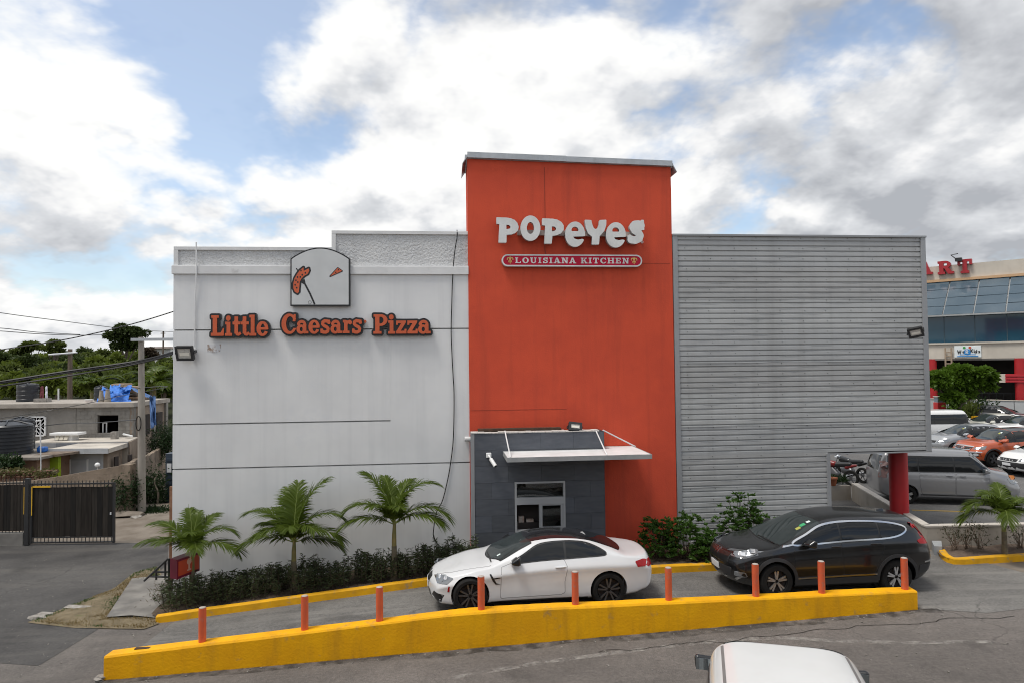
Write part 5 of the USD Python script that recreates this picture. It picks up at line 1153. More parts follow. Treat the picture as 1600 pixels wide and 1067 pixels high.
# green bushes
BUSH = leafmat('bush_leaf', (.05, .105, .018), (.15, .23, .045), .35, .35); BUSHR = leafmat('bush_leaf_red', (.10, .035, .015), (.05, .09, .02), .28, .4); BSTEM = surf('bush_stem', (.08, .06, .045), .9)
def bush(label, c, rad, n, mt=BUSH, L=.11, name='bush'):
    c = np.asarray(c, float); T = Thing(name, label, 'bush', loc=c); rad = np.asarray(rad)
    tips = rng.normal(size=(n, 3)); tips[:, 2] = np.abs(tips[:, 2]); tips /= np.linalg.norm(tips, axis=1)[:, None]
    rr = rng.uniform(.45, 1.0, n)**.6*(.72+.5*meshkit.fbm(tips*2.1+c, 3)); tips = tips*rr[:, None]*rad*[1, 1, 1]+c+[0, 0, rad[2]*.12]
    k = 11; a = rng.uniform(0, 2*np.pi, (n, k)); e = rng.uniform(-.2, .9, (n, k)); ax = (tips-c)/rad; ax /= np.linalg.norm(ax, axis=1)[:, None]+1e-6
    D = np.stack([np.cos(a), np.sin(a), e], -1)+ax[:, None]*.35; P = np.repeat(tips[:, None], k, 1)+rng.normal(0, .012, (n, k, 3))
    T.part('foliage', leaves(P.reshape(-1, 3), D.reshape(-1, 3), rng.uniform(.6, 1.15, n*k)*L, L*.42, .15), mt)
    st = [tube([c+rng.normal(0, .05, 3)*[1, 1, 0], (c+tp)/2+[0, 0, .05], tp], .007, 3, cap=False) for tp in tips[::6]]
    T.part('branches', cat(*st), BSTEM)
g0 = lambda u, y: at_depth(u, 900, y)[0]
bush('large glossy green bush just behind the white coupe', (g0(1030, 17.0), 17.0, .1), (.62, .5, 1.0), 190)
bush('large glossy green bush in the middle of the kerbed bed', (g0(1072, 17.1), 17.0, .1), (.72, .55, 1.08), 230)
bush('leafy bush with reddish sprigs against the corrugated wall', (g0(1160, 17.4), 17.35, .1), (.75, .4, 1.42), 200)
bush("green bush behind the black car's bonnet", (g0(1188, 17.3), 17.35, .1), (.65, .4, 1.22), 130)
bush("low green bush beside the black car's front bumper", (g0(1108, 17.0), 16.7, .1), (.5, .4, .7), 110)
# young palms
FROND = leafmat('palm_leaflet', (.085, .125, .016), (.37, .375, .06), .45, .34); RACH = surf('palm_rachis', (.16, .20, .05), .6); TRUNK = surf('palm_trunk', (.20, .17, .11), .85, (.12, .10, .075), 9, bump=.5, bscale=30, bdist=.01)
CROWN = surf('palm_crownshaft', (.17, .17, .055), .55, (.26, .20, .07), 5)
def palm(label, base, hgt, fr, r0=.06, group=None, spear=0.0):
    base = np.asarray(base, float); T = Thing('palm_tree', label, 'palm', loc=base)
    T.part('trunk', tube([base+[0, 0, -.1], base+[0, 0, hgt*.35], base+[0, 0, hgt*.6]], [r0*1.35, r0*1.05, r0], 14), TRUNK, smooth=True)
    T.part('crown_shaft', tube([base+[0, 0, hgt*.58], base+[0, 0, hgt*.8], base+[.01, 0, hgt], base+[.01, 0, hgt*1.18]], [r0*.95, r0*.85, r0*.6, r0*.25], 12), CROWN, smooth=True)
    top = base+[0, 0, hgt*.98]
    for (az, el, Ln, dr) in fr:
        az = math.radians(az); el = math.radians(min(el+6, 82)); dr = dr*.88; n = 26; t_ = np.linspace(0, 1, n)
        ang = el-math.radians(dr)*t_**1.5; ds = Ln/(n-1)
        hx = np.concatenate([[0], np.cumsum(np.cos(ang[:-1])*ds)]); hz = np.concatenate([[0], np.cumsum(np.sin(ang[:-1])*ds)])
        R_ = top+np.column_stack([hx*math.cos(az), hx*math.sin(az), hz])
        fp = T.part('frond', tube(R_, np.linspace(.014, .003, n)*r0/.06, 5), RACH, smooth=True)
        tg = np.gradient(R_, axis=0); tg /= np.linalg.norm(tg, axis=1)[:, None]; side = np.array([-math.sin(az), math.cos(az), 0.0]); upv = np.cross(side, tg)*-1
        upv = np.where(upv[:, 2:] < 0, -upv, upv)
        m_ = 70; tt = np.linspace(.13, .995, m_); base_i = tt*(n-1); P, D, LL, NN = [], [], [], []
        for sgn in (-1, 1):
            for q in base_i:
                i = int(min(q, n-2)); f_ = q-i; p_ = R_[i]*(1-f_)+R_[i+1]*f_; tq = q/(n-1)
                fw_ = .35+.75*tq; d_ = tg[i]*fw_+side*sgn*(.85-.35*tq)+upv[i]*(.30-.2*tq)+rng.normal(0, .06, 3)
                P.append(p_); D.append(d_); LL.append(Ln*.45*(math.sin(math.pi*(.12+.80*tq))**.7)*rng.uniform(.85, 1.12)); NN.append(upv[i]+rng.normal(0, .25, 3))
        fp.sub('leaflets', leaves(P, D, np.array(LL), .034*r0/.06, .42, np.array(NN), 4), FROND)
    if spear: T.part('spear_leaf', tube([top, top+[-.02, 0, spear*.6], top+[-.10, 0, spear]], [.012, .009, .003], 5), RACH)
def prow(u, y): x = at_depth(u, 880, y)[0]; return np.array([x, y, float(zlane(x))+.13])
palm('young palm nearest the red box at the left end of the bed', prow(300, 15.95), 1.15, [(170, 52, 1.25, 75), (195, 30, 1.15, 60), (15, 58, 1.15, 125), (-10, 25, 1.25, 85), (120, 70, 1.1, 60), (60, 66, 1.05, 70), (-70, 60, 1.0, 80), (235, 50, .95, 90), (300, 40, 1.1, 95), (90, 80, .9, 40)], spear=1.1)
palm('young palm in the middle of the bed, over the second bollard', prow(459, 16.05), 1.12, [(172, 58, 1.45, 100), (200, 20, 1.25, 80), (25, 76, 1.65, 60), (8, 60, 1.4, 120), (-12, 32, 1.3, 95), (5, 10, 1.15, 70), (140, 60, 1.1, 70), (95, 78, 1.4, 40), (118, 72, 1.4, 60), (-80, 55, 1.05, 90), (230, 45, 1.1, 95), (-45, 50, 1.15, 95), (150, 35, 1.2, 75)])
palm('tallest young palm, nearest the hanging cable', prow(616, 16.15), 1.30, [(165, 72, 1.45, 60), (185, 52, 1.35, 125), (195, 22, 1.3, 85), (15, 74, 1.5, 110), (0, 40, 1.45, 115), (-15, 28, 1.3, 90), (80, 76, .95, 60), (235, 60, 1.0, 90), (-70, 58, 1.0, 85), (120, 72, 1.25, 60), (60, 74, 1.2, 70)])
# red sign box, railing
RB = Thing('sign_box', 'small dark red and orange sign box standing at the left corner of the white wall', 'sign', loc=on_lane(280, 905))
y_ = 15.6; a = at_depth(265, 897, y_); b = at_depth(266, 870, y_)
x0 = at_depth(265.5, 880, y_)[0]; x1 = at_depth(290.5, 880, y_)[0]; zb_, zt_ = at_depth(270, 899, y_)[2], at_depth(270, 872, y_)[2]
hb = [(x0, y_-.0), (x0+.22, y_-.12), (x1+.06, y_+.55), (x1-.16, y_+.68)]
def prism(pts, z0, z1): m = extrude(Polygon(pts), z1-z0); v = np.asarray(m.vertices).copy(); v[:, 2] += z0; return trimesh.Trimesh(v, m.faces, process=False)
RB.part('cabinet', prism(hb, zb_-.05, zt_), surf('sign_box_maroon', (.17, .008, .030), .4, (.13, .007, .024), 4))
n2 = np.array([hb[2][0]-hb[1][0], hb[2][1]-hb[1][1]]); n2 = n2/np.linalg.norm(n2); nn = np.array([n2[1], -n2[0]])
fc = [np.array(hb[1])+n2*.03+nn*.004, np.array(hb[2])-n2*.03+nn*.004, np.array(hb[2])-n2*.03+nn*.012, np.array(hb[1])+n2*.03+nn*.012]
RB.part('face', prism([tuple(p) for p in fc], zb_+.01, zt_-.05), surf('sign_box_orange', (.52, .07, .025), .4))
cm = np.array(hb[1])*.5+np.array(hb[2])*.5+nn*.0125
def facepoly(poly):
    m = extrude(poly, .004); v = np.asarray(m.vertices); w_ = np.column_stack([cm[0]+n2[0]*v[:, 0]+nn[0]*v[:, 2], cm[1]+n2[1]*v[:, 0]+nn[1]*v[:, 2], (zb_+zt_)/2-.02+v[:, 1]]); return trimesh.Trimesh(w_, m.faces, process=False)
RB.part('emblem', facepoly(U([EL(0, .09, .07, .07), ST([(0, .05), (.0, -.10)], .05), ST([(-.06, -.10), (.06, -.10)], .03)])), surf('sign_box_emblem', (.66, .40, .30), .4))
RL = Thing('railing', 'dark metal railing sloping down beside the red sign box', 'railing', loc=on_ground(245, 905))
yb = 16.2
for nm, u0, v0, u1, v1 in (('handrail', 225, 907, 262, 873), ('post', 244, 905, 244, 890), ('post', 258, 903, 258, 877), ('bar', 240, 893, 264, 893), ('bar', 234, 900, 264, 901), ('post', 264, 905, 264, 872)):
    RL.part(nm, cyl(at_depth(u0, v0, yb), at_depth(u1, v1, yb), .024, 8), DARKMETAL)

# dark mottled strip and a broken asphalt edge along the foot of the yellow wall
dark_mottle = material('dark_mottled_strip', {'g': ('geometry', {}), 'n': ('noise_texture', {'scale': 4.0, 'detail': 8, 'roughness': 0.7}), 'm': ('map_range', {'from_min': 0.42, 'from_max': 0.60, 'to_min': 0.0, 'to_max': 0.6, 'clamp': True}),
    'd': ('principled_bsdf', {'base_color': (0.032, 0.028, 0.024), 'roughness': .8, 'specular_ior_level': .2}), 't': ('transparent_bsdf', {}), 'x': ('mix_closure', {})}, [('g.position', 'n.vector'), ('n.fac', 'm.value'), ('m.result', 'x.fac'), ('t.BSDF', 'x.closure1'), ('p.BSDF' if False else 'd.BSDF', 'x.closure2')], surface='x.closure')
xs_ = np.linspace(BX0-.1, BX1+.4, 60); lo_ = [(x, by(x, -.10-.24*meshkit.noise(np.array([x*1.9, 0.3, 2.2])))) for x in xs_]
single('wall_foot_strip', sheet(Polygon([(x, by(x, .02)) for x in xs_]+lo_[::-1]), zroad, .009, .25), dark_mottle, kind='structure')
ck = LineString([(x, by(x, -.42-.30*meshkit.noise(np.array([x*2.3, 5.3, 1.2]))-.05*rng.random())) for x in np.linspace(1.5, 9.6, 70)])
single('asphalt_crack', sheet(ck.buffer(.007), zroad, .008, .2), surf('crack_dark', (.022, .02, .018), .95), kind='structure')
# ---------------------------------------------------------------- left: gate, walls, houses, poles, hill
DKWOOD = [surf('gate_board_%s' % n, c, .8, c2, 3, stretch=(6, 6, .5), bump=.2, bscale=20, bdist=.01) for n, c, c2 in (('brown', (.016, .013, .011), (.030, .025, .021)), ('black', (.011, .010, .0095), (.020, .018, .016)), ('dust', (.022, .019, .016), (.040, .034, .029)))]
def gz(x, y): return float(zroad(x, y))
def wpt(u, v, y): return at_depth(u, v, y)
# gate
yg = 22.25; xa, xb = wpt(48, 848, yg)[0], wpt(178, 848, yg)[0]; zg0 = wpt(110, 848, yg)[2]; zg1 = wpt(110, 754, yg)[2]
GT = Thing('gate', 'dark boarded driveway gate with spiked top rail and open bars along its foot', 'gate', loc=((xa+xb)/2, yg, zg0))
zb0, zb1 = wpt(110, 838, yg)[2], wpt(110, 760.5, yg)[2]
n = 15
for i in range(n):
    w_ = (xb-xa-.08)/n; GT.part('board', bx(xa+.04+i*w_+.004, xa+.04+(i+1)*w_-.004, yg+rng.uniform(0, .012), yg+.035, zb0+rng.uniform(-.01, .01), zb1+rng.uniform(-.01, .01)), DKWOOD[rng.integers(3)])
for nm, m_ in (('frame_post', bx(xa-.02, xa+.035, yg-.03, yg+.04, zg0, zg1)), ('frame_post', bx(xb-.04, xb+.02, yg-.03, yg+.04, zg0, zg1)), ('rail', bx(xa, xb, yg-.02, yg+.03, zg1-.05, zg1)), ('rail', bx(xa, xb, yg-.02, yg+.03, zg0+.01, zg0+.05)), ('rail', bx(xa, xb, yg-.02, yg+.03, zb0-.03, zb0))): GT.part(nm, m_, DARKMETAL)
for i in range(22):
    x = xa+.08+(xb-xa-.16)*i/21; GT.part('bar', bx(x-.009, x+.009, yg-.008, yg+.01, zb1, zg1+.08), DARKMETAL)
    GT.part('bar', bx(x-.009, x+.009, yg-.008, yg+.01, zg0+.05, zb0-.03), DARKMETAL)
GT.part('padlock_plate', bx(xb-.12, xb-.08, yg-.04, yg-.01, zg0+.9, zg0+.98), PLATE)
YP = surf('yellow_steel_paint', (.62, .36, .02), .5)
GT.part('yellow_strip', bx(xa+.05, xa+.62, yg-.022, yg-.004, zb1-.005, zb1+.05), YP)
GT.part('yellow_strip', bx(xa+.02, xa+.05, yg-.04, yg-.031, zg0+.9, zb1+.03), YP)
# gate post and fence to its left
PO = Thing('gate_post', 'black steel post between the boarded fence and the gate', 'post', loc=(xa-.13, yg, zg0))
PO.part('shaft', bx(xa-.19, xa-.06, yg-.06, yg+.07, zg0-.05, zg1+.16), DARKMETAL); PO.part('yellow_strip', bx(xa-.23, xa-.191, yg-.03, yg+.0, zg0+.95, zb1+.02), YP)
FN_ = Thing('boarded_fence', 'dark boarded fence on a low concrete plinth at the left edge', 'fence', loc=(xa-2.2, yg, zg0))
x0f = wpt(-60, 840, yg)[0]; x1f = xa-.24; n = 18
FN_.part('plinth', bx(x0f, x1f, yg-.04, yg+.14, zg0-.1, wpt(20, 832, yg)[2]), CONC)
for i in range(n):
    w_ = (x1f-x0f)/n; FN_.part('board', bx(x0f+i*w_+.004, x0f+(i+1)*w_-.004, yg+rng.uniform(0, .012), yg+.035, wpt(20, 830, yg)[2]+.02, wpt(20, 757, yg)[2]+rng.uniform(-.01, .01)), DKWOOD[rng.integers(3)])
    x = x0f+(i+.5)*w_; FN_.part('bar', bx(x-.009, x+.009, yg+.036, yg+.055, wpt(20, 832, yg)[2], wpt(20, 748, yg)[2]), DARKMETAL)
FN_.part('rail', bx(x0f, x1f, yg+.034, yg+.06, wpt(20, 754, yg)[2]-.03, wpt(20, 754, yg)[2]+.01), DARKMETAL)
# a parked car's roof behind the fence
# stained boundary wall: front piece and the piece running back along the alley
STAIN = surf('stained_wall_render', (.20, .155, .115), .9, (.30, .24, .185), 1.3, bump=.6, bscale=18, bdist=.03, streak=((.05, .043, .036), .85), streak_scale=(2.2, 2.2, .5), spots=((.06, .05, .04), .8), spot_scale=1.1, spot_range=(.50, .66))
BW = Thing('boundary_wall', 'tall stained brown masonry wall behind the gate', 'wall', loc=(-16, 27.5, -.9))
yw = 27.0; p0, p1 = wpt(40, 750, yw), wpt(188, 727, yw)
def prism_y(poly, y0, y1):
    m = extrude(poly, y1-y0); v = np.asarray(m.vertices); return trimesh.Trimesh(np.column_stack([v[:, 0], y1-v[:, 2], v[:, 1]]), m.faces, process=False)
BW.part('front_wall', prism_y(Polygon([(p0[0]-6, -1.6), (p1[0], -1.6), (p1[0], p1[2]), (p0[0]+1.2, p0[2]+.12), (p0[0], p0[2]-.05), (p0[0]-6, p0[2]-.2)]), yw, yw+.16), STAIN)
BW.part('pier', bx(p1[0]+.002, p1[0]+.42, yw-.06, yw+.36, -1.7, p1[2]+.04, .01), STAIN)
q0, q1 = wpt(192, 727, yw+.3), wpt(266, 694, 40.5)
def wall_between(a, b, zt0, zt1, th, zb=-2.2, n=10):
    ms = []; a, b = np.asarray(a[:2]), np.asarray(b[:2]); d_ = (b-a)/np.linalg.norm(b-a); nn_ = np.array([-d_[1], d_[0]])
    for i in range(n):
        t0, t1 = i/n, (i+1)/n; A_, B_ = a+(b-a)*t0, a+(b-a)*t1; z_ = zt0+(zt1-zt0)*(t0+t1)/2
        c = [A_, B_, B_+nn_*th, A_+nn_*th]; ms.append(prism([tuple(k) for k in c], zb, z_+rng.uniform(-.03, .03)))
    return cat(*ms)
BW2 = Thing('boundary_wall', 'stained grey brown wall running back along the alley beside the concrete pole', 'wall', loc=(q0[0], q0[1], -.9))
BW2.part('wall', wall_between(q0+[0.1, 0.1, 0], q1, q0[2], q1[2], .18), STAIN)
for (u, y_, rx, rz) in ((197, 26.6, .75, .28), (212, 26.4, .4, .16), (183, 26.5, .3, .12)):
    c = wpt(u, 800, y_); c[2] = gz(c[0], c[1]); pts = rng.normal(size=(30, 3)); pts /= np.linalg.norm(pts, axis=1)[:, None]; pts *= np.array([rx, .5, rz]); pts[:, 2] = np.abs(pts[:, 2])*rng.uniform(.6, 1, 30)-.03
    if u == 197: single('rubble_heap', trimesh.convex.convex_hull(pts+c), DIRT, 'low heap of earth and rubble at the foot of the stained wall', 'rubble')
    else: single('broken_block', trimesh.convex.convex_hull(pts*.6+c), BROKEN, {212: 'broken block beside the foot of the concrete pole', 183: 'broken block at the foot of the stained wall pier'}[u], 'block')
WEED = leafmat('weed_leaf', (.020, .040, .012), (.06, .085, .025), .25, .5)
for (u, v, y_, r_, hh, lab) in ((203, 768, 27.3, .55, 1.1, 'dark weeds against the alley wall left of the concrete pole'), (243, 772, 31, .9, 1.9, 'tangled dark weeds in the alley right of the concrete pole'), (257, 690, 37, .9, 1.4, 'green weeds along the top of the alley by the white building'), (232, 800, 27.6, .9, .16, 'low weeds along the edge of the yard by the pole')):
    c = wpt(u, v, y_); n = 2600; P = rng.normal(size=(n, 3))*[r_*.42, .35, hh*.30]+c; D = rng.normal(size=(n, 3))+[0, 0, .5]
    single('weeds', leaves(P, D, rng.uniform(.10, .24, n), .05, .2), WEED, lab, 'weeds', kind='stuff')
c = wpt(247, 772, 30.5); DW = Thing('dead_branch', 'bare bent dead branch leaning among the alley weeds', 'branch', loc=(c[0], c[1], gz(c[0], c[1])))
DW.part('limb', tube(spline([wpt(244, 792, 30.5), wpt(247, 770, 30.5), wpt(241, 752, 30.6), wpt(246, 735, 30.7), wpt(243, 722, 30.7)], 14), np.linspace(.05, .02, 14), 6), surf('dead_wood', (.24, .20, .16), .9))
# shipping container
CN = Thing('shipping_container', 'dark blue steel container end showing behind the left corner of the white wall', 'container', loc=wpt(262, 790, 31))
cx0, cx1 = wpt(257, 780, 31)[0], wpt(257, 780, 31)[0]+2.4; cz0, cz1 = wpt(262, 788, 31)[2], wpt(262, 708, 31)[2]
CBLUE = surf('container_blue', (.022, .035, .055), .55, (.03, .045, .065), 2)
CN.part('body', bx(cx0, cx1, 31.05, 37, cz0, cz1, .02), CBLUE)
for i in range(8): CN.part('corrugation', bx(cx0+.06, cx1-.06, 31.0, 31.048, cz0+.12+i*(cz1-cz0-.2)/8, cz0+.12+i*(cz1-cz0-.2)/8+.12), CBLUE)
CN.part('marking_plate', bx(cx0+.10, cx0+.30, 30.985, 30.998, cz1-.85, cz1-.45), PLATE)
# poles
CPOLE = surf('concrete_pole', (.36, .33, .29), .85, (.27, .245, .215), 2.2, bump=.3, bscale=25, bdist=.01, stretch=(1, 1, .4)); WPOLE = surf('weathered_wood_pole', (.10, .075, .058), .9, (.15, .12, .095), 4, stretch=(1, 1, .2)); GALV = surf('galvanised_steel', (.42, .44, .46), .45, metallic=.5)
pb = on_ground(221.5, 800); pt_ = wpt(220.5, 527, pb[1])
UP_ = Thing('utility_pole', 'pale round concrete pole with a steel crossarm beside the white building', 'pole', loc=pb)
UP_.part('shaft', tube([pb-[0, 0, .3], (pb+pt_)/2, pt_], [.155, .135, .10], 18), CPOLE, smooth=40)
a_, b_ = wpt(205, 531, pb[1]-.15), wpt(272, 531, pb[1]-.15); UP_.part('crossarm', bx(a_[0], b_[0], pb[1]-.2, pb[1]-.1, a_[2]-.05, a_[2]+.06), GALV)
UP_.part('cable_loop', [tube([wpt(221, 653, pb[1]-.18)+[.1*math.cos(k)-.12, 0, .28*math.sin(k)-.2] for k in np.linspace(0, 2*np.pi*2.2, 40)], .018, 5)], BLACKP)
yp = 46; a_ = wpt(109, 632, yp); b_ = wpt(109.5, 545, yp)
WP = Thing('utility_pole', 'brown wooden pole with a tilted crossarm behind the concrete house', 'pole', loc=a_)
WP.part('shaft', tube([a_-[0, 0, 5], b_], [.19, .13], 12), WPOLE, smooth=40); WP.part('crossarm', tube([wpt(76, 554, yp-.2), wpt(120, 550.5, yp-.2)], .07, 6), GALV)
yp = 95; a_ = wpt(254.5, 545, yp); b_ = wpt(255, 518, yp)
TP = Thing('utility_pole', 'thin far pole on the hilltop right of the big spreading tree', 'pole', loc=a_)
TP.part('shaft', tube([a_-[0, 0, 6], b_], [.13, .11], 8), WPOLE); TP.part('crossarm', tube([wpt(251, 521, yp), wpt(258, 521, yp)], .06, 6), WPOLE)
# concrete block house
BLOCK = surf('block_wall_render', (.215, .20, .18), .9, (.29, .275, .25), 1.0, bump=.5, bscale=14, bdist=.02, spots=((.15, .135, .115), .6), spot_scale=.9, streak=((.12, .11, .095), .5), streak_scale=(1.5, 1.5, .3))
BLOCKS = surf('block_wall_side', (.23, .18, .14), .9, (.30, .245, .195), 1.4, bump=.6, bscale=12, bdist=.03, spots=((.10, .08, .06), .7), spot_scale=1.1)
SLABC = surf('roof_slab_concrete', (.36, .33, .29), .9, (.27, .24, .21), 1.4)
HY = 36.0; hx1 = wpt(209, 640, HY)[0]; hx0 = hx1-13.5; hz1 = wpt(209, 635, HY)[2]; hzr = wpt(209, 628.5, HY)[2]; hy1 = 40.2; hz0 = -2.5
hsh = -.096
HS = Thing('block_house', 'grey unfinished concrete block house with flat roof, open window and white grille window', 'house', loc=(hx1-5, HY, -1.6))
wx0, wx1 = wpt(152, 660, HY)[0], wpt(184.5, 660, HY)[0]; wz0, wz1 = wpt(168, 676, HY)[2], wpt(168, 648, HY)[2]
gx0, gx1 = wpt(44, 660, HY)[0], wpt(71, 660, HY)[0]; gz0_, gz1_ = wpt(58, 680, HY)[2], wpt(58, 651, HY)[2]
fr = sbox(hx0, hz0, hx1, hz1).difference(sbox(wx0, wz0, wx1, wz1)).difference(sbox(gx0, gz0_, gx1, gz1_))
HS.part('front_wall', prism_y(fr, HY, HY+.2), BLOCK)
# block courses standing out between raked joints, right of the seam
bxs_ = wpt(118, 640, HY)[0]; HS.part('pilaster', bx(bxs_-.05, bxs_+.03, HY-.03, HY, hz0, hz1), BLOCK)
nb = 0; z_ = hz1-.02; r_ = 0
while z_ > 1.2:
    x = bxs_+.05-(.2 if r_ % 2 else 0)
    while x < hx1-.05:
        q = sbox(max(x, bxs_+.05)+.008, z_-.195+.008, min(x+.4, hx1)-.008, z_).difference(sbox(wx0-.02, wz0-.02, wx1+.02, wz1+.02))
        if q.area > .01 and q.geom_type == 'Polygon' : HS.part('block', prism_y(q, HY-rng.uniform(.006, .016), HY), BLOCK); nb += 1
        x += .4
    z_ -= .2; r_ += 1
side = [(hx1, HY+.2), (hx1+hsh*4.2, hy1)]
HS.part('side_wall', wall_between((hx1, HY), (hx1-.42, hy1), hz1, hz1, .2, hz0, 1), BLOCKS)
for k in range(3): y_ = HY+.5+k*1.7; xx = hx1-.1*(y_-HY); HS.part('side_pillar', bx(xx-.02, xx+.12, y_, y_+.22, hz0, hz1-.01), BLOCK)
for k in range(2): y_ = HY+1.1+k*1.7; xx = hx1-.1*(y_-HY); HS.part('side_window', bx(xx-.06, xx+.06, y_, y_+.6, hz1-1.6, hz1-.5), INTERIOR)
HS.part('back_wall', bx(hx0, hx1-.62, hy1-.2, hy1, hz0, hz1-.005), BLOCK)
HS.part('room_floor', bx(hx0, hx1-.4, HY+.2, hy1-.2, wz0-1.0, wz0-.9), INTERIOR)
HS.part('room_wall', bx(hx0+.2, hx1-.5, HY+2.4, HY+2.5, wz0-.9, hz1-.01), INTERIOR)
rf = HS.part('roof_slab', prism([(hx0, HY-.25), (hx1+.12, HY-.25), (hx1-.30, hy1+.2), (hx0, hy1+.2)], hz1, hzr), SLABC)
wv = HS.part('window', [bx(wx0-.03, wx0+.03, HY+.05, HY+.15, wz0, wz1), bx(wx1-.03, wx1+.03, HY+.05, HY+.15, wz0, wz1), bx(wx0, wx1, HY+.05, HY+.15, wz1-.04, wz1)], surf('raw_window_frame', (.09, .08, .07), .8))
wv.sub('sash', [bx(wx0+.1, wx0+.16, HY+.25, HY+.3, wz0, wz1-.4), bx(wx0+.3, wx0+.34, HY+.25, HY+.3, wz0, wz1-.45), bx(wx0+.1, wx0+.34, HY+.25, HY+.3, wz1-.45, wz1-.4)], WPLAST)
gw = HS.part('window', [bx(gx0-.04, gx0+.04, HY-.06, HY, gz0_, gz1_), bx(gx1-.04, gx1+.04, HY-.06, HY, gz0_, gz1_), bx(gx0+.04, gx1-.04, HY-.06, HY, gz1_-.04, gz1_+.04), bx(gx0+.04, gx1-.04, HY-.06, HY, gz0_-.04, gz0_+.04)], WPLAST)
gcx, gcz = (gx0+gx1)/2, (gz0_+gz1_)/2; gr_ = []
gwid, ghei = (gx1-gx0)/2, (gz1_-gz0_)/2
for (a, b) in (((-1, 0), (1, 0)), ((0, -1), (0, 1)), ((-1, -1), (1, 1)), ((-1, 1), (1, -1)), ((-.5, -1), (0, -.45)), ((.5, -1), (0, -.45)), ((-.5, 1), (0, .45)), ((.5, 1), (0, .45)), ((-1, -.5), (-.45, 0)), ((-1, .5), (-.45, 0)), ((1, -.5), (.45, 0)), ((1, .5), (.45, 0))):
    gr_.append(cyl((gcx+a[0]*gwid*.96, HY-.035, gcz+a[1]*ghei*.96), (gcx+b[0]*gwid*.96, HY-.035, gcz+b[1]*ghei*.96), .018, 6))
gw.sub('grille', gr_, WPLAST, kind='stuff')
HS.part('downpipe', tube([wpt(63, 655, HY-.3), wpt(63, 700, HY-.3)], .03, 6), TRIMW)
# lower houses
COOLW = surf('pale_painted_wall', (.46, .47, .48), .8, (.38, .39, .40), 1.2, streak=((.25, .24, .23), .4), streak_scale=(2, 2, .4)); ROOFW = surf('pale_roof_concrete', (.52, .48, .42), .9, (.40, .365, .32), 1.2, spots=((.22, .19, .16), .6), spot_scale=1.2)
GREYB = surf('blue_grey_fascia', (.21, .225, .25), .8, (.27, .28, .30), 2); LIME = surf('lime_wall', (.26, .36, .02), .8, (.21, .30, .025), 2)
LH = Thing('low_house', 'low pale house with a flat cream concrete roof in front of the block house', 'house', loc=wpt(130, 740, 31.5))
ly = 31.3; lx1 = wpt(170, 705, ly)[0]; lx0 = wpt(72, 705, ly)[0]; lz = wpt(120, 701, ly)[2]; ly1 = 33.6
ax = lx1-.05; bx_ = wpt(199, 690, ly1)[0]
def slab4(p, z0, z1): return prism(p, z0, z1)
LH.part('roof_slab', slab4([(lx0, ly), (lx1, ly), (bx_, ly1), (lx0, ly1)], lz-.20, lz), ROOFW)
LH.part('fascia', bx(lx0, lx1-.02, ly-.03, ly-.002, lz-.22, lz+.02), COOLW)
LH.part('front_wall', bx(lx0+.1, lx1-.55, ly+.5, ly+.7, -2.2, lz-.2), COOLW)
LH.part('side_wall', prism([(lx1-.55, ly+.5), (lx1-.35, ly+.5), (bx_-.25, ly1), (bx_-.45, ly1)], -2.2, lz-.2), BLOCKS)
dx0, dx1 = wpt(111, 730, ly+.5)[0], wpt(136, 730, ly+.5)[0]
dr = LH.part('door', bx(dx0, dx1, ly+.46, ly+.498, -1.2, wpt(120, 718, ly+.5)[2]), COOLW)
dr.sub('frame', [bx(dx0-.06, dx0-.002, ly+.44, ly+.499, -1.2, wpt(120, 717, ly+.5)[2]), bx(dx1+.002, dx1+.06, ly+.44, ly+.499, -1.2, wpt(120, 717, ly+.5)[2])], WPLAST)
for k in range(2): LH.part('side_window', bx(lx1-.30+k*.25, lx1-.24+k*.25, ly+.9+k*.7, ly+1.2+k*.7, lz-1.3, lz-.5), INTERIOR)
sy = 33.7; sz = wpt(120, 690, sy)[2]; sx1 = wpt(200, 690, sy)[0]; s2x = wpt(214, 681, 35.6)[0]
UH = Thing('upper_roof_terrace', 'cream roof terrace with blue grey fascia stepped up behind the low pale house', 'roof', loc=(sx1-3, sy, sz))
UH.part('terrace', slab4([(wpt(40, 690, sy)[0], sy), (sx1, sy), (s2x, 35.7), (wpt(40, 690, sy)[0], 35.7)], -2.2, sz), ROOFW)
UH.part('fascia', bx(wpt(88, 690, sy)[0], sx1, sy-.04, sy-.002, wpt(120, 699, sy)[2], sz-.04), GREYB)
UH.part('pale_fascia', bx(wpt(40, 690, sy)[0], wpt(88, 690, sy)[0]-.002, sy-.04, sy-.002, wpt(120, 699, sy)[2], sz-.04), COOLW)
UH.part('side_wall', slab4([(sx1+.002, sy+.05), (sx1+.06, sy+.05), (s2x+.06, 35.6), (s2x+.002, 35.6)], -2.2, sz-.03), BLOCKS)
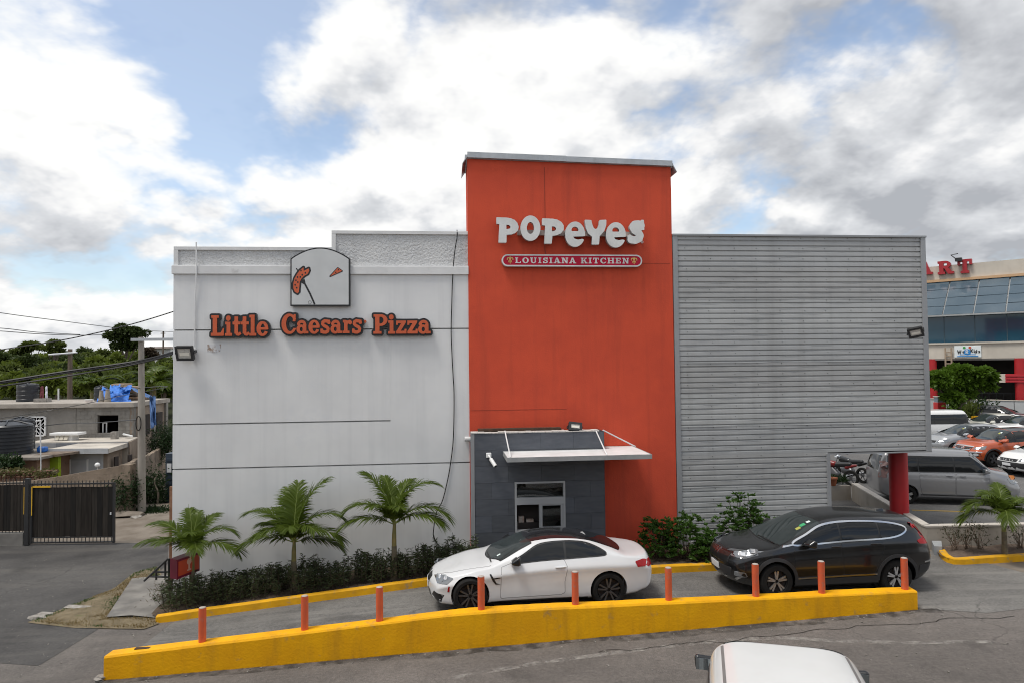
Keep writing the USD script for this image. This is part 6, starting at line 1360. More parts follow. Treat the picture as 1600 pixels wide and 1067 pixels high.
# wash sink, blocks and bits on the terrace
SK = Thing('wash_sink', 'white concrete wash sink with sloped scrub boards on the roof terrace', 'sink', loc=wpt(105, 689, 34.6))
a_, b_ = wpt(83, 676, 34.6), wpt(127, 689, 34.6); zt_, zb_ = a_[2], b_[2]
SK.part('top', bx(a_[0], b_[0], 34.3, 35.0, zt_-.10, zt_+.02, .01), WPLAST); SK.part('tub', bx(a_[0]+.2, b_[0]-.35, 34.4, 34.95, zb_-.05, zt_-.102), WPLAST)
for k in range(3): X_ = orient((a_[0]+.38+k*.22, 34.33, zt_-.22), (1, 0, 0), (0.15, .45, .9)); SK.part('scrub_board', X_(bx(-.09, .09, -.12, .12, -.01, .01)), surf('scrub_board', (.52, .48, .40), .8))
for (u0, u1, v0, v1, lab) in ((174, 183, 674, 686, 'single grey concrete block standing on the roof terrace edge'),):
    a_, b_ = wpt(u0, v0, 34.9), wpt(u1, v1, 34.9); T = Thing('concrete_block', lab, 'block', loc=((a_[0]+b_[0])/2, 34.9, b_[2])); T.part('block', bx(a_[0], b_[0], 34.8, 35.05, b_[2], a_[2], .01), BROKEN)
T = Thing('plastic_scrap', 'white plastic scrap lying near the concrete block on the terrace', 'scrap', loc=wpt(199, 680, 35)); T.part('sheet', hull_spheres([(wpt(193, 678, 35), .05), (wpt(206, 681, 35.1), .05), (wpt(199, 680, 35.3), .03)]), WPLAST)
a_ = wpt(152, 726, 30.6); T = Thing('wall_globe_lamp', 'small white globe lamp on the boundary by the low pale house', 'lamp', loc=a_); T.part('globe', trimesh.creation.icosphere(2, .11, ).apply_translation(a_), WPLAST, smooth=True); T.part('stem', cyl(a_-[0, 0, .8], a_, .02, 6), TRIMW)
# lime house wall and roof with the big tank
yl = 30.4; T = Thing('lime_house', 'lime green painted house end under a rusty flat roof', 'house', loc=wpt(78, 740, yl))
T.part('lime_wall', prism_y(Polygon([(wpt(62, 740, yl)[0], -2.2), (wpt(91, 740, yl)[0], -2.2), (wpt(90.5, 710, yl)[0], wpt(90, 710, yl)[2]), (wpt(62, 716, yl)[0], wpt(62, 716, yl)[2])]), yl, yl+.2), LIME)
T.part('window', bx(wpt(66, 734, yl)[0], wpt(76, 734, yl)[0], yl-.02, yl+.02, -1.2, wpt(70, 731, yl)[2]), INTERIOR)
T.part('roof', prism([(wpt(60, 716, yl)[0], yl-.3), (wpt(93, 709, yl)[0], yl-.25), (wpt(108, 706, yl)[0], yl+1.2), (wpt(60, 712, yl)[0], yl+1.2)], wpt(75, 712, yl)[2], wpt(75, 712, yl)[2]+.10), surf('rusty_roof', (.22, .17, .13), .9, (.13, .10, .08), 3))
ty = 29.6; tzr = wpt(20, 717, ty)[2]
T = Thing('tank_shed', 'brown brick shed with a flat roof carrying the big black tank', 'shed', loc=wpt(20, 735, ty))
T.part('wall', bx(wpt(-60, 730, ty)[0], wpt(58, 730, ty)[0], ty, ty+3, -2.2, tzr), surf('brown_shed_wall', (.24, .15, .10), .9, (.33, .23, .17), 1.6, spots=((.08, .06, .05), .7), spot_scale=1.5))
T.part('roof', bx(wpt(-60, 730, ty)[0], wpt(69, 730, ty)[0], ty-.35, ty+3, tzr+.002, tzr+.11), surf('shed_roof', (.16, .14, .12), .9, (.26, .23, .2), 2))
T.part('window', bx(wpt(13, 730, ty)[0], wpt(27, 730, ty)[0], ty-.02, ty+.05, wpt(13, 733, ty)[2]-.3, wpt(13, 731, ty)[2]), INTERIOR)
TANK = surf('black_tank_plastic', (.014, .016, .020), .38, (.022, .024, .028), 3)
def tank(label, c, r, h, ribs, dome):
    T = Thing('water_tank', label, 'tank', loc=c, local=True); pr = [(0, 0), (r*.97, 0)]
    for k in range(ribs):
        z0, z1 = h*k/ribs, h*(k+1)/ribs; d_ = z1-z0; pr += [(r, z0+d_*.08), (r, z0+d_*.62), (r*.972, z0+d_*.70), (r*.972, z0+d_*.92)]
    pr += [(r, h), (r*.93, h+dome*.35), (r*.55, h+dome*.8), (r*.26, h+dome), (0, h+dome)]
    T.part('body', lathe(pr, 40), TANK, smooth=28); T.part('lid', lathe([(0, h+dome+.0), (r*.25, h+dome+.002), (r*.25, h+dome+.05), (0, h+dome+.07)], 24), TANK, smooth=30)
    for k in range(6):
        a = k*math.pi/3; c_, s_ = math.cos(a), math.sin(a); T.part('top_rib', tube([(r*.26*c_, r*.26*s_, h+dome+.02), (r*.6*c_, r*.6*s_, h+dome*.78+.02), (r*.93*c_, r*.93*s_, h+dome*.35+.02)], .03, 5), TANK)
    return T
c = wpt(12, 712, 30.6); c[2] = tzr+.11; tank('big ribbed black water tank on the shed roof at the left edge', c, .95, wpt(12, 665, 30.6)[2]-tzr-.11, 8, .22)
c = wpt(33, 700, 32.6); c[2] = .9; tank('black water tank half hidden behind the big ribbed tank', c, .55, wpt(33, 657, 32.6)[2]-.9, 6, .15)
c = wpt(43, 630, 38.5); c[2] = hzr; tank('plain black water tank standing on the block house roof', c, .54, wpt(43, 601, 38.5)[2]-hzr, 4, .05)
c = wpt(157, 628, 39); c[2] = hzr; tank('grey black tank behind the blue tarpaulin on the roof', c, .34, wpt(157, 606, 39)[2]-hzr, 3, .1)
T = Thing('blue_jug', 'bright blue plastic drum lying by the lime house roof', 'drum', loc=wpt(65, 704, 31)); BLUE = surf('blue_plastic', (.02, .12, .42), .45); cc = wpt(65, 702, 31)
T.part('body', bx(cc[0]-.19, cc[0]+.19, 30.9, 31.2, cc[2]-.11, cc[2]+.13, .05), BLUE); T.part('cap', cyl(cc+[-.1, 0, .13], cc+[-.1, 0, .18], .04, 10), BLUE)
T = Thing('pipe_stack', 'thin white vent pipe rising in front of the grille window', 'pipe', loc=wpt(63, 740, 30)); T.part('pipe', cyl(wpt(63.5, 745, 29.3), wpt(63, 657, 29.3), .024, 8), TRIMW); T.part('arm', cyl(wpt(56, 657, 29.3), wpt(63.5, 657, 29.3), .024, 8), TRIMW)
# roof clutter
BT_ = surf('blue_tarp', (.010, .12, .48), .5, (.02, .17, .58), 4, bump=.8, bscale=7, bdist=.06)
def cloth(uv, y, amp, nx=26, ny=16):
    pts = []
    for j in range(ny+1):
        for i in range(nx+1):
            a, b = i/nx, j/ny; top = np.array(uv[0])*(1-a)+np.array(uv[1])*a; bot = np.array(uv[3])*(1-a)+np.array(uv[2])*a; p = top*(1-b)+bot*b
            bump = amp*(meshkit.fbm(np.array([[a*5.3, b*4.1, y]]), 3)[0]-.5); w_ = wpt(p[0], p[1], y-.8*b+bump*2); w_[2] += bump*.7; pts.append(w_)
    F = []
    for j in range(ny):
        for i in range(nx): k = j*(nx+1)+i; F += [(k, k+nx+2, k+1), (k, k+nx+1, k+nx+2)]
    return trimesh.Trimesh(np.array(pts), np.array(F), process=False)
T = Thing('tarpaulin', 'crumpled bright blue tarpaulin over a heap on the block house roof, one end hanging down', 'tarpaulin', loc=wpt(190, 628, 38))
T.part('sheet', cloth([(160, 606), (206, 602), (199, 628), (151, 628)], 38.2, .55), BT_, smooth=True); T.part('flat_edge', cloth([(152, 622), (204, 624), (206, 629), (150, 629)], 37.6, .2), BT_, smooth=True)
T.part('fold', cloth([(172, 602), (188, 600), (186, 612), (170, 613)], 37.8, .4), BT_, smooth=True)
T.part('strip', cloth([(203, 605), (212, 606), (244, 622), (228, 620)], 37.2, .2), surf('faded_blue_tarp', (.06, .12, .26), .6, (.09, .16, .32), 4, bump=.6, bscale=7, bdist=.05), smooth=True)
T.part('hanging_end', cloth([(233, 617), (243, 619), (244, 664), (235, 668)], 36.0, .3), surf('faded_blue_tarp', (.06, .12, .26), .6), smooth=True)
BRN = [surf('salvage_%s' % n, c_, .85, c2, 5) for n, c_, c2 in (('timber', (.20, .13, .085), (.30, .21, .15)), ('board', (.36, .28, .20), (.26, .2, .15)), ('dark', (.07, .05, .04), (.13, .1, .08)))]
for i, (u, v, w_, h_, k) in enumerate(((188, 603, 20, 8, 1), (202, 605, 22, 4, 1), (205, 611, 26, 3.5, 0), (207, 616, 24, 4, 2), (208, 621, 26, 4, 0), (212, 625, 28, 4, 2), (190, 622, 16, 10, 2))):
    a_, b_ = wpt(u-w_/2, v-h_/2, 38.6), wpt(u+w_/2, v+h_/2, 38.6)
    single('salvage_board', bx(a_[0], b_[0], 38.3, 39.2, b_[2], a_[2], .03), BRN[k], ['round tan bundle on top of the blue tarpaulin heap', 'topmost pale board on the roof heap', 'second board down on the roof heap', 'third, dark board on the roof heap', 'fourth board down on the roof heap', 'lowest dark board on the roof heap', 'dark box in the roof heap behind the tarpaulin'][i], 'board')
PCON = surf('pot_concrete', (.33, .29, .24), .9, (.25, .22, .18), 6)
for (u, v0, v1, w_, lab) in ((158, 629, 611, 8, 'left of the two grey cone shaped pots in front of the tarpaulin'), (168, 629, 609, 9, 'right of the two grey cone shaped pots in front of the tarpaulin')):
    b_ = wpt(u, v0, 37); t_ = wpt(u, v1, 37); T = Thing('cone_pot', lab, 'pot', loc=b_, local=True); r_ = w_/2/1067*37*1.15; h_ = t_[2]-b_[2]
    T.part('pot', lathe([(0, 0), (r_, 0), (r_*.55, h_), (0, h_)], 18), PCON, smooth=30); T.part('rim', lathe([(r_*.5, h_), (r_*.6, h_+.01), (r_*.6, h_+.05), (0, h_+.05)], 18), PCON)
b_ = wpt(138.5, 630, 36.6); T = Thing('bucket', 'squat white bucket on the block house roof edge', 'bucket', loc=b_, local=True); T.part('pail', lathe([(0, 0), (.17, 0), (.185, .20), (0, .20)], 20), surf('bucket_white', (.62, .55, .50), .5), smooth=30); T.part('rim', lathe([(.185, .19), (.2, .19), (.2, .225), (0, .225)], 20), WPLAST)
a_ = wpt(66, 630, 37.5); T = Thing('crate', 'grey slatted crate on the roof beside the black tank', 'crate', loc=a_)
T.part('back_panel', bx(a_[0]-.34, a_[0]+.34, 37.7, 37.76, a_[2], a_[2]+.28), BROKEN)
for k in range(4): T.part('slat', bx(a_[0]-.35, a_[0]+.35, 37.3, 37.33, a_[2]+.01+k*.07, a_[2]+.06+k*.07), BROKEN)
T.part('corner_post', bx(a_[0]-.35, a_[0]-.31, 37.331, 37.7, a_[2], a_[2]+.28), BROKEN); T.part('corner_post', bx(a_[0]+.31, a_[0]+.35, 37.331, 37.7, a_[2], a_[2]+.28), BROKEN)
for (u, col, lab) in ((65, (.11, .03, .035), 'dark red garment hung to dry on the roof'), (72, (.50, .50, .56), 'white garment hung to dry on the roof')):
    w_ = 6 if u == 65 else 3.5; single('laundry', cloth([(u-w_/2, 604), (u+w_/2, 603), (u+w_/2+.5, 622), (u-w_/2, 622)], 38.8, .35, 10, 10), surf('laundry_%d' % u, col, .9, tuple(k*.6 for k in col), 6), lab, 'laundry', smooth=True)
lp = Thing('line_post', 'thin pale post on the block house roof behind the crate', 'post', loc=wpt(91, 628, 39)); lp.part('post', cyl(wpt(91, 629, 39), wpt(91, 607, 39), .04, 8), TRIMW); lp.part('cap', cyl(wpt(91, 607.5, 39), wpt(91, 606.8, 39), .055, 8), TRIMW)
# vine trellis over the brown yard wall
ya = 28.0; T = Thing('vine_trellis', 'rusty brown trellis with creeping vines behind the fence', 'trellis', loc=wpt(30, 748, ya)); RUSTY = surf('rust_brown', (.13, .07, .05), .9, (.20, .12, .09), 6)
for k in range(3): T.part('beam', cyl(wpt(-30, 738+k*4, ya+.2*k), wpt(90-k*8, 735+k*4.5, ya+.2*k), .05, 6), RUSTY)
for k in range(12): T.part('slat', cyl(wpt(-6+k*7.5, 736, ya-.1), wpt(-6+k*7.5, 750, ya+.5), .03, 5), RUSTY)
n = 420; uu = rng.uniform(-10, 92, n); P = np.array([wpt(u, 737+rng.normal(0, 2.5)+ (3 if 50 < u < 90 else 0)*rng.random(), ya+rng.normal(0, .3)) for u in uu]); T.part('vine_leaves', leaves(P, rng.normal(size=(n, 3)), rng.uniform(.10, .2, n), .09), leafmat('vine_leaf', (.10, .095, .035), (.19, .19, .07), .3), kind='stuff')
n = 900; P = np.array([wpt(rng.uniform(-12, 34), rng.normal(722, 4.5), 29.0+rng.normal(0, .2)) for _ in range(n)]); single('creeper', leaves(P, rng.normal(size=(n, 3)), rng.uniform(.12, .22, n), .1), WEED, 'dark creeper hanging on the brown shed wall', 'creeper', kind='stuff')
# wires
def wire(pts, r, label, name='overhead_wire', mt=BLACKP): single(name, tube(spline(np.array([wpt(*p) for p in pts]), 60), r, 5), mt, label, 'wire')
wire([(-40, 556, 27), (0, 546.5, 27), (91, 532.5, 26.5), (182, 513, 26), (271, 487, 25.5)], .022, 'single thick black wire rising to the top left of the white wall')
wire([(-40, 484, 60), (0, 489, 62), (90, 501, 70), (180, 512.5, 80)], .035, 'faint upper wire against the clouds ending at the spreading tree', mt=DARKMETAL)
wire([(-40, 511, 60), (0, 513, 62), (60, 519.5, 66), (125, 523, 72)], .035, 'faint middle wire against the clouds at the left', mt=DARKMETAL)
wire([(-40, 516, 58), (0, 517.5, 62), (60, 522, 66), (165, 523, 76)], .035, 'faint lower wire against the clouds at the left', mt=DARKMETAL)
wire([(230, 517, 80), (255, 518, 95), (272, 518.5, 90)], .035, 'faint wire through the far hilltop pole', mt=DARKMETAL)
for k, (o0, o1, o2, o3, r_) in enumerate(((596, 579.5, 563, 549.5, .035), (598.5, 582, 565, 551, .03), (603, 587, 567, 553, .035))):
    wire([(-40, o0+6, 25), (0, o0, 25.5), (105, o1, 26.3), (218, o2, pb[1]-.2), (270, o3, 26.6)], r_, ['uppermost cable of the thick black bundle passing the concrete pole', 'middle cable of the thick black bundle passing the concrete pole', 'lowest cable of the thick black bundle passing the concrete pole'][k])
wire([(0, 653, 33), (70, 642, 33), (130, 631, 34), (190, 618, 35), (216, 606, 27)], .015, 'thin service wire slanting up across the front of the block house')
wire([(30, 673, 33), (68, 665, 33), (150, 660, 30), (213, 655, 27)], .02, 'service wire running level from the grille window to the concrete pole')
# hill and trees
HILLG = leafmat('hill_leaf', (.085, .11, .024), (.24, .26, .07), .35, .5); HILLY = leafmat('hill_leaf_light', (.11, .145, .02), (.30, .32, .06), .35, .55); HILLD = leafmat('hill_leaf_dark', (.045, .065, .018), (.15, .175, .05), .3, .5)
BARK = surf('tree_bark', (.08, .062, .047), .9, (.13, .105, .085), 6)
def crown(lumps, n, sz):
    """Leaf clumps spread through uneven lumps, denser at their skins."""
    P, D = [], []; fine = []
    for (c, r_) in lumps:
        r_ = np.asarray(r_, float); fine.append((c, r_*.55))
        for _ in range(6):
            d_ = rng.normal(size=3); d_[2] = abs(d_[2])*.8-.25; d_ /= np.linalg.norm(d_); fine.append((np.asarray(c)+d_*r_*rng.uniform(.5, .8), r_*rng.uniform(.28, .5)))
    lumps = fine
    vol = np.array([a*b*c for (_, (a, b, c)) in lumps]); k = np.maximum(30, n*vol**.67/sum(vol**.67)).astype(int)
    for (c, r_), m in zip(lumps, k):
        d_ = rng.normal(size=(m, 3)); d_ /= np.linalg.norm(d_, axis=1)[:, None]; d_[:, 2] = np.where(d_[:, 2] < -.5, -d_[:, 2], d_[:, 2])
        rr = (.62+.55*meshkit.fbm(d_*2.3+np.asarray(c)*.7, 3))*rng.uniform(.62, 1.03, m)**.5
        P.append(np.asarray(c)+d_*rr[:, None]*np.asarray(r_)); D.append(d_+rng.normal(0, .55, (m, 3)))
    P, D = np.vstack(P), np.vstack(D)
    return leaves(P, D, rng.uniform(.6, 1.3, len(P))*sz, sz*.6, .15)
def tree(label, base, lumps, n, sz, mt, tr=.25, name='tree', group=None):
    T = Thing(name, label, 'tree', loc=base, group=group); base = np.asarray(base, float)
    cs = np.array([l[0] for l in lumps]); low = cs.mean(0)
    T.part('trunk', tube([base-[0, 0, .5], base*.5+low*.5+[.1, 0, 0], low], [tr, tr*.75, tr*.4], 8), BARK, smooth=True)
    for c in cs: 
        st_ = base*.45+low*.55; T.part('limb', tube([st_, (st_+c)/2+[0, 0, -.15], c], [tr*.45, tr*.3, tr*.1], 6), BARK)
    T.part('crown', crown(lumps, n, sz), mt)
def lum(u, v, y, rx, rz, ry=None): s_ = y/1067; return (wpt(u, v, y), (rx*s_, (ry or (rx+rz)/2)*s_, rz*s_))
# the far wood: one mass of crowns on the slope
masses = {0: [], 1: [], 2: []}
for row, (y, vt, vb) in enumerate(((112, 556, 575), (100, 561, 585), (88, 570, 598), (76, 582, 612), (66, 596, 625))):
    for u in np.arange(-70, 330, 15-row*.6):
        u_ = u+rng.uniform(-6, 6); v_ = vt+8*(meshkit.noise(np.array([u_*.02, row, .5]))-.5)+rng.uniform(-5, 9)
        if row == 0: v_ += 5*abs(math.sin(u_*.021))
        r_ = rng.uniform(9, 15)*(1+row*.06)
        if row == 0 and u_ < 60: v_ += 6
        masses[rng.choice(3, p=((.5, .12, .38), (.5, .15, .35), (.45, .25, .3), (.45, .35, .2), (.4, .45, .15))[row])].append(lum(u_, v_, y+rng.uniform(-4, 4), r_, r_*rng.uniform(.7, 1.1)))
        masses[rng.integers(3)].append(lum(u_+rng.uniform(-7, 7), v_+14, y-2, r_*1.1, r_*1.2))
FW = Thing('wood', 'mixed green trees covering the hillside beyond the houses', 'wood', loc=(-60, 90, 2), kind='stuff')
for k, mt in ((0, HILLG), (1, HILLY), (2, HILLD)): FW.part('crowns', crown(masses[k], 34000, .55), mt)
HILLS = surf('hill_soil', (.025, .03, .012), .95)
def ridge():
    V = []; xs = np.linspace(-170, 6, 60); ys = np.linspace(62, 150, 18)
    X, Y = np.meshgrid(xs, ys, indexing='ij'); Z = zroad(X, Y)+.2*smooth((Y-62)/15)*6*.6+.4*meshkit.noise(np.stack([X*.1, Y*.1, X*0], -1)); V = np.stack([X, Y, Z], -1).reshape(-1, 3); n = len(ys)
    i, j = np.meshgrid(np.arange(len(xs)-1), np.arange(n-1), indexing='ij'); a = (i*n+j).ravel()
    return trimesh.Trimesh(V, np.vstack([np.stack([a, a+n, a+n+1], 1), np.stack([a, a+n+1, a+1], 1)]), process=False)
single('hill', ridge(), HILLS, kind='structure', smooth=True)
def gb(u, y): p = wpt(u, 600, y); p[2] = gz(p[0], p[1]); return p
tree('big dark spreading tree standing highest on the hilltop', gb(190, 92), [lum(176, 526, 92, 13, 7), lum(190, 517, 92, 17, 8), lum(205, 520, 92, 16, 8), lum(220, 524, 92, 12, 7), lum(188, 530, 92, 14, 7), lum(203, 533, 92, 12, 7), lum(186, 541, 92, 10, 6), lum(200, 544, 92, 12, 7), lum(214, 538, 92, 9, 7)], 5600, .45, HILLD, .22)
tree('flat topped tree with an airy crown, left of the wooden pole', gb(85, 95), [lum(82, 537, 95, 13, 4.5), lum(94, 540, 95, 8, 4), lum(74, 545, 95, 8, 3.5), lum(88, 548, 95, 9, 3.5)], 1900, .45, HILLG, .3)
tree('broad flat topped tree at the left of the ridge', gb(50, 98), [lum(50, 541, 98, 15, 6), lum(38, 545, 98, 10, 6), lum(63, 543, 98, 8, 5), lum(28, 551, 98, 11, 6)], 2600, .5, HILLG, .3)
tree('yellow green leafy tree rising behind the black roof tank', gb(85, 58), [lum(70, 603, 58, 13, 9), lum(88, 598, 58, 14, 10), lum(100, 610, 58, 12, 12), lum(60, 615, 58, 12, 10), lum(122, 608, 58, 13, 13)], 4200, .38, HILLY, .2)
tree('pinkish flowering tree under the big spreading tree', gb(235, 85), [lum(232, 550, 85, 9, 7), lum(240, 556, 85, 8, 6)], 1100, .45, leafmat('pink_blossom', (.06, .045, .03), (.16, .09, .08), .2), .2)
tree('bushy tree with rusty tips by the white building', gb(255, 62), [lum(250, 596, 62, 10, 9), lum(262, 590, 62, 10, 7), lum(258, 608, 62, 12, 10)], 1700, .4, leafmat('rust_leaf', (.045, .07, .014), (.18, .11, .03), .25), .2)
def big_palm(label, u, v, y, k, sc):
    b_ = wpt(u, v, y); h_ = b_[2]-gz(b_[0], b_[1]); palm(label, (b_[0], b_[1], gz(b_[0], b_[1])), h_, [(a, rng.uniform(15, 70), sc*rng.uniform(.85, 1.1), rng.uniform(75, 120)) for a in np.linspace(0, 340, k)], r0=.16)
big_palm('coconut palm with drooping fronds behind the roof tarpaulin', 143, 612, 50, 13, 2.3)
big_palm('coconut palm right of the concrete pole, close to the white wall', 241, 603, 48, 14, 2.2)
hw = wpt(253, 550, 96); T = Thing('hill_house', 'small white house glimpsed on the hill by the far pole', 'house', loc=hw); T.part('wall', bx(hw[0]-1.2, hw[0]+1.2, 96, 99, hw[2]-3, hw[2]+.5), WPLAST); T.part('roof', prism([(hw[0]-1.5, 95.6), (hw[0]+1.5, 95.6), (hw[0]+1.5, 99.2), (hw[0]-1.5, 99.2)], hw[2]+.5, hw[2]+.75), surf('hill_roof', (.5, .42, .38), .8))
# ---------------------------------------------------------------- right: lot wall, planter, mall, cars
PLW = surf('planter_wall_render', (.36, .325, .28), .85, (.29, .26, .225), 1.3, bump=.3, bscale=20, bdist=.01, spots=((.2, .18, .15), .5), spot_scale=1.6, streak=((.2, .18, .15), .4), streak_scale=(3, 3, .6))
COPE = surf('wall_top_render', (.50, .46, .41), .85, (.42, .385, .345), 2)
W0 = np.array([10.75, 17.95]); W1 = np.array([11.95, 24.3])
T = Thing('ramp_wall', 'low cream rendered wall that turns a corner behind the red column', 'wall', loc=(*W0, 0))
def wseg(a, b, z0, z1, th, left=True):
    a, b = np.asarray(a), np.asarray(b); d_ = (b-a)/np.linalg.norm(b-a); n_ = np.array([-d_[1], d_[0]])*(1 if left else -1); return prism([tuple(k) for k in (a, b, b+n_*th, a+n_*th)], z0, z1)
T.part('front_wall', wseg(W0+[.005, 0], (22, 18.35), -.3, .575, .19), PLW); T.part('coping', wseg(W0+[-.012, -.012], (22, 18.338), .576, .615, .215), COPE)
T.part('side_wall', wseg(W0+[0, .20], W1, -.3, .575, .19, False), PLW); T.part('coping', wseg(W0+[-.012, .205], W1, .576, .615, .215, False), COPE)
T.part('end_pier', bx(W1[0]-1.6, W1[0]-.02, W1[1]+.01, W1[1]+.2, -.3, .52), PLW)
pp0 = wpt(1318, 765, 23.6); T = Thing('plant_pot', 'terracotta plant pot on the ledge under the corrugated wing', 'pot', loc=(pp0[0], 24.4, .52), local=True)
T.part('pot', lathe([(0, 0), (.11, 0), (.16, .24), (0, .24)], 20), surf('terracotta', (.26, .09, .045), .8), smooth=30); T.part('rim', lathe([(.15, .23), (.18, .23), (.18, .28), (0, .28)], 20), surf('terracotta', (.26, .09, .045), .8))
n = 500; P = np.array([(wpt(rng.uniform(1294, 1322), 750, 24.6)[0], 24.6+rng.normal(0, .1), .6+abs(rng.normal(0, .09))) for _ in range(n)]); single('ledge_plants', leaves(P, rng.normal(size=(n, 3))+[0, 0, 1], rng.uniform(.08, .18, n), .04, .2), WEED, 'low dark plants along the ledge under the corrugated wing', 'plants', kind='stuff')
# planter with yellow kerb and a palm
def gr(u, v): return on_ground(u, v)
k3 = [gr(u, v) for u, v in ((1466, 866), (1474, 876), (1486, 881.5), (1502, 882.5), (1560, 878.5), (1640, 873))]
kerb('yellow_kerb', k3, .15, .16, 'yellow kerb curving round the small palm planter at the right', zroad)
a_ = gr(1464, 868); T = Thing('kerb_block', 'worn grey painted kerb end at the corner of the right planter', 'kerb', loc=a_); T.part('kerb_block', prism([(a_[0]-.04, a_[1]+.03), (a_[0]+.13, a_[1]-.02), (11.1, 17.9), (10.86, 17.92)], -.1, .24), surf('grey_kerb_paint', (.22, .235, .25), .8, (.32, .33, .33), 3, spots=((.45, .42, .38), .6), spot_scale=5))
pl3 = Polygon([tuple(p[:2]+np.array([0, .1])) for p in k3]+[(19, 18.2), (11.1, 17.93)]).buffer(0)
single('planter_soil', sheet(pl3, lambda x, y: np.full(np.shape(x), .10)+.03*np.sin(x*5), 0, .25), surf('bark_mulch', (.11, .08, .065), .95, (.17, .13, .10), 9, bump=.9, bscale=25, bdist=.05), kind='structure', smooth=True)
pb3 = at_depth(1570, 858, 17.0)
palm('young palm in the yellow kerbed planter at the right edge', (pb3[0], 17.0, .1), .98, [(185, 45, 1.1, 110), (172, 20, 1.05, 95), (200, 62, 1.0, 90), (15, 45, 1.1, 100), (0, 20, 1.1, 90), (70, 72, .9, 60), (-60, 55, .95, 95), (240, 35, 1.0, 120), (100, 60, .9, 80), (300, 30, 1.0, 110)], r0=.055)
for i, (u, lab) in enumerate(((1492, 'twiggy half bare shrub by the corner of the cream wall'), (1510, 'second twiggy shrub against the cream wall'), (1530, 'twiggy shrub just left of the planter palm'), (1594, 'sparse shrub at the right edge of the planter'))):
    x = at_depth(u, 850, 17.55)[0]; T = Thing('twiggy_shrub', lab, 'shrub', loc=(x, 17.55, .1)); tw = []; P = []
    for k in range(16):
        e = np.array([x+rng.normal(0, .2), 17.55+rng.normal(0, .1), .1+rng.uniform(.2, .62)]); tw.append(tube([(x+rng.normal(0, .05), 17.55, .08), (e+[x, 17.55, .1])/2+[0, 0, .05], e], [.008, .006, .003], 4, cap=False)); P += [e+rng.normal(0, .05, 3) for _ in range(9)]
    T.part('twigs', tw, surf('twig', (.16, .12, .09), .9)); P = np.array(P); T.part('leaves', leaves(P, rng.normal(size=P.shape)+[0, 0, .4], rng.uniform(.04, .09, len(P)), .025), leafmat('shrub_leaf', (.05, .05, .025), (.10, .10, .05), .2), kind='stuff')
# lot line
a_, b_ = gr(1425, 797), gr(1535, 800); single('bay_line', sheet(LineString([a_[:2], b_[:2]]).buffer(.05, cap_style=2), zroad, .016, .5), surf('yellow_line_paint', (.40, .26, .05), .8), kind='structure')
# ---- the mall: its wall runs away to the far left
MD = np.array([-.747, .664, 0]); MN = np.array([-.664, -.747, 0]); MP = at_depth(1525, 560, 52); MP[2] = 0
def on_mall(u, v, o=0.0):
    d_ = ray(u, v); p0 = MP+o*MN; t_ = np.dot(p0-CAM, MN)/np.dot(d_, MN); p = CAM+t_*d_; return float(np.dot(p-MP, MD)), float(p[2])
def mw(m):
    v = np.asarray(m.vertices); w_ = MP+v[:, :1]*MD+v[:, 1:2]*MN; w_[:, 2] += v[:, 2]; r_ = trimesh.Trimesh(w_, np.asarray(m.faces)[:, ::-1], process=False); return r_
def mbox(s0, s1, o0, o1, z0, z1, bev=0.0): return mw(bx(s0, s1, o0, o1, z0, z1, bev))
MC = surf('mall_cream_wall', (.55, .50, .43), .8, (.47, .43, .37), .5, streak=((.33, .29, .25), .4), streak_scale=(1, 1, .25)); MPEACH = surf('mall_peach_trim', (.52, .34, .20), .8)
MGL = surf('mall_blue_glass', (.012, .050, .085), .05, (.018, .065, .10), .4, spec=.6); MGR = surf('mall_sloped_glass', (.055, .085, .11), .12, (.085, .115, .14), .35, spec=.5); MFR = surf('mall_glazing_bar', (.36, .37, .37), .5, (.28, .29, .29), 2)
mz = lambda v, o=0.0: on_mall(1525, v, o)[1]
ML = Thing('shopping_mall', 'large cream mall block with sloped glazing, blue glass band and red columns', 'building', loc=(MP[0], MP[1], .2))
s0, s1 = -26.0, 34.0; oT = -3.2
zTop, zF = mz(411, oT), mz(433, oT); zT2 = mz(437, oT); zSl0 = mz(490, 0.6); zG1 = mz(493, .0); zG0 = mz(534.5, 0); zB = mz(560, .3)
ML.part('fascia', mbox(s0, s1, oT-18, oT, zF, zTop), MC); ML.part('peach_trim', mbox(s0, s1, oT-.5, oT+.18, zT2, zF-.002), MPEACH)
ML.part('fascia', mbox(s0, s1, -18, .3, zB, zG0-.002), MC); ML.part('sill', mbox(s0, s1, .301, .42, zG0-.12, zG0-.004), MC)
ML.part('eave', mbox(s0, s1, -.4, .62, zG1+.0, zSl0), MFR)
ncol = 30; w_ = (s1-s0)/ncol; bars = []
sl = lambda t_: (.6+(oT+.05-.6)*t_, zSl0+(zT2-zSl0)*t_)
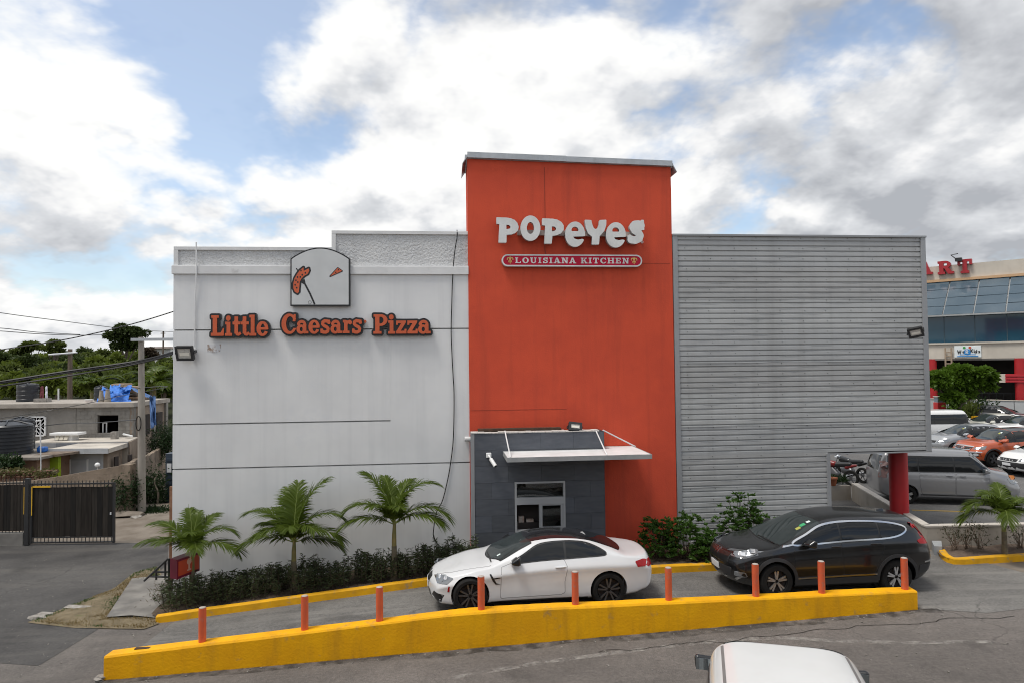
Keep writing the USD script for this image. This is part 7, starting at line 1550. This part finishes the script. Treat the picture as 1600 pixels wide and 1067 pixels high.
for i in range(ncol):
    a_ = s0+i*w_
    for r_ in range(4):
        (oa, za), (ob, zb_) = sl(r_/4+.008), sl((r_+1)/4-.008); j = rng.uniform(-.015, .015)
        V = np.array([(a_+.05, oa, za+j), (a_+w_-.05, oa, za-j), (a_+w_-.05, ob, zb_+j), (a_+.05, ob, zb_-j)]); V2 = V-[0, .03, .05]
        F = [(0, 1, 2), (0, 2, 3), (4, 6, 5), (4, 7, 6)]+[f for k in range(4) for f in ((k, k+4, (k+1) % 4), ((k+1) % 4, k+4, (k+1) % 4+4))]
        if -14 < a_ < 16: ML.part('roof_pane', mw(trimesh.Trimesh(np.vstack([V, V2]), F, process=False)), MGR)
    if -14 < a_ < 16: ML.part('blue_pane', mbox(a_+.03, a_+w_-.03, -.05, 0+rng.uniform(0, .012), zG0, zG1), MGL)
    ML.part('mullion', mbox(a_-.03, a_+.03, -.06, .03, zG0, zG1), surf('mall_mullion', (.03, .06, .08), .4))
ML.part('glazing_backing', mw(trimesh.Trimesh(np.array([(s0, sl(0)[0]-.1, sl(0)[1]-.1), (s1, sl(0)[0]-.1, sl(0)[1]-.1), (s1, sl(1)[0]-.1, sl(1)[1]-.1), (s0, sl(1)[0]-.1, sl(1)[1]-.1)]), [(0, 1, 2), (0, 2, 3)], process=False)), MFR)
ML.part('back_glass', mbox(s0, s1, -.5, -.07, zG0, zG1-.002), INTERIOR)
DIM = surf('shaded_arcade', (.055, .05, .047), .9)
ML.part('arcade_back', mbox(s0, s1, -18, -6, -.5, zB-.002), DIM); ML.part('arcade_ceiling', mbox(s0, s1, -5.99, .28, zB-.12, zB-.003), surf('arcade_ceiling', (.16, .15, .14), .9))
zr0, zr1 = on_mall(1585, 597.5, .5)[1], on_mall(1585, 584, .5)[1]; sA, sB = on_mall(1571, 590, .5)[0], on_mall(1549, 590, .5)[0]
REDB = surf('mall_red_beam', (.42, .035, .045), .6)
bl = ML.part('balcony', mbox(-26, sA, -.3, .42, zr0, zr1), REDB)
for k in range(3): bl.sub('beam_fin', mbox(-26, sA, .421, .55, zr0+(zr1-zr0)*(k/3+.06), zr0+(zr1-zr0)*(k/3+.26)), REDB)
ML.part('balcony', mbox(sA+.002, 34, -.3, .40, zr0, zr1), MC)
for k in range(34): s_ = sA-6+k*.45; ML.part('rail_bar', mbox(s_-.02, s_+.02, -1.0, -.96, zr0-2.4, zr0-.9), DARKMETAL)
ML.part('hand_rail', mbox(sA-6.2, sA+9.4, -1.02, -.94, zr0-.9, zr0-.82), DARKMETAL)
for (u, r_) in ((1459, 5.6), (1597, 8.5)):
    s_, _ = on_mall(u, 620, .1); c = MP+s_*MD+.1*MN; rr = r_/1067*c[1]; ML.part('column', moved(lathe([(rr, -.3), (rr, zB)], 24), (c[0], c[1], 0)), REDCOL, smooth=30)
zl0, zl1 = -.3, on_mall(1550, 624, 1.5)[1]
LW = Thing('low_panel_wall', 'long low pale panelled wall along the front of the mall arcade', 'wall', loc=MP+1.4*MN)
for k in range(16): a_ = -12+k*1.6; LW.part('panel', mbox(a_+.02, a_+1.58, 1.3, 1.42, zl0, zl1-.06), surf('pale_panel', (.42, .43, .43), .7, (.36, .37, .37), 1.5))
LW.part('coping', mbox(-12, 13.6, 1.26, 1.46, zl1-.058, zl1), MC)
# lettering: the end of a word, the rest is hidden behind the corrugated wing
REDL = surf('mall_red_letter', (.33, .012, .02), .5)
MS = Thing('mall_lettering', 'dark red slab letters ART along the mall roof fascia', 'sign', loc=MP+oT*MN+[0, 0, zF])
for ch, u0, u1, vt, vb in (('A', 1433, 1456.5, 409, 429.5), ('R', 1465.5, 1490, 408, 428.5), ('T', 1496.5, 1518.5, 405.5, 427)):
    o_ = oT+.3; a_, b_ = on_mall(u0, vb, o_), on_mall(u1, vt, o_); z0 = on_mall((u0+u1)/2, vb, o_)[1]; z1 = on_mall((u0+u1)/2, vt, o_)[1]
    sh = affinity.scale(SLAB[ch][0], -1, 1, origin=(0, 0)); sh = fit([sh.buffer(.02)], b_[0], a_[0], z0, z1)[0]
    m = extrude(sh, .35); v = np.asarray(m.vertices); MS.part('letter', mw(trimesh.Trimesh(np.column_stack([v[:, 0], oT+.002+v[:, 2], v[:, 1]]), np.asarray(m.faces)[:, ::-1], process=False)), REDL)
q = on_mall(1497, 408, oT+.6); T = Thing('floodlight', 'small black lamp above the roof lettering of the mall', 'floodlight', loc=MP+q[0]*MD+(oT+.6)*MN+[0, 0, q[1]])
T.part('housing', mbox(q[0]-.28, q[0]+.2, oT+.4, oT+.7, q[1]-.05, q[1]+.25, .03), BLACKP); T.part('arm', tube([MP+(q[0]+.1)*MD+oT*MN+[0, 0, q[1]+.1], MP+(q[0]+.5)*MD+(oT+.4)*MN+[0, 0, q[1]+.55], MP+q[0]*MD+(oT+.5)*MN+[0, 0, q[1]+.6]], .04, 6), BLACKP)
# shop sign
o_ = .40; a_, b_ = on_mall(1491.5, 558, o_), on_mall(1533, 540, o_); sz0 = on_mall(1512, 558, o_)[1]; sz1 = on_mall(1512, 540, o_)[1]
SG = Thing('shop_sign', 'white shop sign reading We R Kids with coloured dots above the arcade', 'sign', loc=MP+((a_[0]+b_[0])/2)*MD+.3*MN+[0, 0, sz0])
SG.part('board', mbox(b_[0], a_[0], .302, o_, sz0, sz1, .01), surf('shop_sign_board', (.68, .72, .72), .5))
Wd, Hd = a_[0]-b_[0], sz1-sz0
def sgn(shape, cx, cz, col, k): 
    sh = affinity.scale(shape, -1, 1, origin=(0, 0)); sh = affinity.translate(sh, a_[0]-cx*Wd, sz0+cz*Hd); m = extrude(sh, .02); v = np.asarray(m.vertices)
    return mw(trimesh.Trimesh(np.column_stack([v[:, 0], o_+.002+.006*k+v[:, 2], v[:, 1]]), np.asarray(m.faces)[:, ::-1], process=False)), col
SBK = surf('shop_black', (.02, .02, .022), .5); SBL = surf('shop_blue', (.02, .20, .50), .5); SGN = surf('shop_green', (.04, .28, .06), .5); SRD = surf('shop_red', (.50, .07, .03), .5)
lh = Hd*.27; sw_ = lambda pts, w=.22: ST([(x*lh, y*lh) for x, y in pts], w*lh)
for nm, sh, cx, cz, col, k in (('letter', U([sw_([(0, 1), (.25, 0), (.5, .7), (.75, 0), (1.0, 1)])]), .12, .38, SBK, 1),
        ('letter', U([EL(.3*lh, .33*lh, .33*lh, .34*lh).difference(EL(.3*lh, .33*lh, .15*lh, .16*lh)), sw_([(.05, .35), (.6, .35)], .12)]), .31, .38, SBK, 1),
        ('badge', EL(0, 0, lh*.95, lh*.95), .49, .46, SBL, 1), ('letter', U([sw_([(0, 0), (0, 1.1)]), sw_([(0, 1.05), (.4, 1.0), (.5, .75), (.35, .5), (0, .5)]), sw_([(.2, .5), (.55, 0)])]), .445, .33, WFACE, 2),
        ('letter', U([sw_([(0, 0), (0, 1.05)]), sw_([(.55, 1.0), (.05, .5), (.6, 0)])]), .62, .44, SBK, 1), ('letter', U([sw_([(0, 0), (0, .65)]), EL(0, .9*lh, .13*lh, .13*lh)]), .745, .42, SBK, 1),
        ('letter', U([EL(0, .3*lh, .3*lh, .32*lh).difference(EL(0, .3*lh, .12*lh, .14*lh)), sw_([(.28, 0), (.28, 1.05)])]), .80, .38, SBK, 1), ('letter', sw_([(.5, .62), (.1, .55), (.45, .25), (.05, .06)], .18), .89, .37, SBK, 1),
        ('dot', EL(0, 0, lh*.38, lh*.36), .38, .84, SGN, 1), ('dot', EL(0, 0, lh*.38, lh*.36), .59, .84, SRD, 1), ('underline', sbox(0, 0, Wd*.78, Hd*.07), .11, .07, SBL, 1), ('underline', sbox(0, 0, Wd*.6, Hd*.035), .2, .24, SBL, 1)):
    m_, c_ = sgn(sh, cx, cz, col, k); SG.part(nm, m_, c_)
q0, q1 = on_mall(1477, 561, .6), on_mall(1486, 543, .6); T = Thing('ladder', 'short brown ladder leaning beside the shop sign', 'ladder', loc=MP+q0[0]*MD+.6*MN+[0, 0, q0[1]])
for s_ in (q0[0], q1[0]): T.part('rail', mbox(s_-.05, s_+.05, .45, .52, zB-.6, q1[1]), BRN[1])
for k in range(4): T.part('rung', mbox(q1[0], q0[0], .455, .51, zB-.4+k*(q1[1]-zB+.3)/4, zB-.32+k*(q1[1]-zB+.3)/4), BRN[1])
# tree in front of the mall, red pillar box, yellow kerb, small bushes
LOTL = leafmat('lot_tree_leaf', (.075, .135, .014), (.25, .33, .045), .4, .45)
yt = 44.0; tb_ = wpt(1490, 645, yt); tb_[2] = .2
tree('round leafy tree in the car park before the mall', tb_, [lum(1470, 590, yt, 18, 12), lum(1496, 582, yt, 20, 13), lum(1525, 584, yt, 20, 12), lum(1543, 593, yt, 14, 10), lum(1480, 600, yt, 22, 14), lum(1508, 602, yt, 24, 15), lum(1535, 604, yt, 16, 9), lum(1488, 620, yt, 17, 14), lum(1512, 618, yt, 14, 9), lum(1462, 600, yt, 13, 11)], 15000, .30, LOTL, .22)
n = 700; P = np.array([wpt(rng.normal(1491, 5), rng.uniform(625, 652), yt+rng.normal(0, .3)) for _ in range(n)]); single('trunk_creeper', leaves(P, rng.normal(size=(n, 3)), rng.uniform(.15, .3, n), .13), LOTL, 'leafy growth round the foot of the car park tree', 'creeper', kind='stuff')
a_, b_ = wpt(1466, 650, 45), wpt(1478.5, 628.5, 45); T = Thing('red_kiosk', 'small red pillar with a pale glazed top beside the car park tree', 'kiosk', loc=((a_[0]+b_[0])/2, 45.2, .2))
T.part('plinth', bx(a_[0], b_[0], 45, 45.5, .1, b_[2], .02), surf('kiosk_red', (.50, .03, .03), .5)); T.part('glazed_top', bx(a_[0]+.04, b_[0]-.04, 45.04, 45.46, b_[2]+.002, b_[2]+.35), surf('kiosk_glass', (.20, .25, .28), .2)); T.part('cap', bx(a_[0], b_[0], 45, 45.5, b_[2]+.352, b_[2]+.42), MC)
a_, b_ = wpt(1522, 656, 47.5), wpt(1541, 649.5, 47.5); kerb_ = Thing('yellow_kerb', 'short far yellow kerb in front of the mall planting', 'kerb', loc=(a_[0], 47.5, .2)); kerb_.part('kerb_stones', bx(a_[0], b_[0], 47.5, 47.8, .0, b_[2], .02), YELK)
for (u, v, r_, lab) in ((1532, 638, 1.0, 'round dark shrub by the far yellow kerb'), (1513, 645, .8, 'spiky low plant under the car park tree')):
    c = wpt(u, v, 48.2); n = 500; P = rng.normal(size=(n, 3))*[r_*.45, .3, r_*.35]+c; single('shrub', leaves(P, rng.normal(size=(n, 3))+[0, 0, .5 if r_ == 1 else 2.5], rng.uniform(.15, .35, n)*(1 if r_ == 1 else 2), .1, .1), WEED if r_ == 1 else HILLG, lab, 'shrub')
# ---- parked cars
def prop(L, Hh, w, wb, hood, cowl, wst, rst, rend, tail, beltz, sill=.22, nose=.62, boxy=False, R=.31, hoodz=None, cowlz=None, tailz=None, tumble=.2, n=3.2, fo=None, **kw):
    f = wb/2+(fo if fo else (L-wb)*.5); r = f-L
    hz = hoodz or Hh*.60; cz = cowlz or Hh*.66; tz = tailz or Hh*.72
    sp = dict(front=f, rear=r, w=w/2, wb=wb, R=R, gap=.05, tumble=tumble, n=n, lo=True,
        top=([(r, Hh*.62), (r+.04, Hh*.80), (r+.13, Hh*.945), (r+.32, Hh*.985)] if boxy else [(r, tz*.80), (r+.06, tz), (tail, tz+.02), (rend, Hh*.965)])+[ (rst-.55*(rst-rend), Hh), (wst, Hh*.975), (cowl, cz), (hood, hz), (f-.10, hz-.14), (f, hz-.24)],
        belt=[(r, Hh*.56 if boxy else tz*.76), (r+.2, beltz+.05), (rend, beltz+.07), (0, beltz+.01), (cowl, beltz-.04), (f-.25, hz-.20), (f, hz-.30)],
        sill=[(r, sill+.12), (r+.4, sill), (f-.4, sill), (f, sill+.04)], plan=[(r, w*.45), (r+.3, w*.48), (-.3, w*.5), (1.0, w*.5), (f-.4, w*.48), (f, w*.43)], **kw)
    if boxy: sp['ar'] = (.08, .015, .8)
    return sp
def xs_sorted(sp):
    t_ = sorted(sp['top']); out = [t_[0]]
    for p in t_[1:]:
        if p[0] > out[-1][0]+.02: out.append(p)
    sp['top'] = out; return sp
def fascia(f, hz, w, grille=CARSEAL, plate=True):
    e = [('grille', 'front', rpoly([(-w*.24, hz-.30), (w*.24, hz-.30), (w*.26, hz-.19), (-w*.26, hz-.19)], .02), grille, .008, False), ('lower_intake', 'front', rpoly([(-w*.30, .28), (w*.30, .28), (w*.27, .42), (-w*.27, .42)], .02), CARSEAL, .008, False),
         ('headlight', 'front', rpoly([(w*.28, hz-.28), (w*.29, hz-.17), (w*.42, hz-.13), (w*.44, hz-.26)], .015), LIGHTCL, .010, True), ('headlight', 'side', rpoly([(f-.42, hz-.14), (f-.62, hz-.10), (f-.50, hz-.26), (f-.36, hz-.29)], .012), LIGHTCL, .008, True),
         ('lamp_lens', 'front', EL(w*.36, hz-.21, .07, .045, 14), LAMPIN, .014, True)]
    if plate: e.append(('number_plate', 'front', [(-.20, .44), (.20, .44), (.20, .55), (-.20, .55)], PLATE, .02, False))
    return e
SILV = paint('car_paint_silver', (.25, .25, .255), .28, .45); SILV2 = paint('car_paint_light_silver', (.34, .35, .36), .3, .5); ORNG = paint('car_paint_orange', (.42, .075, .018), .3, .2); GREY = paint('car_paint_grey', (.10, .105, .115), .3, .5); WHT2 = paint('car_paint_bright_white', (.66, .66, .65)); CREAM = paint('car_paint_cream', (.52, .51, .45))
SW = dict(mat=ALLOY, n=5, pair=(0,), ti=.035, to=.045, rim=.66); SWD = dict(mat=ALLOYD, n=5, pair=(0,), ti=.035, to=.045, rim=.66)
hz = 1.02
mpv = xs_sorted(prop(4.6, 1.85, 1.70, 2.83, 1.95, 1.30, .62, .4, -1.95, -2.1, 1.06, R=.31, fo=.86, hoodz=1.06, cowlz=1.20, tailz=1.05, tumble=.15, n=4.2, boxy=True, wheel=SW,
    dlo=[(1.22, 1.12), (.62, 1.60), (-1.95, 1.62), (-2.0, 1.10)], dlo_curve=False, dlo_cut=(.10, -1.02), handles=[(.30, .98), (-.10, .99)], screen=(1.32, .72, .70, .60, .22, .10), tailgate_glass=[(-.62, 1.12), (.62, 1.12), (.56, 1.62), (-.56, 1.62)], mirror=(1.0, 1.14), mirror_mat=SILV,
    doors=[('door', [(1.10, .36), (1.12, 1.05), (.13, 1.06), (.10, .36)]), ('door', [(.06, .36), (.08, 1.06), (-1.0, 1.08), (-1.02, .70), (-.95, .36)])]))
mpv['extra'] = fascia(mpv['front'], hz, 1.7)+[('turn_lamp', 'side', rpoly([(2.05, .86), (2.02, .98), (1.78, 1.0), (1.80, .88)], .01), AMBER, .011, True), ('tail_light', 'side', rpoly([(-2.08, .88), (-2.04, 1.45), (-2.20, 1.42), (-2.20, .88)], .01), surf('tail_lamp_smoke', (.22, .14, .13), .2), .010, True),
    ('tail_light', 'rear', rpoly([(.66, .88), (.68, 1.42), (.80, 1.40), (.80, .88)], .01), surf('tail_lamp_smoke', (.22, .14, .13), .2), .010, True), ('sill_strip', 'side', [(1.0, .30), (1.0, .33), (-1.0, .34), (-1.0, .31)], CARSEAL, .010, True)]
rw = wpt(1424, 775, 23.5); fwh = wpt(1557, 780, 23.0); ctr = (rw[:2]+fwh[:2])/2; hd_ = math.atan2(fwh[1]-rw[1], fwh[0]-rw[0])
off = np.array([-math.sin(hd_), math.cos(hd_)])*.82
build_car('minivan', 'silver minivan with dark glass parked behind the red column', mpv, (*(ctr+off), float(zroad(*ctr))+.012), hd_, SILV, 'minivan')
hat = xs_sorted(prop(4.25, 1.5, 1.72, 2.6, 1.75, 1.05, .05, -.1, -1.35, -1.85, .93, R=.31, hoodz=.95, cowlz=1.03, tailz=1.05, wheel=SW, dlo=[(.95, 1.0), (.3, 1.30), (-.3, 1.40), (-1.0, 1.36), (-1.5, 1.22), (-1.4, 1.07), (-.4, 1.0)], dlo_cut=(.15, -.8), handles=[(.1, .9), (-.85, .92)],
    screen=(1.05, .12, .68, .54, .32, .14), tailgate_glass=[(-.55, 1.06), (.55, 1.06), (.48, 1.32), (-.48, 1.32)], mirror=(.72, 1.02), stickers=[(.45, .40, STICK2, .8), (.36, .42, STICK3, .7)], doors=[('door', [(.92, .30), (.94, .95), (.0, .98), (-.02, .30)]), ('door', [(-.05, .30), (-.03, .98), (-.9, 1.0), (-.85, .62), (-.72, .30)])]))
hat['extra'] = fascia(hat['front'], .93, 1.72)
suv2 = xs_sorted(prop(4.45, 1.64, 1.85, 2.64, 1.85, 1.12, .22, 0, -1.45, -1.95, 1.02, R=.35, hoodz=1.07, cowlz=1.14, tailz=1.12, sill=.26, wheel=SWD, dlo=[(1.0, 1.10), (.4, 1.42), (-.2, 1.52), (-1.0, 1.48), (-1.6, 1.36), (-1.5, 1.20), (-.4, 1.10)], dlo_cut=(.1, -.85), handles=[(.05, 1.0), (-.9, 1.02)],
    screen=(1.12, .26, .72, .58, .32, .14), tailgate_glass=[(-.58, 1.14), (.58, 1.14), (.5, 1.46), (-.5, 1.46)], mirror=(.80, 1.12), mirror_size=1.15, stickers=[(.55, .42, STICK2, .9), (.48, .45, STICK3, .8)], doors=[('door', [(1.0, .38), (1.02, 1.03), (.03, 1.07), (.0, .38)]), ('door', [(-.03, .38), (.0, 1.07), (-.95, 1.1), (-.92, .7), (-.8, .38)])]))
suv2['extra'] = [e for e in fascia(suv2['front'], 1.04, 1.85, plate=False)]+[('grille_chrome', 'front', U([LineString([(-.46, .88), (0, .895), (.46, .88)]).buffer(.02), LineString([(-.42, .74), (0, .725), (.42, .74)]).buffer(.014)]), CHROME, .016, False), ('grille_badge', 'front', EL(0, .81, .07, .045, 16).difference(EL(0, .81, .05, .028, 16)), CHROME, .018, False), ('fog_lamp', 'front', rpoly([(.46, .46), (.82, .46), (.80, .62), (.52, .62)], .02), CARSEAL, .009, True), ('fog_chrome', 'front', LineString([(.44, .64), (.80, .66)]).buffer(.022), CHROME, .013, True), ('fog_lens', 'front', EL(.68, .54, .09, .06, 16), LAMPIN, .014, True),
    ('roof_glass', 'top', rpoly([(.12, -.55), (.12, .55), (-1.3, .54), (-1.3, -.54)], .06), K_PAINT, .006, False), ('wheel_arch', 'side', Point(1.32, .36).buffer(.46).difference(Point(1.32, .36).buffer(.40)).intersection(sbox(.4, .3, 1.85, 2)), CLAD, .010, True), ('sill_cladding', 'side', [(.95, .27), (.95, .38), (-.9, .38), (-.9, .27)], CLAD, .012, True)]
def facing_left(front_xy, sp, head_deg=6.0):
    h = math.radians(head_deg); f = sp['front']; d_ = np.array([-math.cos(h), -math.sin(h)]); c_ = np.asarray(front_xy)-d_*f; return (c_[0], c_[1], float(zroad(*c_))+.012), math.pi+h
for nm, lab, sp, fxy, mt, hdg in (('white_hatchback', 'white hatchback with black lower bumper at the right edge of the car park', hat, (20.75, 28.9), WHT2, 8), ('orange_car', 'burnt orange sport utility car with dark glass roof in the car park', suv2, (20.6, 31.6), ORNG, 9), ('silver_hatchback', 'silver hatchback between the white van and the orange car', hat, (20.9, 34.6), SILV2, 7)):
    sp = dict(sp)
    if nm == 'white_hatchback': sp = dict(sp, extra=sp['extra']+[('black_bumper', 'front', rpoly([(-.78, .22), (.78, .22), (.80, .58), (.30, .60), (-.30, .60), (-.80, .58)], .03), CLAD, .006, False)], screen=sp['screen'])
    l_, r_ = facing_left(fxy, sp, hdg); build_car(nm, lab, sp, l_, r_, mt)
kei = xs_sorted(prop(3.9, 1.92, 1.62, 2.4, 1.75, 1.45, 1.05, .9, -1.75, -1.9, 1.15, R=.29, hoodz=1.12, cowlz=1.25, tailz=1.10, tumble=.13, n=5.0, boxy=True, fo=.75, wheel=SW, dlo=[(1.3, 1.20), (.95, 1.68), (-1.72, 1.68), (-1.8, 1.18)], dlo_curve=False, dlo_cut=(.35, -.75), screen=(1.45, 1.12, .68, .60, .15, .08), tailgate_glass=[(-.6, 1.2), (.6, 1.2), (.54, 1.68), (-.54, 1.68)], mirror=(1.15, 1.2)))
kei['extra'] = fascia(kei['front'], 1.05, 1.62)+[('tail_light', 'side', [(-1.95, .8), (-1.93, 1.1), (-2.0, 1.1), (-2.02, .8)], LIGHTRED, .010, True)]
kc = wpt(1468, 665, 38.0); build_car('delivery_van', 'boxy white van with dark windows behind the silver hatchback', kei, (kc[0]-.35, 38.2, float(zroad(kc[0], 38))+.012), math.pi+.10, WHT2, 'van')
sed = xs_sorted(prop(4.5, 1.45, 1.72, 2.65, 1.75, .95, .1, -.1, -1.05, -1.6, .92, R=.31, hoodz=.92, cowlz=1.0, tailz=.98, wheel=SW, dlo=[(.85, .98), (.25, 1.26), (-.3, 1.33), (-.9, 1.30), (-1.45, 1.05), (-.5, .98)], dlo_cut=(.1, -.8), screen=(.95, .12, .66, .52, .3, .14), backlight=(-1.62, -1.02, .58, .50, -.1, -.1), mirror=(.65, 1.0)))
sed['extra'] = fascia(sed['front'], .90, 1.72)
for u, v, y, mt, lab in ((1540, 660, 41.0, CREAM, 'cream saloon roof showing behind the silver hatchback'), (1592, 663, 39.5, WHT2, 'white saloon roof showing behind the orange car')):
    c_ = wpt(u, v, y); build_car('saloon_car', lab, sed, (c_[0]+.3, y, float(zroad(c_[0], y))+.012), math.pi+.12, mt)
sp = dict(hat); c_ = wpt(1571, 655, 47.0); build_car('grey_hatchback', 'dark grey hatchback facing the street in front of the mall wall', sp, (c_[0], 47.6, float(zroad(c_[0], 47))+.012), math.radians(-52), GREY)
# ---- motorcycles under the wing
def motorbike(label, c, rot, tint):
    T = Thing('motorcycle', label, 'motorcycle', loc=c, rot=rot, local=True)
    for x in (.68, -.66):
        w_ = T.part('wheel', moved(lathe([(.22, .05), (.29, .055), (.31, .02), (.31, -.02), (.29, -.055), (.22, -.05)], 28, 'y'), (x, 0, .31)), RUBBER, smooth=35)
        w_.sub('rim', cat(*[cyl((x, 0, .31), (x+.23*math.cos(a), 0, .31+.23*math.sin(a)), .018, 6) for a in np.arange(6)*math.pi/3], moved(lathe([(0, .04), (.06, .04), (.06, -.04), (0, -.04)], 14, 'y'), (x, 0, .31))), ALLOYD)
    T.part('fork', [cyl((.68, s_*.09, .31), (.42, s_*.08, .98), .022, 8) for s_ in (1, -1)], CHROME); T.part('engine', hull_spheres([((.15, 0, .42), .17), ((-.12, 0, .40), .16), ((.05, 0, .60), .10)]), ALLOYD, smooth=True)
    T.part('fuel_tank', hull_spheres([((.30, 0, .84), .13), ((-.02, 0, .80), .12)]), tint, smooth=True); T.part('seat', hull_spheres([((-.05, 0, .78), .10), ((-.62, 0, .84), .09)]), BLACKP, smooth=True)
    T.part('tail', hull_spheres([((-.5, 0, .72), .08), ((-.85, 0, .82), .05)]), tint, smooth=True); T.part('handlebar', tube([(.30, .36, 1.02), (.42, .12, 1.05), (.42, -.12, 1.05), (.30, -.36, 1.02)], .018, 8), BLACKP)
    T.part('headlight', hull_spheres([((.50, 0, .92), .09), ((.56, 0, .90), .08)]), LAMPIN, smooth=True); T.part('exhaust', tube([(.2, -.15, .30), (-.3, -.17, .30), (-.75, -.18, .42)], .045, 8), CHROME)
    for s_ in (1, -1): T.part('mirror', hull_spheres([((.34, s_*.34, 1.18), .05), ((.34, s_*.40, 1.19), .04)]), BLACKP, smooth=True)
MR = surf('motorbike_red', (.16, .012, .012), .3)
for u, y, r_, mt, lab in ((1303, 27.5, 2.3, MR, 'dark motorcycle with red tank, nearest the corrugated wall'), (1326, 28.2, 2.0, K_PAINT, 'black motorcycle beside the rear of the silver minivan')):
    c_ = wpt(u, 740, y); motorbike(lab, (c_[0], y, float(zroad(c_[0], y))+.01), r_, mt)
# ---- the white van in the foreground: its roof is what the picture shows
van = xs_sorted(prop(4.75, 2.0, 1.86, 2.6, 2.15, 2.0, 1.42, 1.2, -2.2, -2.3, 1.15, R=.33, hoodz=1.10, cowlz=1.22, tailz=1.25, tumble=.085, n=6.0, boxy=True, fo=.98, wheel=SW, dlo=[(1.75, 1.2), (1.3, 1.70), (-2.1, 1.72), (-2.2, 1.2)], dlo_curve=False, dlo_cut=(.75, -.7), screen=(2.0, 1.5, .72, .62, .16, .08), mirror=(1.86, 1.47), mirror_out=.13, mirror_size=1.15, mirror_mat=K_PAINT))
van['lo'] = False; van['extra'] = fascia(van['front'], 1.05, 1.7)+[('roof_gutter', 'top', [(1.36, .635), (1.36, .665), (-2.1, .665), (-2.1, .635)], surf('gutter_seal', (.16, .15, .145), .6), .006, True)]
hv = math.radians(74.5); fr_ = np.array([3.0, 7.78]); dv = np.array([math.cos(hv), math.sin(hv)]); c_ = fr_-dv*1.42
build_car('delivery_van', 'white van in the near foreground, seen from above with black mirrors', van, (*c_, float(zroad(*c_))+.006), hv, WHT2, 'van')

# ---- unseen block added behind the camera to darken reflections in paint and glass
PW = surf('added_block_wall', (.34, .31, .27), .85, (.28, .255, .22), .6); PWIN = surf('added_block_window', (.03, .035, .04), .15)
PL = Thing('added_reflection_block', 'plain cream block added behind the viewpoint to darken reflections', 'building', loc=(0, -4, -.4))
PL.part('wall', bx(-34, 34, -16, -4, -1, 6.2), PW); PL.part('roof_edge', bx(-34.3, 34.3, -16.3, -3.6, 6.201, 6.55), PW)
for k in range(14):
    x_ = -31+k*4.6
    PL.part('added_shop_window', bx(x_, x_+3.6, -3.999, -3.94, -.2, 2.2), PWIN); PL.part('window', bx(x_+.6, x_+3.0, -3.999, -3.94, 3.4, 5.2), PWIN)
